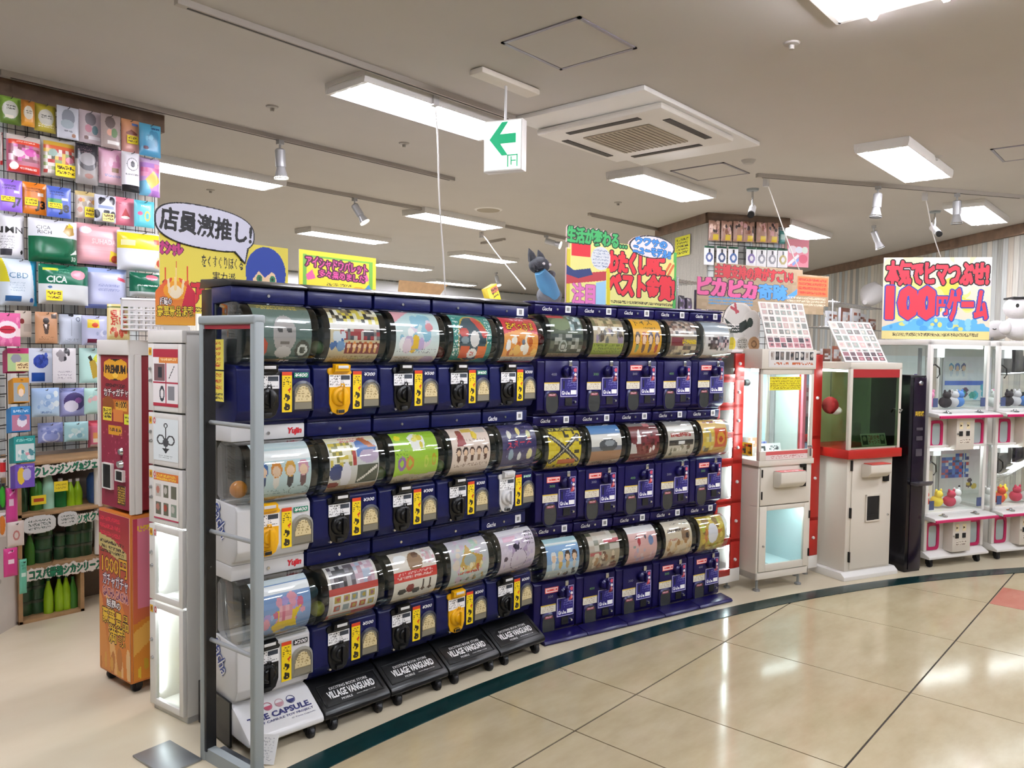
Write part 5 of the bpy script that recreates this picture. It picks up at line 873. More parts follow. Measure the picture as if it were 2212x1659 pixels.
pc.r(0, 0, 1, .17, '#8a2038'); pc.ops([('p', [(.25, .15), (.7, .15), (.72, .03), (.24, .03)], '#d89a22'), ('t', 'PREMIUM', .28, .07, .68, .11, '#2a1408'), ('blob', .05, .0, .95, .16, 14, ['#a83a54', '#c06a7a'], 3, (.01, .02))])
sheet('front_print', pc, .268, .36, RV, (.016, .0105, 1.112))
pc = Pic(52, 60, '#8a1f3c'); pc.ops([('blob', 0, .1, 1, 1, 40, ['#a83a58', '#c05a74', '#7a1830'], 4, (.008, .02))])
sheet('front_print', pc, .268, .31, RV, (.016, .0105, .802))
B().box((.05, .0, .885), (.125, .012, .99)).box((.17, .0, .93), (.225, .012, .97)).put('display', mat('screen_black', '#0a0c12', .15), RV)
f = B()
for a in ((.045, .125, .88, .995), (.165, .23, .925, .975)):
    f.box((a[0], -.003, a[2]), (a[0]+.006, .01, a[3])).box((a[1], -.003, a[2]), (a[1]+.006, .01, a[3])).box((a[0], -.003, a[2]), (a[1], .01, a[2]+.005)).box((a[0], -.003, a[3]-.005), (a[1], .01, a[3]))
f.put('display_frame', WHITEM, RV)
B().lathe([(0, -.02), (.014, -.016), (.02, 0), (0, 0)], 16, (.2, .01, 1.0), CHROME, 'y').lathe([(0, -.012), (.012, -.01), (.018, 0), (0, 0)], 16, (.2, .01, 1.055), CHROME, 'y').put('coin_slot', None, RV)
pc = Pic(24, 24, '#4a3010'); pc.ops([('s', .05, .05, .95, .95, '#c8a23a', 7, 3, .6)]); sheet('instruction_label', pc, .07, .085, RV, (.165, .009, .82))
B().box((.005, .0, .05), (RW_-.005, RDp, .785)).put('lower_body', mat('gold_orange', '#c8742a', .4), RV, .004)
pc = Pic(64, 150, '#c8702a'); pc.g('#9a2436', '#e09a3a')
pc.ops([('p', [(0, 0), (.35, 0), (.1, .45), (0, .5)], '#d8904a'), ('p', [(.4, 0), (.62, 0), (.3, .5), (.22, .48)], '#e8b878'), ('p', [(.75, .0), (1, 0), (1, .3), (.6, .55)], '#d88434'), ('r', .0, .9, .6, 1, '#a02438'), ('s', .04, .8, .7, .98, '#d8304a', 4, 3, .6), ('p', [(.0, .86), (.5, .84), (.9, .78), (.9, .7), (.0, .78)], '#c8b878'), ('s', .05, .74, .85, .83, '#3a2a18', 3, 5, .5), ('t', '1000円', .1, .62, .92, .73, '#e0a830', '#3a1408', 1, .0, .05), ('t', 'ガチャガチャ', .12, .54, .94, .62, '#f2ecf4', '#2a1840', 1, 0, .04), ('t', 'GACHA GACHA', .12, .47, .95, .53, '#6a2a58', '#e8b0a0', 1), ('t', '話題の', .25, .41, .7, .46, '#f4f0f0', '#2a1428', 1), ('t', '豪華景品', .1, .3, .95, .4, '#e8c03a', '#3a1a08', 1, 0, .05), ('t', '満載', .3, .19, .85, .3, '#e8c03a', '#3a1a08', 1, 0, .05)])
pc.ops([('blob', .0, .0, 1., .12, 10, ['#d8a04a', '#c07a3a', '#e8c08a'], 3, (.04, .1))])
sheet('front_print', pc, .28, .715, RV, (.01, -.0015, .06))
pc = Pic(60, 110, '#c04a60'); pc.g('#b83450', '#d88a34'); pc.ops([('p', [(.05, .45), (.3, .45), (.3, 1), (.05, 1)], '#d87a90'), ('p', [(0, .0), (1, .0), (1, .55), (0, .35)], '#d88a2c'), ('p', [(0, .15), (.9, .55), (.9, .6), (0, .3)], '#e8b050'), ('s', .05, .9, .4, .97, '#e8c03a', 1, 3), ('blob', .05, .0, .5, .18, 12, ['#c8a02a', '#e0c03a', '#8a5a18'], 3, (.03, .07))])
sheet('side_print', pc, .4, .71, RV, (RW_-.0035, .01, .06), (0, 0, math.radians(90)))
for x in (.04, RW_-.04): caster(RV, x, .04, .06); caster(RV, x, RDp-.04, .06)

# ---- white prize locker facing left
WLK = thing('prize_locker', 'tall narrow white locker with five stacked prize doors', 'locker', (1.43, 3.237, 0), -84.1)
LWd, LDp = .246, .4
sh = B(); sh.box((0, .02, 0), (.012, LDp, 1.575)); sh.box((LWd-.012, .02, 0), (LWd, LDp, 1.575)); sh.box((0, .02, 1.56), (LWd, LDp, 1.58)); sh.box((0, .02, 0), (LWd, LDp, .03)); sh.box((0, LDp-.012, 0), (LWd, LDp, 1.575))
zl = [.03, .47, .79, 1.03, 1.25, 1.53]
for z in zl[1:5]: sh.box((.012, .03, z-.006), (LWd-.012, LDp-.012, z+.006))
sh.box((0, .0, 1.53), (LWd, .02, 1.58)); sh.put('cabinet', WHITEM, WLK, .002)
DP = [None, None, '#f0f0f0', '#fafafa', '#f0ecec']
pics = {}
p = Pic(50, 60, '#f4efe8'); p.ops([('r', 0, .84, 1, 1, '#e07a3a'), ('s', .1, .84, .9, .98, '#f8d04a', 2, 3, .6), ('grid', .04, .05, .96, .8, 3, 2, ['#c8c4bc', '#a84a3a', '#6a6a5a', '#b87a6a', '#8a9a8a'], 3, '#f2eeea', .7), ('r', 0, 0, 1, .03, '#b83a5a')]); pics[2] = p
p = Pic(50, 70, '#eef7fa'); p.ops([('l', .5, .78, .5, .22, .025, '#2a2c30'), ('ring', .5, .84, .08, .06, '#2a2c30', .6), ('ring', .3, .5, .16, .12, '#3a3c40', .7), ('ring', .7, .5, .16, .12, '#3a3c40', .7), ('e', .5, .44, .12, .1, '#4a4c50'), ('p', [(.36, .3), (.64, .3), (.5, .18)], '#2a2c30'), ('s', .2, .06, .75, .14, '#7a848a', 2, 3, .5)]); pics[3] = p
p = Pic(50, 70, '#f6f2f2'); p.ops([('r', 0, .86, 1, 1, '#b02a40'), ('r', .25, .76, 1, .86, '#e0883a'), ('s', .3, .78, .95, .85, '#f4d8a0', 1, 3), ('r', .05, .44, .48, .74, '#7a5a5c'), ('r', .2, .5, .36, .68, '#2a2c34'), ('l', .65, .5, .85, .7, .01, '#3a3a40'), ('ring', .36, .22, .1, .14, '#3c4048', .6), ('r', .6, .12, .85, .36, '#8a8a90'), ('r', 0, .4, 1, .43, '#b02a40'), ('r', .5, .06, .53, .76, '#b02a40'), ('r', 0, 0, 1, .05, '#b02a40')]); pics[4] = p
for k in range(5):
    z0, z1 = zl[k], zl[k+1]
    d = B(); a, b_ = .045, LWd-.03
    d.box((.003, 0, z0+.004), (a, .018, z1-.004)); d.box((b_, 0, z0+.004), (LWd-.003, .018, z1-.004)); d.box((a, 0, z0+.004), (b_, .018, z0+.03)); d.box((a, 0, z1-.03), (b_, .018, z1-.004))
    dd = d.put('door', WHITEM, WLK, .0015)
    B().box((a, .007, z0+.03), (b_, .011, z1-.03)).put('window', GLASS if k < 2 else WHITEM, dd)
    put('lock', LOCK, dd, (.02, 0, z0+(z1-z0)*.62)); put('lock', LOCK, dd, (.024, 0, z0+(z1-z0)*.45))
    pc = Pic(10, 14, '#e8b422'); pc.ops([('e', .5, .5, .3, .3, '#a8641a')]); sheet('number_badge', pc, .022, .03, dd, (.01, -.002, z1-.05))
    if k in pics:
        sheet('prize_sheet', pics[k], b_-a+.006, z1-z0-.05, dd, (a-.003, -.0015, z0+.025))
    else:
        B().box((.014, LDp-.03, z0+.03), (LWd-.014, LDp-.02, z1-.03)).put('back_panel', WALLW, WLK); B().box((.03, .03, z1-.03), (LWd-.03, .06, z1-.012)).put('led_strip', LED2, WLK); B().box((.014, .03, z0+.04), (.022, .05, z1-.04)).put('led_strip', LED2, WLK)
    if k < 4: pc = Pic(10, 14, '#e8d8d0'); pc.ops([('ring', .5, .5, .4, .4, '#c83a4a', .5)]); sheet('price_badge', pc, .02, .03, dd, (.04, -.002, z1-.05))
PY = mat('plush_yellow', '#e8dc86', .9, bump=.3, nscale=60)
t = thing('plush_toy', 'pale yellow plush toy inside the lowest locker door', 'plush toy', (1.62, 3.1, .036), 0)
B().ball((0, 0, .07), (.075, .07, .07), 16, 10).put('body', PY, t); B().ball((-.01, -.03, .16), (.05, .05, .045), 16, 10).put('head', PY, t); B().ball((.03, -.05, .2), (.02, .015, .02), 10, 6).put('bow', mat('plush_pink', '#e08a8a', .9), t)
# white basket, snack bag and flame card on top of the locker and the red machine
b = B(); bx, by, bz = .25, .16, .125
for j in range(7):
    z = j*bz/6
    for a, c in (((0, 0), (bx, 0)), ((bx, 0), (bx, by)), ((bx, by), (0, by)), ((0, by), (0, 0))):
        b.tube([(a[0], a[1], z), (c[0], c[1], z)], .004 if j < 6 else .007, 5, caps=False)
for i in range(10):
    b.box((i*bx/9-.004, -.003, 0), (i*bx/9+.004, .003, bz)); b.box((i*bx/9-.004, by-.003, 0), (i*bx/9+.004, by+.003, bz))
for i in range(8):
    b.box((-.003, i*by/7-.004, 0), (.003, i*by/7+.004, bz)); b.box((bx-.003, i*by/7-.004, 0), (bx+.003, i*by/7+.004, bz))
b.box((0, 0, 0), (bx, by, .004)); b.box((-.004, -.004, bz-.03), (bx+.004, 0, bz)); b.box((-.004, 0, bz-.03), (0, by, bz)); b.box((bx-.03, -.004, 0), (bx+.004, -.001, bz))
o = b.put('plastic_basket', mat('basket_white', '#f0f0f2', .35), None, smooth=False, loc=(1.385, 3.375, 1.5835), rot=(0, 0, math.radians(-30))); tag(o, 'white perforated plastic basket on top of the prize locker', 'basket')
pc = Pic(30, 44, '#e0cc8a'); pc.ops([('r', .08, .1, .92, .88, '#e8d8a8'), ('t', '景品', .15, .4, .85, .82, '#c83a2c', None, 1, .1, .03), ('blob', .15, .12, .85, .4, 10, ['#c8442c', '#d86a4a'], 3, (.05, .1)), ('r', 0, .88, 1, .94, '#5a6a2c')])
a0 = at(231, 722, Y=3.42); o = put('snack_bag', inkmesh('snack_bag', pc, bagmap(.085, .15, .014), .004, '#d8c47a', FOIL), None, (a0.x, 3.42, 1.541), (math.radians(-8), 0, math.radians(-25))); tag(o, 'yellow snack bag with red print leaning on the white basket', 'snack bag')
pc = Pic(60, 100, '#e88a34'); pc.g('#d8322c', '#f0b03a'); pc.ops([('p', [(.3, .4), (.5, .9), (.72, .4)], '#f4c83a'), ('e', .5, .52, .3, .14, '#f0a028'), ('e', .5, .5, .16, .1, '#f8e8c8'), ('l', .35, .5, .3, .8, .03, '#f8e0b0'), ('l', .5, .55, .5, .84, .03, '#f8d890'), ('l', .66, .5, .74, .82, .03, '#f8e0b0'), ('p', [(.62, .2), (1, .2), (1, .6), (.8, .62)], '#d02a44'), ('t', '話題の', .12, .3, .4, .42, '#f8f0f0', '#3a1410', 1), ('t', '豪華景品満載', .05, .13, .95, .29, '#f4d83a', '#3a1808', 1, 0, .05)])
top = np.maximum(.72-.9*(pc.X-.5)**2, np.maximum(.98-14*np.abs(pc.X-.25), np.maximum(1.02-12*np.abs(pc.X-.52), 1.-13*np.abs(pc.X-.8)))); pc.al = pc.Y < top
o = put('flame_card', inkmesh('flame_card', pc, flatmap(.15, .27), .003, '#e0a060'), None, (1.432, 3.17, 1.602), (0, 0, math.radians(-30))); tag(o, 'orange flame shaped prize card standing on the locker', 'sign')
B().box((.03, .003, -.02), (.12, .03, .0)).put('stand', WHITEM, o)

# ---- security gate in front of the first stack
g0, g1 = Vector((1.379, 2.709, 0)), Vector((1.403, 2.374, 0)); gl = (g1-g0).length; ga = math.degrees(math.atan2((g1-g0).y, (g1-g0).x))
G = thing('security_gate', 'grey metal anti-theft gate with three rungs in front of the machines', 'security gate', g0, ga)
GZ = 1.615
for x in (0, gl-.028): B().box((x, -.002, .0), (x+.028, .04, GZ)).put('post', GREYM, G, .008, seg=3)
B().box((.0, -.005, GZ-.02), (gl, .045, GZ+.012)).put('top_bar', GREYM, G, .008, seg=3)
B().box((.03, .004, GZ-.035), (gl-.03, .036, GZ-.02)).put('top_strip', mat('strip_red', '#9a2030', .4), G)
B().box((.03, .0, .04), (.042, .04, GZ-.035)).put('inner_strip', BLACKP, G)
B().box((.03, .004, .0), (gl-.03, .036, .05)).put('bottom_bar', GREYM, G)
for z in (1.246, .85, .452): B().tube([(.02, .02, z), (gl-.01, .02, z)], .008, 10).put('rung', mat('rung_silver', '#b9bec2', .3, .5), G)
P = [at(*q, Z=0) for q in ((345, 1622), (405, 1590), (470, 1637), (412, 1690))]; W2 = Matrix.Translation(g0) @ Matrix.Rotation(math.radians(ga), 4, 'Z'); iv = W2.inverted()
B().box((-.2, -.15, .003), (.02, -.004, .012)).put('base_plate', STEEL, G, .003)
B().box((.0, .046, .003), (gl*.6+.1, .1, .012)).put('base_plate', mat('plate_grey', '#777c82', .4, .4), G, .003)
pc = Pic(24, 34, '#e4e4e2'); pc.ops([('s', .2, .1, .85, .9, '#b8b8ba', 8, 3, .3)])
p0 = at(552, 1650, Z=.02); o = sheet('paper_tag', pc, .075, .1, None, (p0.x, p0.y+.02, .014), (math.radians(-25), math.radians(8), math.radians(-40))); tag(o, 'small white paper tag leaning at the foot of the gate', 'paper tag')

# ------------------------------------------------------------------ red lockers
def red_locker(loc, rz, w, label, rows, lit):
    t = thing('prize_locker', label, 'locker', loc, rz, 'red prize lockers'); D = .22
    c = B(); c.box((0, .015, .07), (.012, D, 1.54)); c.box((w-.012, .015, .07), (w, D, 1.54)); c.box((0, .015, 1.525), (w, D, 1.545)); c.box((0, 0, .055), (w, D, .14)); c.box((0, D-.012, .07), (w, D, 1.54))
    c.put('cabinet', WHITEM, t, .002)
    a, b_ = .03, w-.09
    for i, (z0, z1) in enumerate(rows):
        d = B(); lo = rows[i+1][1]+.012 if i+1 < len(rows) else .142; hi = (rows[i-1][0]-.012) if i else 1.52
        lo = max(lo, z0-.05); hi = min(hi, z1+.05)
        d.box((.003, 0, lo), (a, .014, hi)); d.box((b_, 0, lo), (w-.003, .014, hi)); d.box((a, 0, lo), (b_, .014, z0)); d.box((a, 0, z1), (b_, .014, hi))
        dd = d.put('door', REDP, t, .002)
        B().box((a, .004, z0), (b_, .007, z1)).put('window', GLASS, dd)
        B().lathe([(0, -.012), (.008, -.011), (.011, -.006), (.011, 0)], 14, (w-.05, 0, (z0+z1)/2), WHITEP, 'y').put('button', None, dd)
        B().box((.012, .03, lo-.004), (w-.012, D-.012, lo+.004)).put('shelf_board', CHROME, t)
        B().box((a+.0, D-.03, z0), (b_+.05, D-.018, z1)).put('back_panel', mat('mirror_panel', '#c4ccd0', .12, .9), t)
        if i in lit: B().box((b_+.02, .03, z0+.005), (b_+.035, .05, z1-.005)).put('led_strip', LED, t)
    for x in (.06, w-.06):
        for y in (.05, D-.06): B().lathe([(0, 0), (.02, 0), (.02, .012), (.008, .016), (.008, .06), (0, .06)], 12, (x, y, .003)).put('foot', STEEL, t)
    return t
ZP = lambda y: 1.545-(y-755)*.00297
rows = [(ZP(b), ZP(a)) for a, b in ((763, 808), (825, 868), (884, 931), (944, 987), (1005, 1074), (1090, 1159), (1175, 1242))]
red_locker((4.508, 2.25, 0), -15.2, .25, 'red prize locker with mirrored windows beside the indigo machines', rows, (1, 2, 3, 4, 5, 6))
rows2 = [(.98, 1.47), (.42, .93), (.16, .37)]
rl2 = red_locker((5.222, 2.005, 0), -20, .215, 'red prize locker with poster windows between the two white claw machines', rows2, (2,))
for z0, h, ops in ((1.1, .36, [('g', '#c8d4ec', '#a8606a'), ('r', 0, .6, 1, 1, '#b8c8e8'), ('m', .05, .05, .95, .55, 5, 6, ['#8a3a4a', '#c8a0a8', '#a85a6a', '#d8c4c8'], 3)]), (.68, .25, [('g', '#bcd4f4', '#5a4a3a'), ('r', 0, .45, 1, 1, '#b4d0f4'), ('blob', .1, .05, .9, .35, 8, ['#7a5a34', '#3a2c24', '#a8844a'], 4, (.08, .16))]), (.42, .26, [('g', '#b8607c', '#c88a9c'), ('e', .5, .55, .34, .3, '#d88aa0'), ('e', .55, .6, .09, .05, '#2a1c24'), ('e', .55, .6, .05, .03, '#d8c8d0')]), (.16, .21, [('g', '#a8a4e8', '#2c2624'), ('r', 0, .6, 1, 1, '#a8a8f0'), ('blob', .2, .05, .8, .5, 6, ['#5a4a34', '#3a3024', '#7a6a44'], 3, (.1, .2))])):
    pc = Pic(30, 36); pc.ops(ops); sheet('window_poster', pc, .094, h-.01, rl2, (.031, .0085, z0))

# ------------------------------------------------------------------ white claw machines
def frame4(b, w, d, z0, z1, r, m=None):
    for x in (0, w-r):
        for y in (0, d-r): b.box((x, y, z0), (x+r, y+r, z1), m)
C1A = -22.4; C1 = thing('claw_machine', 'white prize machine with lit lower compartment beside red locker', 'claw machine', (4.712, 2.06, 0), C1A, 'white prize machines')
w, d = .46, .42
lc = B()      # lower cabinet made of panels so that it is hollow
lc.box((0, 0, .085), (.016, d, .81)); lc.box((w-.016, 0, .085), (w, d, .81)); lc.box((0, d-.016, .085), (w, d, .81)); lc.box((0, 0, .79), (w, d, .81)); lc.box((0, 0, .085), (w, d, .13)); lc.box((0, .01, .55), (w, d, .56))
lc.put('cabinet', CREAM, C1, .003)
dr = B().box((.018, -.006, .56), (w-.018, .012, .8)).put('upper_door', CREAM, C1, .003)
ld = B(); ld.box((.018, -.006, .135), (.075, .012, .553)); ld.box((w-.06, -.006, .135), (w-.018, .012, .553)); ld.box((.075, -.006, .135), (w-.06, .012, .18)); ld.box((.075, -.006, .525), (w-.06, .012, .553))
ldo = ld.put('lower_door', CREAM, C1, .003); B().box((.075, .0, .18), (w-.06, .004, .525)).put('window', GLASS, ldo); put('lock', LOCK, ldo, (.05, -.007, .3))
INW = mat('compartment_white', '#d6eef2', .5)
B().box((.016, .014, .13), (w-.016, d-.016, .134)).box((.016, d-.02, .13), (w-.016, d-.016, .55)).box((.016, .014, .13), (.02, d-.016, .55)).box((w-.02, .014, .13), (w-.016, d-.016, .55)).put('compartment_lining', INW, C1)
B().box((.03, .02, .535), (w-.03, .05, .549)).put('led_strip', LED, C1); B().box((.06, .06, .134), (.2, .2, .15)).put('prize_tray', GREYM, C1)
for z in (.6, .74): B().box((.022, -.012, z), (.03, -.005, z+.05)).put('hinge', BLACKP, dr)
for z in (.2, .45): B().box((w-.018, -.012, z), (w-.01, -.005, z+.05)).put('hinge', BLACKP, ldo)
cb = B().prism([(-.006, .775), (-.075, .775), (-.075, .705), (-.05, .675), (-.006, .67)], .12, .34).put('coin_box', CREAM, C1, .008)
pc = Pic(30, 10, '#d86a6a'); pc.ops([('s', .1, .2, .9, .8, '#f0d8d8', 1, 3)]); sheet('coin_label', pc, .21, .066, cb, (.125, -.073, .777), (math.radians(-90), 0, 0))
B().box((.35, -.02, .79), (.39, -.006, .81)).box((.38, -.02, .665), (.395, -.006, .81)).box((.35, -.02, .665), (.39, -.006, .68)).put('handle', BLACKP, C1)
ub = B().box((-.008, -.012, .81), (w+.008, d, .845)); ub.box((.0, -.008, .845), (w, .02, .905)); ub.box((-.004, -.01, 1.425), (w+.004, d, 1.55)); frame4(ub, w, d, .845, 1.43, .022); ub.box((.0, .0, 1.39), (w, .02, 1.43)); ub.put('case_frame', CREAM, C1, .003)
pc = Pic(60, 12, '#e8d8d4'); pc.ops([('r', 0, .6, 1, 1, '#d05a5a'), ('s', .1, .1, .9, .55, '#c88a8a', 2, 3, .4)]); sheet('ledge_label', pc, .36, .055, C1, (.05, -.0095, .847))
B().box((.022, .004, .905), (w-.022, .008, 1.39)).put('front_glass', GLASS, C1); B().box((.006, .022, .85), (.01, d-.022, 1.425)).put('side_glass', GLASS, C1); B().box((w-.01, .022, .85), (w-.006, d-.022, 1.425)).put('side_glass', GLASS, C1)
B().box((.02, d-.02, .85), (w-.02, d-.012, 1.425)).put('back_panel', mat('back_aqua', '#d2eff2', .5), C1)
B().box((w-.06, .03, .85), (w-.035, .05, 1.42)).put('inner_rail', mat('rail_pink', '#c86a78', .4), C1)
B().box((.03, .03, 1.405), (w-.07, .12, 1.424)).put('led_strip', LED3, C1); B().box((.03, .03, .9), (.04, .045, 1.38)).put('led_strip', LED3, C1)
B().tube([(.425, -.02, .93), (.425, -.02, .86)], .006, 8, CHROME).tube([(.415, -.006, .92), (.43, -.03, .92)], .009, 8, CHROME).put('latch', None, C1)
pc = Pic(50, 18, '#e6d81e'); pc.ops([('s', .03, .06, .97, .96, '#a8940a', 5, 3, .5)]); sheet('yellow_notice', pc, .27, .085, C1, (.075, .002, 1.29))
pc = Pic(50, 14, '#dcd8d4'); pc.ops([('grid', .02, .4, .98, 1, 9, 1, ['#2a2a2c', '#6a6460', '#b8b0a8', '#8a7a70'], 3, '#e8e6e2', .8), ('s', .1, .05, .95, .35, '#b85a2c', 1, 4, .6)]); sheet('photo_strip', pc, .4, .105, C1, (.05, -.0115, 1.437))
pc = Pic(20, 16, '#e0c02a'); pc.ops([('m', .1, .1, .9, .9, 5, 4, ['#3a2c10', '#e0c02a', '#c84a1c', '#8a6a1a'], 3)]); sheet('side_notice', pc, .1, .08, C1, (.004, .16, .87), (0, 0, math.radians(-90)))
B().lathe([(0, 0), (.02, 0), (.022, .03), (.012, .045), (0, .05)], 12, (.05, .2, 1.33), INKB, 'x').put('camera_eye', None, C1)
for i, (x, y, ww, dd, h, c) in enumerate(((.1, .2, .09, .06, .12, ['#e8b08a', '#d8c8c0', '#c89a7a', '#f0e4dc']), (.2, .22, .08, .06, .09, ['#5a6aa8', '#d8d8e8', '#8a94c0']))):
    pc = Pic(16, 18, c[0]); pc.ops([('m', 0, 0, 1, 1, 5, 6, c, 3+i)])
    M = Matrix.Translation((4.712, 2.06, 0)) @ Matrix.Rotation(math.radians(C1A), 4, 'Z'); p = M @ Vector((x, y, .846))
    o = put('prize_box', inkmesh('prize_box', pc, flatmap(ww, h), dd, c[1]), None, p, (0, 0, math.radians(C1A))); tag(o, ['peach prize box inside the first white prize machine', 'blue and white prize box inside the first white prize machine'][i], 'prize box', 'prize boxes in the first machine')
pc = Pic(44, 26, '#d8dcd8'); pc.ops([('r', .1, .2, .34, .85, '#2c2e30'), ('r', .16, .4, .26, .7, '#d8d8d4'), ('m', .5, .15, .92, .85, 8, 8, ['#3a3c3e', '#b8bab8', '#e8e8e4', '#7a7c7c'], 4)])
p = M @ Vector((.05, .05, .846)); o = sheet('price_card', pc, .2, .1, None, p, (math.radians(-12), 0, math.radians(C1A))); tag(o, 'grey picture card standing inside the first white prize machine', 'card')
for x in (.05, w-.05):
    for y in (.04, d-.06): B().lathe([(0, 0), (.022, 0), (.022, .01), (.009, .016), (.009, .088), (0, .088)], 12, (x, y, .003)).put('foot', STEEL, C1)

C2A = -23.7; C2 = thing('claw_machine', 'white prize machine with red band under a dark green glass case', 'claw machine', (5.385, 1.735, 0), C2A, 'white prize machines')
w, d = .49, .46
B().prism([(-.01, .003), (-.01, .03), (.02, .055), (d+.0, .055), (d+.02, .003)], -.012, w+.012).put('plinth', WHITEM, C2, .003)
B().box((.03, .03, .055), (w-.03, d-.02, .83)).put('cabinet', CREAM, C2, .004)
dr = B().box((.07, .022, .07), (w-.045, .032, .82)).put('door', CREAM, C2, .003)
for z in (.12, .42, .74): B().box((.058, .016, z), (.068, .03, z+.07)).put('hinge', BLACKP, dr)
put('lock', LOCK, dr, (w-.07, .022, .42))
B().prism([(.022, .785), (-.06, .785), (-.06, .73), (-.03, .7), (.022, .69)], .15, .35).put('coin_box', CREAM, C2, .008)
B().box((.16, -.058, .787), (.34, .01, .792)).put('coin_label', mat('label_coral', '#d85a50', .5), C2)
B().box((.36, .01, .655), (.41, .024, .705)).put('coin_slot', BLACKP, C2)
fr = B().box((.2, .012, .385), (.335, .024, .395)).box((.2, .012, .56), (.335, .024, .57)).box((.2, .012, .385), (.207, .024, .57)).box((.328, .012, .385), (.335, .024, .57)).put('prize_door_frame', CREAM, C2)
B().box((.207, .018, .395), (.328, .0235, .56)).box((.21, .012, .395), (.28, .018, .43), INKB).put('prize_door', mat('dark_flap', '#3a3734', .25), C2)
B().box((-.01, -.012, .825), (w+.01, d+.005, .885)).put('red_band', REDP, C2, .004)
ub = B(); frame4(ub, w, d, .885, 1.44, .025); ub.box((0, 0, 1.425), (w, d, 1.47)); ub.box((.03, .01, .885), (w-.03, .03, .9)); ub.put('case_frame', CREAM, C2, .003)
B().box((.025, .003, .9), (w-.025, .008, 1.425)).put('front_glass', GREENGLASS, C2); B().box((.006, .025, .885), (.011, d-.025, 1.425)).put('side_glass', GLASS, C2); B().box((w-.011, .025, .885), (w-.006, d-.025, 1.425)).put('side_glass', GREENGLASS, C2)
B().box((.02, d-.02, .885), (w-.02, d-.01, 1.425)).put('back_panel', mat('back_lime', '#b4c88a', .5), C2)
B().box((.025, .0, 1.37), (w-.025, .003, 1.425)).put('red_header', mat('header_red', '#a8282a', .4), C2); B().tube([(w-.03, -.012, 1.15), (w-.03, -.03, 1.15), (w-.05, -.03, 1.13)], .006, 8).put('latch', CHROME, C2)
M2 = Matrix.Translation((5.385, 1.735, 0)) @ Matrix.Rotation(math.radians(C2A), 4, 'Z')
t = thing('plush_toy', 'red and white round plush toy hung in the second prize machine', 'plush toy', M2 @ Vector((.06, .22, 1.17)), C2A)
B().ball((0, 0, 0), (.05, .06, .06), 16, 10, mat('plush_red', '#a81f22', .8)).put('body', None, t); B().ball((.03, -.02, -.035), (.035, .05, .03), 12, 8).put('belly', mat('plush_white', '#e8e0d8', .9), t); B().tube([(0, 0, .05), (0, 0, .255)], .002, 5).put('cord', INKB, t)
B().box((.04, .06, 1.405), (.06, d-.06, 1.42)).put('led_strip', LED2, C2)
pc = Pic(60, 26, '#e4dcd8'); pc.ops([('r', .05, .1, .26, .9, '#4a4446'), ('e', .15, .6, .08, .2, '#d8c8c0'), ('r', .76, .1, .95, .9, '#4a4446'), ('e', .86, .6, .08, .2, '#d8c8c0'), ('t', '賞品交換', .29, .5, .74, .88, '#c83a44', None, 1, 0, .05), ('t', 'チャンス', .29, .12, .74, .46, '#c83a44', None, 1, 0, .05)])
o = sheet('prize_card', pc, .24, .085, None, M2 @ Vector((.16, .03, .902)), (math.radians(-14), 0, math.radians(C2A))); tag(o, 'white card with red lettering leaning on the dark glass case', 'card')
# photo boards on top of the machines
def photoboard(bl, br, tl, label, nx, ny, seed, T):
    e1 = br-bl; e2 = tl-bl; w_, h_ = e1.length, e2.length; n = e1.cross(e2).normalized(); ux = e1.normalized(); uz = n.cross(ux)
    pc = Pic(nx*9, ny*9, '#e6e2dc'); pc.ops([('grid', .02, .02, .98, .98, nx, ny, ['#b8aaa4', '#8a8e86', '#c8a8a4', '#9aa49a', '#d0c4b8', '#7a7470'], seed, '#e8e4de', .74), ('grid', .02, .02, .98, .25, nx, 2, ['#8a5a60', '#5a4448', '#b87a80', '#3a3438'], seed+1, '#e0d4d0', .8)])
    o = put('photo_board', inkmesh('photo_board', pc, flatmap(w_, h_), .006, '#dedad4'), None); tag(o, label, 'photo board', 'tilted photo boards'); R3 = Matrix((ux, -n, uz)).transposed().to_4x4()
    o.matrix_world = Matrix.Translation(bl) @ R3
    B().box((w_*.45, .006, .0), (w_*.55, .012, h_*.5)).put('prop', CREAM, o)
    return o
pl = lambda x, y, M_, yy: None
def onplane(x, y, loc, ang, back): a = math.radians(ang); return atp(x, y, (loc[0]-back*math.sin(a), loc[1]+back*math.cos(a)), ang)
b0, b1, t0 = onplane(1660, 753, (4.712, 2.06), C1A, .06), onplane(1757, 750, (4.712, 2.06), C1A, .06), onplane(1647, 652, (4.712, 2.06), C1A, .16)
b0.z = b1.z = 1.553
photoboard(b0, b1, t0, 'tilted photo board on the machine beside the red locker', 7, 7, 3, 0)
b0, b1, t0 = onplane(1826, 778, (5.385, 1.735), C2A, .04), onplane(1918, 782, (5.385, 1.735), C2A, .04), onplane(1800, 695, (5.385, 1.735), C2A, .2)
b0.z = b1.z = 1.473
photoboard(b0, b1, t0, 'tilted photo board on the machine with the red band', 6, 6, 9, 0)

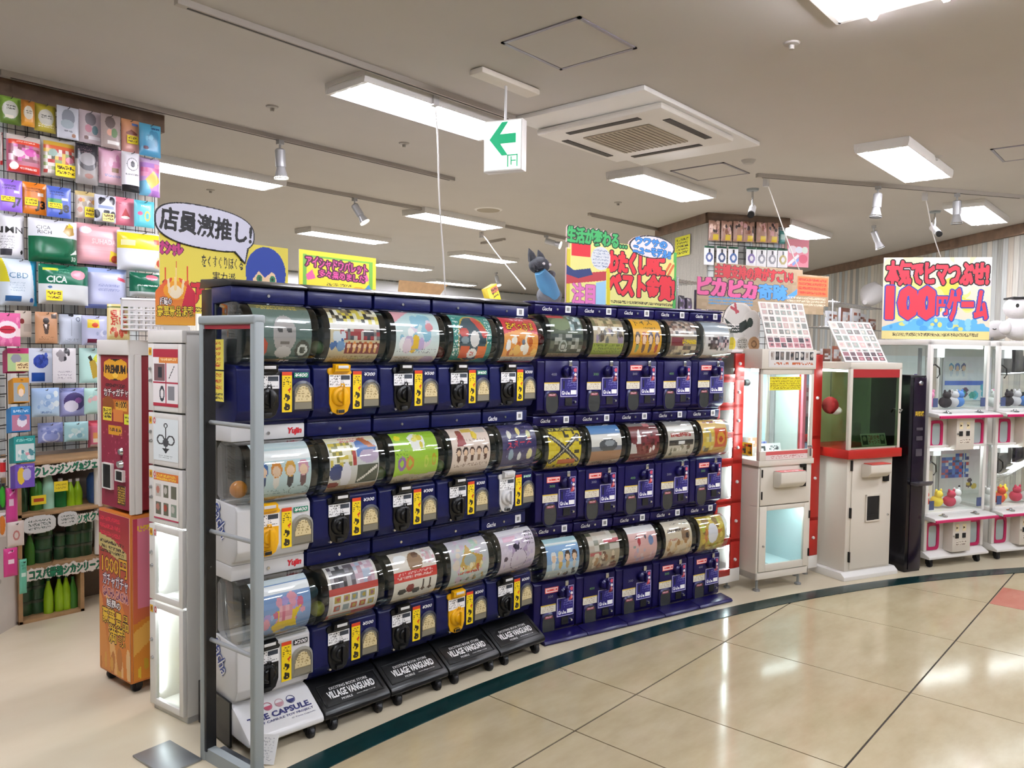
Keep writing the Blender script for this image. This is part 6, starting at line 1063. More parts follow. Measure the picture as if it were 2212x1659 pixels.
# ------------------------------------------------------------------ black slim change machine
p = at(1990, 1236, Z=0); BK = thing('change_machine', 'slim black upright machine between the claw machines', 'vending machine', (5.905, 1.5, 0), -26)
BLK = mat('black_enamel', '#0d0b12', .25); B().box((0, 0, .003), (.15, .34, 1.385)).put('body', BLK, BK, .004)
B().box((.03, -.006, .02), (.146, 0, 1.37)).put('front_panel', mat('violet_black', '#1c1024', .2), BK, .002)
B().lathe([(0, -.012), (.014, -.01), (.018, 0), (0, 0)], 16, (.09, -.006, 1.33), CHROME, 'y').put('badge', None, BK)
letters('lettering', '両替機', mat('gold_ink', '#d8b42c', .5), BK, (.045, -.0075, 1.1), .085, .035)
for z, h in ((1.0, .02), (.93, .03), (.82, .05)): B().box((.06, -.01, z), (.12, -.006, z+h)).put('slot', mat('slot_grey', '#4a444e', .4), BK)
B().prism([(-.006, .62), (-.07, .62), (-.085, .64), (-.085, .655), (-.06, .64), (-.006, .64)], .02, .15).put('tray', mat('tray_grey', '#4f4c52', .35), BK, .003)

# ------------------------------------------------------------------ two-tier crane machines
def crane(loc, rz, label, seed, kinds):
    t = thing('crane_machine', label, 'claw machine', loc, rz, 'white and pink two-tier crane machines'); w, d = .6, .55
    M = Matrix.Translation(loc) @ Matrix.Rotation(math.radians(rz), 4, 'Z')
    B().prism([(-.05, .068), (-.05, .085), (.03, .125), (d, .125), (d, .068)], .0, w).put('base', WHITEM, t, .004)
    bd = B(); bd.box((0, d-.02, .12), (w, d, 1.63)); frame4(bd, w, d, .12, 1.63, .028)
    for z0, z1 in ((.12, .36), (.87, 1.1)):
        bd.box((0, .02, z0), (.02, d, z1)); bd.box((w-.02, .02, z0), (w, d, z1)); bd.box((0, .02, z0), (w, .035, z1)); bd.box((0, 0, z1), (w, d, z1+.03))
    bd.box((0, 0, 1.6), (w, d, 1.64)); bd.box((0, 0, .86), (w, d, .88)); bd.box((w/2-.006, d-.03, .39), (w/2+.006, d-.02, .86)); bd.put('cabinet', WHITEM, t, .003)
    for k, (z0, z1) in enumerate(((.4, .86), (1.14, 1.6))):
        B().box((.028, .004, z0), (w-.028, .008, z1)).put('front_glass', GLASS, t); B().box((.004, .028, z0), (.008, d-.028, z1)).put('side_glass', GLASS, t); B().box((w-.008, .028, z0), (w-.004, d-.028, z1)).put('side_glass', GLASS, t)
        B().box((.04, .03, z1-.022), (w-.04, .06, z1-.004)).put('led_strip', LED2, t)
        B().prism([(.0, z0-.02), (-.085, z0-.028), (-.1, z0-.04), (-.1, z0-.055), (.0, z0-.05)], -.01, w+.01).put('control_deck', WHITEM, t, .003)
        B().prism([(-.101, z0-.037), (-.108, z0-.042), (-.108, z0-.056), (-.101, z0-.058)], -.014, w+.014).put('pink_rail', PINKP, t)
        for x in (.12, .44): B().lathe([(0, 0), (.03, 0), (.03, .006), (.012, .012), (.01, .02), (0, .022)], 14, (x, -.05, z0-.026)).put('control_button', CHROME, t)
        zb = z0-.3
        cbx = B().box((.21, -.06, zb+.01), (.39, .02, zb+.245)).put('coin_box', CREAM, t, .004)
        for x in (.235, .305):
            B().box((x, -.066, zb+.11), (x+.03, -.059, zb+.145)).put('coin_slot', INKB, cbx)
            pc = Pic(14, 18, '#efe2b8'); pc.ops([('p', [(.2, .3), (.8, .5), (.2, .7)], '#3a2c1a')]); sheet('arrow_label', pc, .035, .05, cbx, (x, -.0615, zb+.16))
        put('lock', LOCK, cbx, (.222, -.06, zb+.125)); pc = Pic(24, 8, '#e6ddce'); pc.ops([('s', .05, .1, .95, .9, '#8a7c6c', 2, 3, .5)]); sheet('coin_label', pc, .11, .035, cbx, (.24, -.0615, zb+.055))
        for x in (.03, .445):
            q = B(); a = ov(.13, .2, 24, 6); i_ = ov(.086, .156, 24, 6)
            q.add([(x+u, .017, zb+.02+v) for u, v in a]+[(x+u, .009, zb+.02+v) for u, v in a]+[(x+.022+u, .009, zb+.042+v) for u, v in i_]+[(x+.022+u, .019, zb+.042+v) for u, v in i_], [(r*24+j, r*24+(j+1) % 24, (r+1)*24+(j+1) % 24, (r+1)*24+j) for r in range(3) for j in range(24)])
            pf = q.put('prize_door_frame', PINKP, t); B().prism([(x+.022+u, zb+.042+v) for u, v in i_], .016, .0195, axis='y').put('prize_door', mat('frosted_flap', '#b4c4c6', .2), pf)
        pc = Pic(50, 40, '#f4f0f2'); pc.ops(kinds[k]); sheet('back_print', pc, .52, .36, t, (.04, d-.028, z0+.02))
        cr = B().box((.3, .2, z1-.09), (.38, .3, z1-.02), WHITEP); cr.tube([(.34, .25, z1-.09), (.34, .25, z1-.14)], .01, 8, CHROME)
        for s in (-1, 1): cr.tube([(.34, .25, z1-.14), (.34+s*.05, .25, z1-.17), (.34+s*.055, .25, z1-.22), (.34+s*.03, .25, z1-.245)], .006, 6, BLACKP)
        cr.put('claw', None, t); B().box((.28, .33, z0), (.3, .35, z1-.02)).put('rail_post', STEEL, t)
        rg = random.Random(seed+k); cols = [['#e8e4e0', '#d8482c', '#f4d84a', '#c83a5a', '#f0f0f0'], ['#f0f0f0', '#e890b8', '#3a3438', '#d8d4d8', '#5a8ad0']][k]
        for i in range(5):
            x, y = .08+.1*i, .1+rg.uniform(0, .08); m = mat('plush'+cols[i], cols[i], .9); p = M @ Vector((x, y, z0))
            pt = thing('plush_toy', ['white', 'red', 'yellow', 'crimson', 'cream'][i] * (k == 1) + ['white', 'pink', 'dark', 'pale grey', 'blue'][i] * (k == 0) + ' plush toy on the %s tray of the %s crane machine' % (('lower', 'upper')[k], 'left' if seed < 50 else 'right'), 'plush toy', p, rz, 'plush toys in the crane machines')
            B().ball((0, 0, .042), (.045, .045, .042), 12, 8).put('body', m, pt); B().ball((rg.uniform(-.01, .01), -.015, .095), (.03, .03, .028), 12, 8).put('head', m, pt)
            for s in (-1, 1): B().ball((s*.024, -.015, .122), (.01, .008, .014), 8, 6).put('ear', m, pt)
        for x in (.04, .52): B().box((x, -.001, z0+.015), (x+.045, .003, z0+.08)).put('blue_sticker', mat('sticker_slate', '#4a567c', .5), t)
    for x in (.06, w-.06): caster(t, x, .0, .072, .022); caster(t, x, d-.06, .072, .022)
    return t
p = at(2025, 1228, Z=0)
KU = [[('g', '#f0b8dc', '#e88ac4'), ('r', .55, 0, 1, .4, '#e8a0c8'), ('r', .05, .4, .45, 1, '#f0c82a'), ('blob', .1, .45, .4, .95, 10, ['#f4f0e8', '#3a3834', '#e07a3a', '#f0d85a'], 3, (.04, .09)), ('r', .75, .5, .98, .9, '#5a9a8c')], [('g', '#eef8fa', '#f0f6ea'), ('r', .05, .0, .5, .7, '#f6f2ec'), ('r', .05, .0, .5, .25, '#8ac45a'), ('f', .08, .25, .48, .5, 3, ['#3a4a7a', '#d88a9a', '#5a8a5a'], ['#6a8ac0', '#e8c8d0']), ('r', .06, .62, .5, .7, '#e8883a'), ('e', .82, .4, .14, .2, '#6a5a9a'), ('e', .86, .34, .09, .12, '#c86a5a'), ('r', .12, .74, .3, .86, '#f4b8dc')]]
KV = [[('g', '#f0d8e4', '#f4f0ea'), ('m', .05, .3, .6, .85, 8, 8, ['#2c5ac0', '#c84a5a', '#4a8ae0', '#f0f0f4', '#1c3a7a'], 4), ('blob', .4, .0, .9, .3, 8, ['#d8b83a', '#3a3a40', '#e8e8e4'], 3, (.04, .08))], [('g', '#f4eef4', '#e8f0f8'), ('r', .05, .5, .5, .9, '#f8f8fa'), ('r', .05, .35, .9, .44, '#3a6ad0'), ('f', .1, .55, .48, .85, 3, ['#4aa0d0', '#5a7ac0', '#3a4a8a'], ['#d8e4f0']), ('blob', .1, .05, .9, .3, 8, ['#3aa8a0', '#6a3a6a', '#58c0d8'], 3, (.05, .1))]]
cl = Vector((p.x-.06, p.y+.08, 0)); ca = -27; cdv = Vector((math.cos(math.radians(ca)), math.sin(math.radians(ca)), 0))
crane((cl.x, cl.y, 0), ca, 'white two-tier crane machine with magenta rails beside the black machine', 11, KU)
c2 = cl+cdv*.69; crane((c2.x, c2.y, 0), ca-3, 'white two-tier crane machine with magenta rails at the right picture edge', 71, KV)

# ------------------------------------------------------------------ hand-lettered signs
def board(label, P, ang, pts, pic, t=.006, edge='#d8d0b8', post=True, name='sign', cat='sign', legs=0., lx=(.25, .75)):
    "pts: left x, right x, top y, bottom y in photo pixels on the upright plane through P"
    x0, x1, y0, y1 = pts; xm = (x0+x1)/2
    a, b_ = atp(x0, (y0+y1)/2, P, ang), atp(x1, (y0+y1)/2, P, ang); zt, zb = atp(xm, y0, P, ang).z, atp(xm, y1, P, ang).z
    w = math.hypot(b_.x-a.x, b_.y-a.y); h = zt-zb
    o = put(name, inkmesh(name, pic, flatmap(w, h), t, edge, merge=True), None, (a.x, a.y, zb), (0, 0, math.radians(ang))); tag(o, label, cat, 'hand-lettered signs')
    if post:
        for x in (w*lx[0], w*lx[1]): B().box((x-.012, t, legs-zb), (x+.012, t+.018, h*.6)).put('leg', WOOD, o)
    return o, w, h
# speech bubble and yellow board
pc = Pic(170, 96, '#e6d450'); pc.ops([('t', 'オシャレ', .0, .74, .16, .9, '#c0367c', '#4a1030', 1, 0, .06), ('t', 'をくすぐりほくる', .3, .62, .62, .78, '#1c1812', None, 1, 0, .04), ('t', '実力派', .38, .46, .56, .57, '#1c1812', None, 1, 0, .04), ('t', 'キモアイテム', .0, .12, .66, .42, '#c4202c', '#4a0c10', 1, .03, .1), ('s', .1, .0, .5, .1, '#3a2c10', 1, 3)])
pc.ops([('e', .81, .62, .17, .36, '#1f3f9c'), ('p', [(.63, .42), (.7, .8), (.93, .82), (.99, .4), (.93, .28), (.7, .3)], '#1f3f9c'), ('e', .8, .5, .1, .19, '#f0cfa4'), ('p', [(.68, .72), (.94, .72), (.92, .56), (.86, .64), (.8, .55), (.75, .64), (.7, .52)], '#1f3f9c'), ('e', .755, .53, .024, .055, '#2f7a54'), ('e', .865, .53, .024, .055, '#2f7a54'), ('e', .755, .53, .01, .025, '#123a28'), ('e', .865, .53, .01, .025, '#123a28'), ('l', .785, .4, .83, .4, .009, '#b83a3a'), ('p', [(.68, .2), (.92, .2), (.88, .32), (.72, .32)], '#2a2c3a')])
S1P = (1.7, 3.398)
board('yellow hand-painted sign with a blue haired girl behind the first stack', S1P, 0, (345, 622, 520, 680), pc, .006, lx=(.8, .95))
pc = Pic(230, 132, '#d3d3e2'); q8 = lambda rx, ry: (np.abs(pc.X-.5)/rx)**2.6+(np.abs(pc.Y-.56+.1*(pc.X-.5))/ry)**2.6 <= 1
pc._in(q8(.5, .37), '#15151c'); pc._in(q8(.488, .352), '#d6d6e6'); e = q8(.5, .37)
tl = pc.pmask([(.72, .3), (.94, .3), (.9, .0)]); pc.a[tl & ~e] = srgb('#15151c'); tl2 = pc.pmask([(.745, .3), (.92, .3), (.893, .04)]); pc.a[tl2] = srgb('#d6d6e6'); pc.al = e | tl
pc.t('店員激推し!', .05, .4, .97, .78, '#101014', None, 1, -.06, .012, 0, 0, 1)
board('white speech bubble sign with thick black brush lettering', (1.7, 3.391), 0, (334, 550, 436, 562), pc, .005, '#222', False)
pc = Pic(110, 74, '#e8d838'); pc.ops([('r', .02, .86, .08, .3, '#6fae44'), ('r', .05, .3, .09, .92, '#6fae44'), ('r', .05, .86, .95, .9, '#6fae44'), ('r', .9, .3, .95, .9, '#6fae44'), ('p', [(.08, .5), (.16, .62), (.2, .45), (.1, .4)], '#e0609a'), ('p', [(.78, .55), (.86, .68), (.9, .5), (.82, .42)], '#e0609a'), ('t', 'アイシャドウパレット', .08, .64, .88, .86, '#ec4f9c', '#4a1030', 2, -.05, .04), ('t', '多々集めました', .24, .46, .84, .62, '#ec4f9c', '#4a1030', 2, -.05, .04), ('s', .34, .1, .66, .4, '#5a5020', 3, 4, .4), ('e', .76, .14, .16, .2, '#e0a416'), ('l', .7, .1, .8, .2, .01, '#3a2a08'), ('p', [(.84, .3), (.9, .42), (.94, .3), (.99, .2), (.9, .22)], '#3f86b4'), ('e', .14, .1, .14, .16, '#d49ac8'), ('e', .2, .08, .1, .1, '#8fa4dc')])
board('yellow sign with pink lettering behind the second stack', (2.7, 3.82), 0, (646, 812, 548, 652), pc, .006)
# big red sign on the indigo machines
RN = Vector((-math.sin(math.radians(RA)), math.cos(math.radians(RA)), 0)); SP = ROo+RN*.2
pc = Pic(236, 156, '#e6e08a'); pc.ops([('r', 0, 0, 1, .03, '#2f9a4a'), ('r', .97, 0, 1, .8, '#4aaa4c'), ('r', .0, .0, .03, .7, '#d8c83a'), ('p', [(.86, .66), (.98, .66), (.98, .44), (.84, .46)], '#e8e08a'), ('l', .88, .48, .94, .64, .012, '#d8703a'), ('l', .92, .48, .97, .62, .012, '#d8703a'), ('r', .04, .62, .2, .82, '#d82a38'), ('t', 'わたくし的に', .36, .46, .88, .74, '#e02c3c', '#1c0c0c', 2, .0, .1, 0, 0, 2), ('t', 'ベスト金賞!', .36, .14, .98, .46, '#e02c3c', '#1c0c0c', 2, -.02, .1, 0, 0, 2), ('s', .38, .04, .97, .1, '#3a3018', 1, 4, .6), ('p', [(.0, .38), (.34, .46), (.34, .34), (.0, .26)], '#b83a40'), ('t', '注目', .05, .02, .24, .28, '#e07ab8', '#8a3070', 1, 0, .12), ('p', [(.25, .0), (.34, .0), (.34, .34), (.25, .3)], '#9ccbe4'), ('p', [(.35, .0), (.38, .0), (.37, .5), (.34, .5)], '#d8c81e')])
G = pc.tmask('生活が変わる…', .0, .78, .52, .98, -.03, .1); pc._in(dil(G, 3), '#123a1e'); pc._in(dil(G, 1), '#3fae62')
bub = ((pc.X-.76)/.22)**2+((pc.Y-.84)/.155)**2 <= 1; b2 = ((pc.X-.76)/.205)**2+((pc.Y-.84)/.14)**2 <= 1; pc._in(bub, '#15151c'); pc._in(b2, '#e8e4ee'); pc.t('ウワサの', .6, .85, .9, .95, '#3f90dc', '#1c3a6a', 1, -.05, .08); pc.t('ニューモデル!!', .58, .72, .94, .84, '#3f90dc', '#1c3a6a', 1, -.08, .08)
pc.e(.29, .62, .085, .15, '#d8dce0'); pc.s(.22, .5, .36, .74, '#7a8aa8', 6, 3, .35)
pc.p([(-.0, .5), (.06, .44), (.2, .48), (.22, .4), (.1, .34), (.0, .38)], '#22356a')
pc.al = (pc.Y < .8) | dil(G, 3) | bub | ((pc.X > .03) & (pc.X < .55) & (pc.Y < .84)); pc.al &= ~((pc.X < .02) & (pc.Y > .72) & ~dil(G, 3))
board('big sign with red, green and blue hand lettering on the indigo machines', SP, RA, (1224, 1461, 500, 664), pc, .012, '#caa', False)
# brown sign cluster
pc = Pic(236, 112, '#9a8468'); pc.ops([('m', 0, 0, 1, 1, 30, 14, ['#9a8468', '#a08a6e', '#948062'], 4), ('t', '主婦支持の声がすごい!', .12, .68, .7, .97, '#b0202a', '#3a0c10', 1, -.02, .1), ('t', 'ピカピカ', .0, .3, .42, .66, '#d0558c', '#3a1024', 2, -.05, .12, 0, 0, 2), ('t', '奇跡', .44, .28, .66, .62, '#4a90d0', '#123a5a', 1, 0, .12), ('p', [(.62, .3), (.7, .34), (.82, .64), (.74, .56)], '#4a90d0'), ('r', .74, .42, .99, .86, '#c8683a'), ('s', .75, .44, .98, .84, '#b02a24', 4, 3, .6), ('s', .66, .18, .98, .4, '#d8ccb4', 3, 5, .5), ('s', .08, .1, .4, .3, '#3a86b8', 3, 7, .7)])
pc.al = ~((pc.X < .12) & (pc.Y > .68)) & ~((pc.X > .78) & (pc.Y > .9)) & ~((pc.X > .96) & (pc.Y < .2))
S4 = (5.3, 2.62); board('brown cardboard sign with pink, blue and red lettering above the lockers', S4, -20, (1506, 1790, 576, 674), pc, .006, '#8a7458', True)
pc = Pic(80, 90, '#d8d2cc'); pc.e(.42, .62, .36, .36, '#c8c4be'); pc.e(.75, .55, .24, .3, '#d2cec8'); pc.e(.72, .6, .08, .1, '#1a2c26')
pc.ops([('p', [(.02, .68), (.3, .5), (.6, .66), (.7, .5), (.5, .38), (.2, .36)], '#16241f'), ('s', .1, .4, .42, .56, '#e8e4e0', 3, 3, .5), ('l', .2, .9, .38, .82, .03, '#a8404a'), ('l', .3, .98, .34, .8, .03, '#a8404a'), ('e', .24, .14, .1, .14, '#d8c02a'), ('e', .52, .14, .16, .14, '#b8b4a8'), ('s', .4, .05, .64, .24, '#5a564c', 4, 4, .4), ('e', .84, .14, .16, .16, '#b08a62'), ('ring', .84, .14, .08, .08, '#7a5a3c', .6)])
pc.al = (((pc.X-.42)/.42)**2+((pc.Y-.62)/.4)**2 <= 1) | (((pc.X-.78)/.24)**2+((pc.Y-.55)/.32)**2 <= 1) | (pc.Y < .3) & (pc.X > .1) & (pc.X < .99)
board('cut-out sign with grey face shapes standing on the red locker', (4.52, 2.32), -15.2, (1562, 1642, 655, 757), pc, .006, '#26221e', False)
# 100 yen sign
pc = Pic(240, 198, '#e8ddc8'); pc.ops([('blob', .0, .75, 1, 1, 26, ['#f0e2b0', '#e8d8dc', '#dfe4dc', '#f4ecd0'], 4, (.05, .14)), ('blob', .05, .3, .95, .68, 30, ['#f0d858', '#f4e88a', '#f0c84a', '#e8e0d0'], 6, (.05, .12))])
arc_ = (pc.Y < .27-.5*(pc.X-.5)**2) & (pc.Y > .1); pc._in(arc_, '#62b4e4'); pc.ops([('blob', .05, .12, .95, .24, 26, ['#8accf0', '#4a9cd8', '#d8d87a', '#62b4e4'], 3, (.02, .04)), ('r', 0, 0, 1, .1, '#e8d890'), ('s', .1, .02, .9, .09, '#3a3020', 1, 4, .55)])
pc.t('本気でヒマつぶせ!', .03, .66, .97, .95, '#e23a4c', '#1a0c10', 3, -.01, .08, 0, 0, 2); 
for s_, u0, v0, u1, v1, ft in (('100', .04, .25, .5, .64, 3), ('円', .51, .3, .61, .52, 1), ('ゲーム', .61, .24, .97, .62, 2)): pc.t(s_, u0, v0, u1, v1, '#e23a4c', '#2a4aa8', 3, 0, .03, 0, 0, ft)
SGP = (cl.x+.25, cl.y+.16); board('square sign reading 100 yen game in red over a blue arc', SGP, -58, (1907, 2140, 556, 733), pc, .008, '#d8d0c0', False)
for k, (bx, P_, a_, lab) in enumerate((((1458, 1490, 510, 553), None, 0, 'small yellow notice on the plank pillar'), ((2130, 2172, 508, 552), (10.27-.09, 1.52+.09), 45, 'small yellow notice on the slanting plank wall'))):
    pc = Pic(26, 34, '#dfe02a'); pc.ops([('s', .1, .1, .9, .9, '#4a4a10', 5, 3+k, .5)])
    if k == 0:
        a_ = math.degrees(pa)+90; P_ = (q0.x-.02*math.cos(pa), q0.y-.02*math.sin(pa))
        a, b_ = atp(bx[0], 530, P_, a_), atp(bx[1], 530, P_, a_); zt, zb = atp(1474, bx[2], P_, a_).z, atp(1474, bx[3], P_, a_).z
        o = sheet('notice', pc, (b_-a).length, zt-zb, None, (a.x, a.y, zb), (0, 0, math.radians(a_+180)), .002)
        tag(o, lab, 'notice', 'yellow wall notices')
    else: board(lab, (14.2+.05, 5.42-.05), 45, bx, pc, .002, '#c8c82a', False, 'notice', 'notice')

# ------------------------------------------------------------------ things seen over the machines
o = B(); p = at(835, 640, Y=4.3); p1 = at(930, 640, Y=4.3)
t = thing('display_rack', 'low white wire rack standing behind the navy machines', 'rack', (2.5, 3.95, 0))
for x in (0, 2.6):
    for y in (0, .5): B().tube([(x, y, .003), (x, y, 1.78)], .012, 8).put('upright', WIREW, t)
for z in (.5, 1.0, 1.45, 1.77): B().box((-.02, -.02, z), (2.62, .52, z+.012)).put('shelf_board', WIREW, t)
b = B().box((0, 0, 0), (p1.x-p.x, .22, .002)); w = p1.x-p.x; z0 = 1.784
bx = thing('cardboard_box', 'open cardboard box with tilted flap behind the machines', 'box', (p.x, 4.2, z0)); h = at(880, 612, Y=4.3).z-z0
B().box((0.03, 0, 0), (w-.03, .2, h*.55)).put('body', CARD, bx); B().add([(.02, -.002, h*.55), (w-.02, -.002, h*.55), (w+.02, -.06, h), (-.02, -.06, h), (.02, .004, h*.55), (w-.02, .004, h*.55), (w+.02, -.054, h), (-.02, -.054, h)], [(0, 1, 2, 3), (7, 6, 5, 4), (0, 4, 5, 1), (1, 5, 6, 2), (2, 6, 7, 3), (3, 7, 4, 0)]).put('flap', CARD, bx)
pc = Pic(40, 20, '#2a3048'); pc.ops([('m', 0, 0, 1, 1, 8, 4, ['#2a3048', '#4a5a78', '#1c2030', '#6a6a8a'], 3)]); a = at(1000, 657, Y=4.2); b_ = at(1060, 657, Y=4.2)
o = put('flat_box', inkmesh('flat_box', pc, flatmap(b_.x-a.x, .07), .16, '#cfd4da'), None, (a.x, 4.1, z0)); tag(o, 'dark blue flat box behind the fifth navy stack', 'box')
pc = Pic(16, 34, '#e0c820'); pc.ops([('r', 0, .72, 1, .95, '#b86a4a'), ('s', .1, .5, .9, .9, '#2a2410', 3, 3, .5), ('r', .0, .0, .3, 1, '#e8d84a')]); a = at(1062, 655, Y=4.25)
o = put('yellow_box', inkmesh('yellow_box', pc, flatmap(.12, .2), .06, '#d8c02a'), None, (a.x, 4.22, z0+.03), (0, math.radians(-26), 0)); tag(o, 'tilted yellow carton behind the fifth navy stack', 'box')
GF = mat('grey_fur', '#6a6c70', .9, bump=.5, nscale=70); BF = mat('blue_fabric', '#5a9cc8', .7, bump=.3, nscale=40); DF = mat('dark_fur', '#3a3d42', .9, bump=.4, nscale=60)
a = at(1165, 640, Y=3.15); t = thing('plush_toy', 'grey plush animal with pointed ears in light blue clothes', 'plush toy', (a.x, 3.15, 1.852), 0)
B().ball((.1, 0, .02), (.1, .07, .07), 14, 10).put('body', GF, t); B().tube([(.1, -.03, .02), (.0, -.05, .1), (-.06, -.05, .16)], [.05, .06, .035], 10).put('coat', BF, t)
hd = B().ball((-.03, -.02, .2), (.075, .06, .055), 16, 10).put('head', DF, t); B().ball((.05, -.05, .15), (.035, .03, .025), 12, 8).put('muzzle', GF, hd)
for s, e_ in ((-.09, .3), (.0, .3)): B().tube([(s+.02, -.0, .23), (s, 0, .27), (s-.02, 0, e_)], [.03, .02, .002], 8).put('ear', DF, hd)
for x in (-.05, .01): B().ball((x, -.072, .205), (.014, .008, .01), 10, 6).put('eye', WHITEP, hd)
t2 = thing('display_rack', 'low rack standing behind the indigo machines', 'rack', (3.3, 2.98, 0), RA)
for x in (0, 1.2):
    for y in (0, .3): B().tube([(x, y, .003), (x, y, 1.775)], .012, 8).put('upright', WIREW, t2)
for z in (.6, 1.2, 1.765): B().box((-.02, -.02, z), (1.22, .32, z+.012)).put('shelf_board', WIREW, t2)
# wire racks and merchandise near the pillar
for k, (x0, x1, y0, y1, Y, lab) in enumerate(((1462, 1528, 603, 668, 3.6, 'wire rack of dark packets left of the brown sign'), (1795, 1908, 655, 780, 3.3, 'chrome wire rack of clear bags behind the claw machines'), (2140, 2260, 735, 800, 1.32, 'wire rack of black packets at the right picture edge'))):
    a, b_ = at(x0, y1, Y=Y), at(x1, y1, Y=Y); w = b_.x-a.x; zt = at((x0+x1)/2, y0, Y=Y).z
    t = thing('wire_rack', lab, 'rack', (a.x, Y, 0), 0, 'wire racks near the pillar')
    for x in (0, w):
        for y in (0, .4): B().tube([(x, y, .003), (x, y, zt)], .01, 8).put('upright', CHROME, t)
    RK3 = zt-.012
    zs_ = [zt-.02, zt-.32, zt-.75, .4]
    for z in zs_: put('wire_shelf', gridpanel(w, .4, .06, .003, CHROME), t, (0, 0, z), (math.radians(-90), 0, 0))
    for z in zs_[1:]:
        rg = random.Random(k*7+int(z*10)); n = 6 if k != 1 else 5
        for i in range(n):
            hh = rg.uniform(.14, .26); ww = w/n*.8
            cset = [['#2a2630', '#5a4a6a', '#1c1a20', '#7a6a8a', '#3a3038'], ['#b8bcc0', '#8a4a34', '#c8c4c0', '#6a3c2c', '#a8acb0'], ['#1c1a1e', '#2a242e', '#3a3a40', '#18161a', '#4a3a5a']][k]
            pc = Pic(10, 14, rg.choice(cset)); pc.ops([('m', .1, .2, .9, .8, 3, 4, cset, i+3)])
            o = put('packet', inkmesh('packet', pc, bagmap(ww, hh, .02), .03, cset[0], FOIL), None, (a.x+w/n*(i+.1), Y+.05+rg.uniform(0, .1), z+.004)); tag(o, '%s shelf packet of the %s, %s from left' % (('upper', 'middle', 'low')[zs_[1:].index(z)], ('rack by the brown sign', 'chrome rack', 'rack at right edge')[k], ('first', 'second', 'third', 'fourth', 'fifth', 'sixth')[i]), 'packet', 'packets on the wire racks')
# clear bags and a folded umbrella-like white bag on the chrome rack
a = at(1880, 675, Y=3.4); t = thing('white_bag', 'large white cone shaped bag leaning on the chrome wire rack', 'bag', (a.x, 3.4, at(1850, 655, Y=3.4).z-.03), 0)
B().tube([(-.25, 0, .06), (-.1, 0, .1), (.1, 0, .2), (.22, .02, .36)], [.03, .1, .17, .02], 14).put('bag', mat('bag_white', '#d8d6d4', .5, bump=.3, nscale=12), t)
# right: seated white plush with black cap
a = at(2200, 735, X=7.95); t = thing('plush_toy', 'white plush bear with black cap on the right wire rack', 'plush toy', (a.x, a.y, RK3), -60)
WF = mat('white_fur', '#e4e2e2', .95, bump=.4, nscale=60)
B().ball((0, 0, .1), (.13, .1, .11), 16, 10).put('body', WF, t); hd = B().ball((-.02, -.03, .27), (.12, .1, .1), 16, 10).put('head', WF, t); B().box((-.1, -.12, .345), (.14, .08, .36)).box((-.05, -.07, .33), (.09, .05, .348)).put('cap', INKB, hd)
for s in (-1, 1): B().ball((s*.045-.02, -.12, .285), (.014, .008, .018), 8, 6).put('eye', INKB, hd)
for s in (-1, 1): B().ball((s*.12, -.04, .1), (.05, .05, .06), 10, 8).put('paw', WF, t)
a = at(2152, 735, X=8.25); t = thing('plush_toy', 'small white sleeping plush head beside the capped bear', 'plush toy', (a.x, a.y, RK3), -60)
B().ball((0, 0, .09), (.11, .09, .09), 16, 10).put('head', WF, t)
for s in (-1, 1): B().tube([(s*.05-.015, -.084, .1), (s*.05, -.09, .095), (s*.05+.015, -.084, .1)], .004, 5).put('closed_eye', INKB, t)
# packs on the pillar face
pa_d = math.degrees(pa); pn = Vector((math.sin(pa), -math.cos(pa), 0)); PP = q0+pn*.07
gp = put('wire_grid', gridpanel(pw-.02, 1.6, .07, .003, WIRE), None, (q0.x+pn.x*.02, q0.y+pn.y*.02, 1.35), (0, 0, pa)); tag(gp, 'black wire grid fixed on the front of the pillar', 'wire grid'); gp['kind'] = 'stuff'
def ppack(label, bx, base, ops, d=.02):
    x0, x1, y0, y1 = bx; xm = (x0+x1)/2; a, b_ = atp(x0, (y0+y1)/2, PP, pa_d), atp(x1, (y0+y1)/2, PP, pa_d); zt, zb = atp(xm, y0, PP, pa_d).z, atp(xm, y1, PP, pa_d).z
    w, h = (b_-a).length*.97, zt-zb; pc = Pic(22, 26, base); pc.ops(ops)
    o = put('hanging_pack', inkmesh('hanging_pack', pc, bagmap(w, h, d), .004, base, FOIL), None, (a.x, a.y, zb), (0, 0, pa)); tag(o, label, 'pack', 'packs hung on the pillar')
    B().tube([(w/2, .05, h-.01), (w/2, -d-.02, h-.01)], .003, 5).put('hook', HOOK, o)
od = ['first', 'second', 'third', 'fourth', 'fifth', 'sixth', 'seventh']
for i, (x0, x1) in enumerate(((1531, 1556), (1558, 1582), (1584, 1606), (1606, 1630), (1634, 1658), (1658, 1682))):
    ppack('tan and pink pack with yellow label, %s from the left on the pillar' % od[i], (x0, x1, 476+i, 520+i), '#b08a78', [('blob', .1, .4, .9, .95, 10, ['#d8a8a8', '#8a5a44', '#e8c8b8', '#3a2c2c'], i+2, (.08, .14)), ('r', .3, .02, .8, .3, '#dcc03a')])
ppack('small teal pack at the end of the tan packs on the pillar', (1684, 1696, 498, 527), '#4a8a84', [('r', .1, .3, .9, .7, '#a8c8c0')])
for i, x0 in enumerate((1521, 1548, 1573, 1612, 1634, 1657, 1680)):
    c = ['#4a5a8a', '#3a4a70', '#4a6aa0', '#7a6aa0', '#8a8a94', '#8a8a90', '#a89a5a'][i]
    ppack('white card pack with a round charm, %s from the left on the pillar' % od[i], (x0, x0+22, 531+i, 572+i), '#e2e2e4', [('r', 0, .9, 1, 1, '#2f5a44'), ('ring', .5, .4, .36, .26, c, .5), ('r', .42, .66, .58, .84, '#2a2a30')], .008)
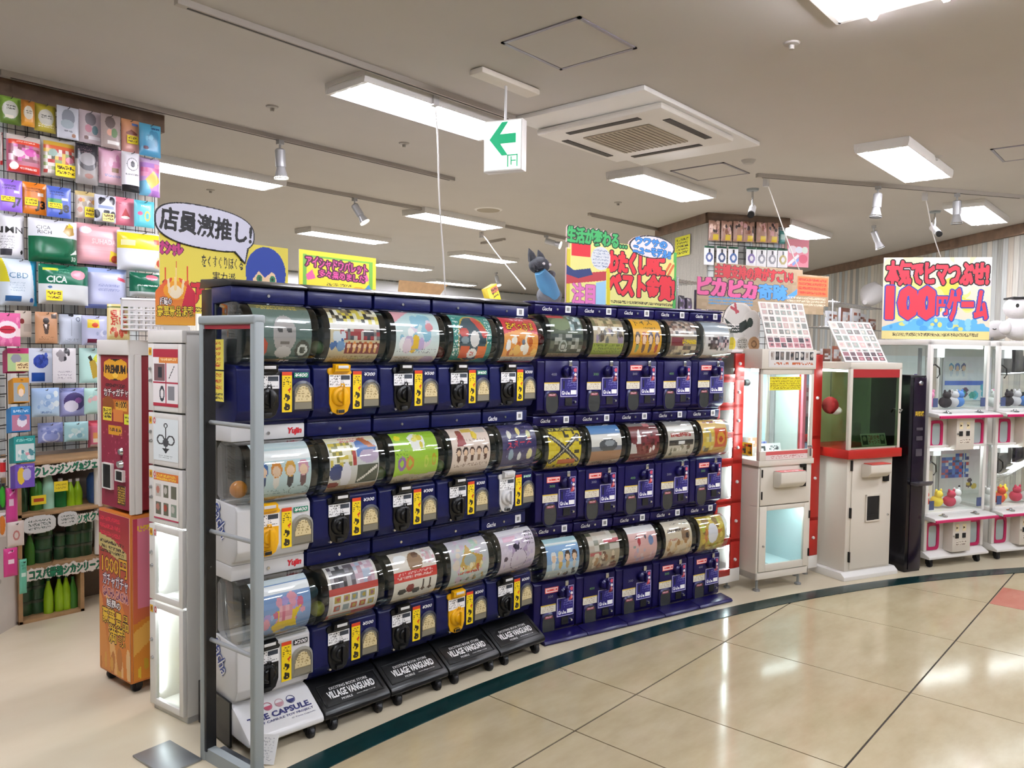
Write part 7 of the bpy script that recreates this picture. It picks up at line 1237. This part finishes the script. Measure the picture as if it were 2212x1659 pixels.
pc = Pic(36, 46, '#d88a98'); pc.ops([('r', 0, .75, 1, 1, '#c87884'), ('e', .25, .62, .2, .14, '#e8d8e0'), ('e', .55, .62, .16, .12, '#e0e4f0'), ('e', .82, .62, .14, .12, '#d8e4d8'), ('l', .1, .1, .5, .4, .05, '#e8e8f0'), ('l', .3, .1, .7, .4, .05, '#8aa8e0'), ('e', .75, .3, .2, .16, '#c85a70')])
board('pink poster beside the packs on the pillar', (PP.x, PP.y), pa_d, (1700, 1747, 517, 577), pc, .003, '#c87884', False)
g3 = put('wire_grid', gridpanel(1.3, 1.0, .08, .004, WIREW), None, (at(1780, 690, Y=5.0).x, 5.0, 1.7), (0, 0, math.radians(45))); tag(g3, 'white wire grid hanging on the slanting plank wall', 'wire grid'); g3['kind'] = 'stuff'
# far counters so that the back of the shop is furnished
for k, (x, y, w_, h_) in enumerate(((6.2, 9.4, 2.2, 1.5), (9.5, 9.8, 2.4, 1.5))):
    t = thing('shelf_unit', ['pale grey shelf unit in the far left of the shop', 'pale grey shelf unit in the far middle of the shop'][k], 'shelf', (x, y, 0)); B().box((0, 0, .003), (w_, .5, h_)).put('body', mat('pale_aqua', '#c4d8dc', .5), t, .01)
    for j in range(3): B().box((.05, -.012, .15+j*.45), (w_-.05, 0, .5+j*.45)).put('panel', WALLW, t)

# ------------------------------------------------------------------ ceiling: lamps, tracks and fittings
TUBEM = mat('fluorescent_tube', '#f8f5ff', .5, emit=TUBE)
f_body = B().prism([(-.18, ZC), (-.18, ZC-.03), (-.172, ZC-.062), (-.166, ZC-.062), (-.15, ZC-.025), (.15, ZC-.025), (.166, ZC-.062), (.172, ZC-.062), (.18, ZC-.03), (.18, ZC)], -.63, .63).mesh('housing', WHITEM)
f_tube = B().tube([(-.6, 0, 0), (.6, 0, 0)], .018, 6, caps=False).mesh('tube', TUBEM)
f_cap = B().box((-.625, -.165, ZC-.062), (-.6, .165, ZC-.025)).mesh('lamp_holder', WHITEM)
def fixture(x, y, label):
    t = thing('ceiling_light', label, 'ceiling light', (x, y, 0), 0, 'fluorescent ceiling lights')
    put('housing', f_body, t)
    for k in (-1, 0, 1): put('tube', f_tube, t, (0, k*.105, ZC-.048))
    put('lamp_holder', f_cap, t); put('lamp_holder', f_cap, t, (1.225, 0, 0))
for x, y, l in [(3.28, 3.57, 'three-tube ceiling light behind the green arrow sign'), (6.05, 3.57, 'three-tube ceiling light between the air conditioner and the pillar'), (.45, 3.57, 'ceiling light cut off by the top left picture corner'),
                (3.3, 6.3, 'ceiling light partly hidden by the hanging packs'), (6.2, 6.3, 'ceiling light crossed by the white hanging cable'), (6.25, 8.4, 'ceiling light above the yellow pink-lettered sign'), (9.0, 8.5, 'small distant ceiling light left of the plush animal'),
                (9.1, 10.6, 'most distant ceiling light near the white band'), (6.4, 1.71, 'three-tube ceiling light at the right beyond the spotlights'), (9.15, 3.6, 'ceiling light half hidden by the pillar'), (9.1, 1.75, 'ceiling light above the slanting wall at the right edge'), (6.0, 12.3, 'leftmost light along the far back wall'), (9.0, 12.3, 'middle light along the far back wall'), (12.0, 12.3, 'right light along the far back wall'), (12.0, 8.4, 'distant light hidden behind the big red sign')]: fixture(x, y, l)  # the last four fixtures are added to brighten the back of the shop
# recessed mall panels; all but the first added unseen to light the floor
def recessed(x, y, label):
    t = thing('recessed_light', label, 'ceiling light', (x, y, 0), 0, 'recessed ceiling lights')
    B().box((-.6, -.31, ZC-.012), (.6, -.29, ZC+.001)).box((-.6, .29, ZC-.012), (.6, .31, ZC+.001)).box((-.6, -.3, ZC-.012), (-.58, .3, ZC+.001)).box((.58, -.3, ZC-.012), (.6, .3, ZC+.001)).put('frame', WHITEM, t)
    B().box((-.58, -.29, ZC-.004), (.58, .29, ZC-.002)).put('reflector', mat('panel_glow', '#dff2f6', .5, emit=3.), t)
    for k in (-1, 1): put('tube', f_tube, t, (0, k*.14, ZC-.03), (0, 0, 0), (.93, 1.2, 1.2))
pr = at(1812, 53, Z=ZC-.012)
for k, (dx, dy) in enumerate(((0, 0), (2.9, -1.1), (-2.9, 0), (0, -2.4), (2.9, -3.2), (5.8, -3.0), (-2.9, -2.4))):
    recessed(pr.x-.6+dx, pr.y-.3+dy, ['recessed bright ceiling panel at the top right edge', 'recessed mall light to the right of the camera', 'recessed mall light left of the camera', 'recessed mall light behind the camera', 'recessed mall light behind and right', 'recessed mall light far right', 'recessed mall light behind and left'][k])
TRK = mat('track_grey', '#b0a99f', .5); SLOT = mat('slot_dark', '#3a342e', .6)
def track(a, b_, label, slot=False):
    a, b_ = at(*a, Z=ZC-.012), at(*b_, Z=ZC-.012); d = b_-a; t = thing('lighting_track', label, 'lighting track', (a.x, a.y, 0), math.degrees(math.atan2(d.y, d.x)), 'lighting tracks'); L_ = d.length
    B().box((0, -.018, ZC-.03), (L_, .018, ZC)).put('rail', TRK, t); B().box((.05, -.006, ZC-.032), (L_-.05, .006, ZC-.0295)).put('groove', SLOT, t)
    return t
track((380, 0), (1110, 255), 'long ceiling track running to the green arrow sign'); track((0, 155), (980, 387), 'ceiling track above the hanging packs'); track((345, 345), (918, 452), 'ceiling track with one spotlight above the speech bubble')
track((1078, 485), (1225, 515), 'short ceiling track left of the big red sign'); track((1272, 462), (1420, 495), 'short ceiling track left of the pillar'); track((1635, 378), (2212, 425), 'ceiling track with spotlights at the right'); track((1040, 525), (1090, 516), 'short cross track in the distance')
def hatch(px, label, s=.47):
    c = at(*px, Z=ZC); t = thing('ceiling_hatch', label, 'ceiling hatch', (c.x, c.y, 0), 0, 'ceiling hatches'); m = mat('hatch_edge', '#8f8b92', .4, .5); h = s/2
    B().box((-h, -h, ZC-.006), (h, -h+.018, ZC)).box((-h, h-.018, ZC-.006), (h, h, ZC)).box((-h, -h, ZC-.006), (-h+.018, h, ZC)).box((h-.018, -h, ZC-.006), (h, h, ZC)).put('frame', m, t)
    B().box((-h+.02, -h+.02, ZC-.004), (h-.02, h-.02, ZC)).put('panel', CEIL, t)
hatch((1230, 97), 'square ceiling hatch above the air conditioner'); hatch((1534, 371), 'smaller looking ceiling hatch beside the right light row'); hatch((2235, 325), 'ceiling hatch cut by the right picture edge')
# air conditioner
a, b_ = at(1110, 259, Z=ZC-.02), at(1392, 190, Z=ZC-.02); aw = a.y-b_.y
AC_ = thing('air_conditioner', 'white four-way ceiling cassette air conditioner', 'air conditioner', (b_.x, b_.y, 0)); L2 = at(1637, 313, Z=ZC-.02).x-b_.x
B().box((0, 0, ZC-.03), (L2, aw, ZC)).put('cover_plate', WHITEM, AC_, .006)
ox, oy = .22, 0.02; S = .94
B().prism([(ox, oy), (ox+S, oy), (ox+S, oy+S), (ox, oy+S)], ZC-.075, ZC-.03, axis='z').put('fascia', mat('fascia', '#d9d4ca', .45), AC_, .02)
g = B().box((ox+.22, oy+.22, ZC-.083), (ox+S-.22, oy+S-.22, ZC-.074)).put('grille', mat('grille_brown', '#a39884', .6), AC_, .004)
for i in range(14): B().box((ox+.23, oy+.235+i*.035, ZC-.086), (ox+S-.23, oy+.243+i*.035, ZC-.082)).put('grille_bar', mat('grille_bar', '#8a8070', .6), g)
sl = B()
for q in ((.2, .06, S-.2, .11), (.2, S-.11, S-.2, S-.06), (.06, .2, .11, S-.2), (S-.11, .2, S-.06, S-.2)): B().box((ox+q[0], oy+q[1], ZC-.079), (ox+q[2], oy+q[3], ZC-.0745)).put('air_outlet', SLOT, AC_)
# exit sign
c = at(1093, 172, Z=ZC); ES = thing('exit_sign', 'hanging lit exit sign with a green left arrow', 'exit sign', (c.x, c.y, 0), -72)
mP = math.radians(72)
b = B().box((-.24, -.05, ZC-.035), (.24, .05, ZC)); o = b.put('ceiling_plate', CREAM, ES, .012, rot=(0, 0, mP))
s0 = atp(1093, 262, (c.x, c.y), -72).z; s1 = atp(1093, 378, (c.x, c.y), -72).z
B().tube([(0, 0, ZC-.03), (0, 0, s0-.02)], .008, 8).put('stem', WHITEP, ES)
x0 = -.11; hw = .115; zt_, zb_ = s0+.0, s1+.015
B().box((-hw, -.032, zb_), (hw, .032, zt_)).put('box', WHITEM, ES, .004)
SGW = mat('sign_glow', '#f4fffa', .5, emit=.55); SGG = mat('arrow_green', '#0fb47a', .5, emit=.2)
B().box((-hw+.008, -.034, zb_+.008), (hw-.008, -.0325, zt_-.008)).put('face', SGW, ES)
hgt = zt_-zb_; zc = (zb_+zt_)/2+.02
zc += .015; k = hw*.68; ar = [(-k, 0), (-k*.05, k*1.0), (k*.4, k*1.0), (-k*.2, k*.28), (k, k*.28), (k, -k*.28), (-k*.2, -k*.28), (k*.4, -k*1.0), (-k*.05, -k*1.0)]
B().prism([(x, zc+z*1.15) for x, z in ar], -.0365, -.0345, axis='y').put('arrow', SGG, ES)
dm = B().box((.03, -.0365, zb_+.02), (.035, -.0345, zb_+.085)).box((.085, -.0365, zb_+.02), (.09, -.0345, zb_+.085)).box((.03, -.0365, zb_+.08), (.09, -.0345, zb_+.085)).box((.05, -.0365, zb_+.03), (.055, -.0345, zb_+.075)).box((.05, -.0365, zb_+.05), (.08, -.0345, zb_+.055)); dm.put('door_symbol', SGG, ES)
# spotlights
BULB = mat('bulb_glow', '#fff6e0', .5, emit=5.); SPW = mat('spot_white', '#b4b6b8', .3, .3)
def spot(px, pz, label, tilt, aim, on=True, Yp=None):
    c = at(*px, Z=ZC-.03); d = Vector((math.sin(math.radians(tilt))*math.cos(math.radians(aim)), math.sin(math.radians(tilt))*math.sin(math.radians(aim)), -math.cos(math.radians(tilt))))
    t = thing('spotlight', label, 'spotlight', (c.x, c.y, 0), 0, 'track spotlights'); z0 = ZC-.03
    B().box((-.02, -.02, z0-.03), (.02, .02, z0)).tube([(0, 0, z0-.03), (0, 0, z0-.07)], .007, 8).put('bracket', SPW, t)
    p = Vector((0, 0, z0-.07)); B().tube([p-d*.01, p+d*.0, p+d*.11, p+d*.115], [.026, .036, .036, .036], 14).put('barrel', SPW, t)
    B().tube([p+d*.11, p+d*.13, p+d*.2], [.028, .032, .05], 16, caps=False).put('shade', SPW, t); B().tube([p+d*.15, p+d*.19, p+d*.195], [.02, .05, .048], 14).put('bulb', BULB if on else CHROME, t)
spot((605, 303), 0, 'spotlight pointing straight down beside the hanging packs', 3, 0); spot((766, 428), 0, 'spotlight tilted right above the speech bubble', 32, -50); spot((1897, 402), 0, 'spotlight pointing down at the right track', 6, 160, False)
spot((1888, 487), 0, 'small tilted spotlight right of the pillar', 25, -40, False); spot((2068, 418), 0, 'spotlight hanging near the right ceiling light', 4, 0, False); spot((1180, 508), 0, 'sideways glowing spotlight left of the big red sign', 72, -60); spot((1072, 588), 0, 'distant spotlight over the tilted yellow carton', 20, -90)
# security cameras
def seccam(px, label, aim):
    c = at(*px, Z=ZC); t = thing('security_camera', label, 'camera', (c.x, c.y, 0), aim, 'security cameras')
    B().lathe([(0, ZC-.02), (.05, ZC-.018), (.055, ZC), (0, ZC)], 18).put('mount', GREYM, t); B().tube([(0, 0, ZC-.01), (0, 0, ZC-.17)], .01, 8).put('stem', CHROME, t)
    B().tube([(-.05, 0, ZC-.16), (.1, 0, ZC-.24)], .032, 12).put('housing', WHITEP, t); B().tube([(.1, 0, ZC-.24), (.125, 0, ZC-.253)], .03, 12).put('lens', BLACKP, t); B().tube([(-.05, 0, ZC-.16), (-.08, 0, ZC-.1), (-.03, 0, ZC-.06)], .004, 6).put('cable', WHITEP, t)
seccam((1626, 408), 'white security camera above the pillar', 200); seccam((2020, 456), 'white security camera left of the hanging cable', 215)
# detectors, sprinklers and round speaker
for k, (px, l) in enumerate((((1710, 93), 'round ceiling sprinkler below the recessed panel'), ((588, 230), 'small ceiling sprinkler left of the main light'), ((873, 309), 'small ceiling sprinkler under the main light'), ((1335, 437), 'tiny ceiling sprinkler left of the pillar'), ((455, 410), 'tiny ceiling sprinkler above the speech bubble'), ((2022, 338), 'tiny ceiling sprinkler beside the right light'), ((1617, 346), 'round smoke detector beside the far hatch'))):
    c = at(*px, Z=ZC); o = B().lathe([(0, -.03), (.012, -.03), (.014, -.012), (.035, -.008), (.04, 0), (0, 0)] if k < 6 else [(0, -.03), (.035, -.028), (.05, -.01), (.055, 0), (0, 0)], 16).put('sprinkler' if k < 6 else 'smoke_detector', mat('fitting_grey', '#a8a49c', .4), None, loc=(c.x, c.y, ZC)); tag(o, l, 'ceiling fitting', 'small ceiling fittings')
c = at(1055, 453, Z=ZC); t = thing('ceiling_speaker', 'round ceiling speaker grille above the far lights', 'speaker', (c.x, c.y, ZC)); B().lathe([(0, -.008), (.13, -.008), (.15, 0), (0, 0)], 28).put('rim', WHITEM, t); B().lathe([(0, -.011), (.12, -.011), (.125, -.006), (0, -.006)], 28).put('grille', mat('grille_brown'), t)
# hanging cables
CAB = mat('white_cable', '#e4e2de', .45)
def cable(a, b_, Yb, label, sag=.0, Z1=None, curl=False):
    p0 = at(*a, Z=ZC-.02); p1 = at(*b_, Y=Yb); pts = []
    for i in range(13):
        s = i/12; p = p0.lerp(p1, s); p.z -= sag*math.sin(math.pi*s); p.x += .012*math.sin(9*s)*(1-s); pts.append(p-p0)
    t = thing('hanging_cable', label, 'cable', p0, 0, 'white hanging cables'); B().tube(pts, .0052, 6).put('cord', CAB, t)
    B().box((-.02, -.02, -.05), (.02, .02, .02)).put('plug', WHITEP, t)
    e = pts[-1]
    if not sag and Yb > 3.8: B().tube([e, e+Vector((0, .0, -.25))], .0052, 6).put('cord_end', CAB, t)
cable((938, 210), (962, 640), 3.9, 'white cable hanging straight down across the main ceiling light'); cable((1040, 505), (1135, 625), 3.5, 'thin white cord slanting down to the plush animal'); cable((1655, 390), (1785, 685), 2.9, 'white cable slanting down beside the pillar', .12); cable((1998, 421), (2032, 555), 1.9, 'white cable hanging above the square red sign', .05)
# the mall continues behind the camera
struct(B().box((0, 0, 0), (29, .12, ZC)).put('wall_mall', WALLW, loc=(-7, -7.9, 0)), 'pale mall wall far behind the camera', 'wall')
struct(B().box((0, 0, 0), (.12, 25, ZC)).put('wall_side', WALLW, loc=(-7, -8, 0)), 'pale wall far to the left of the shop', 'wall')
cy = SC.cycles
cy.max_bounces = 6; cy.diffuse_bounces = 3; cy.glossy_bounces = 3; cy.transmission_bounces = 2; cy.transparent_max_bounces = 8
cy.caustics_reflective = False; cy.caustics_refractive = False; cy.sample_clamp_indirect = 6.
cy.use_adaptive_sampling = True; cy.adaptive_threshold = .1; cy.adaptive_min_samples = 12; cy.use_denoising = True; cy.use_light_tree = False
bpy.data.scenes.remove(_TS)
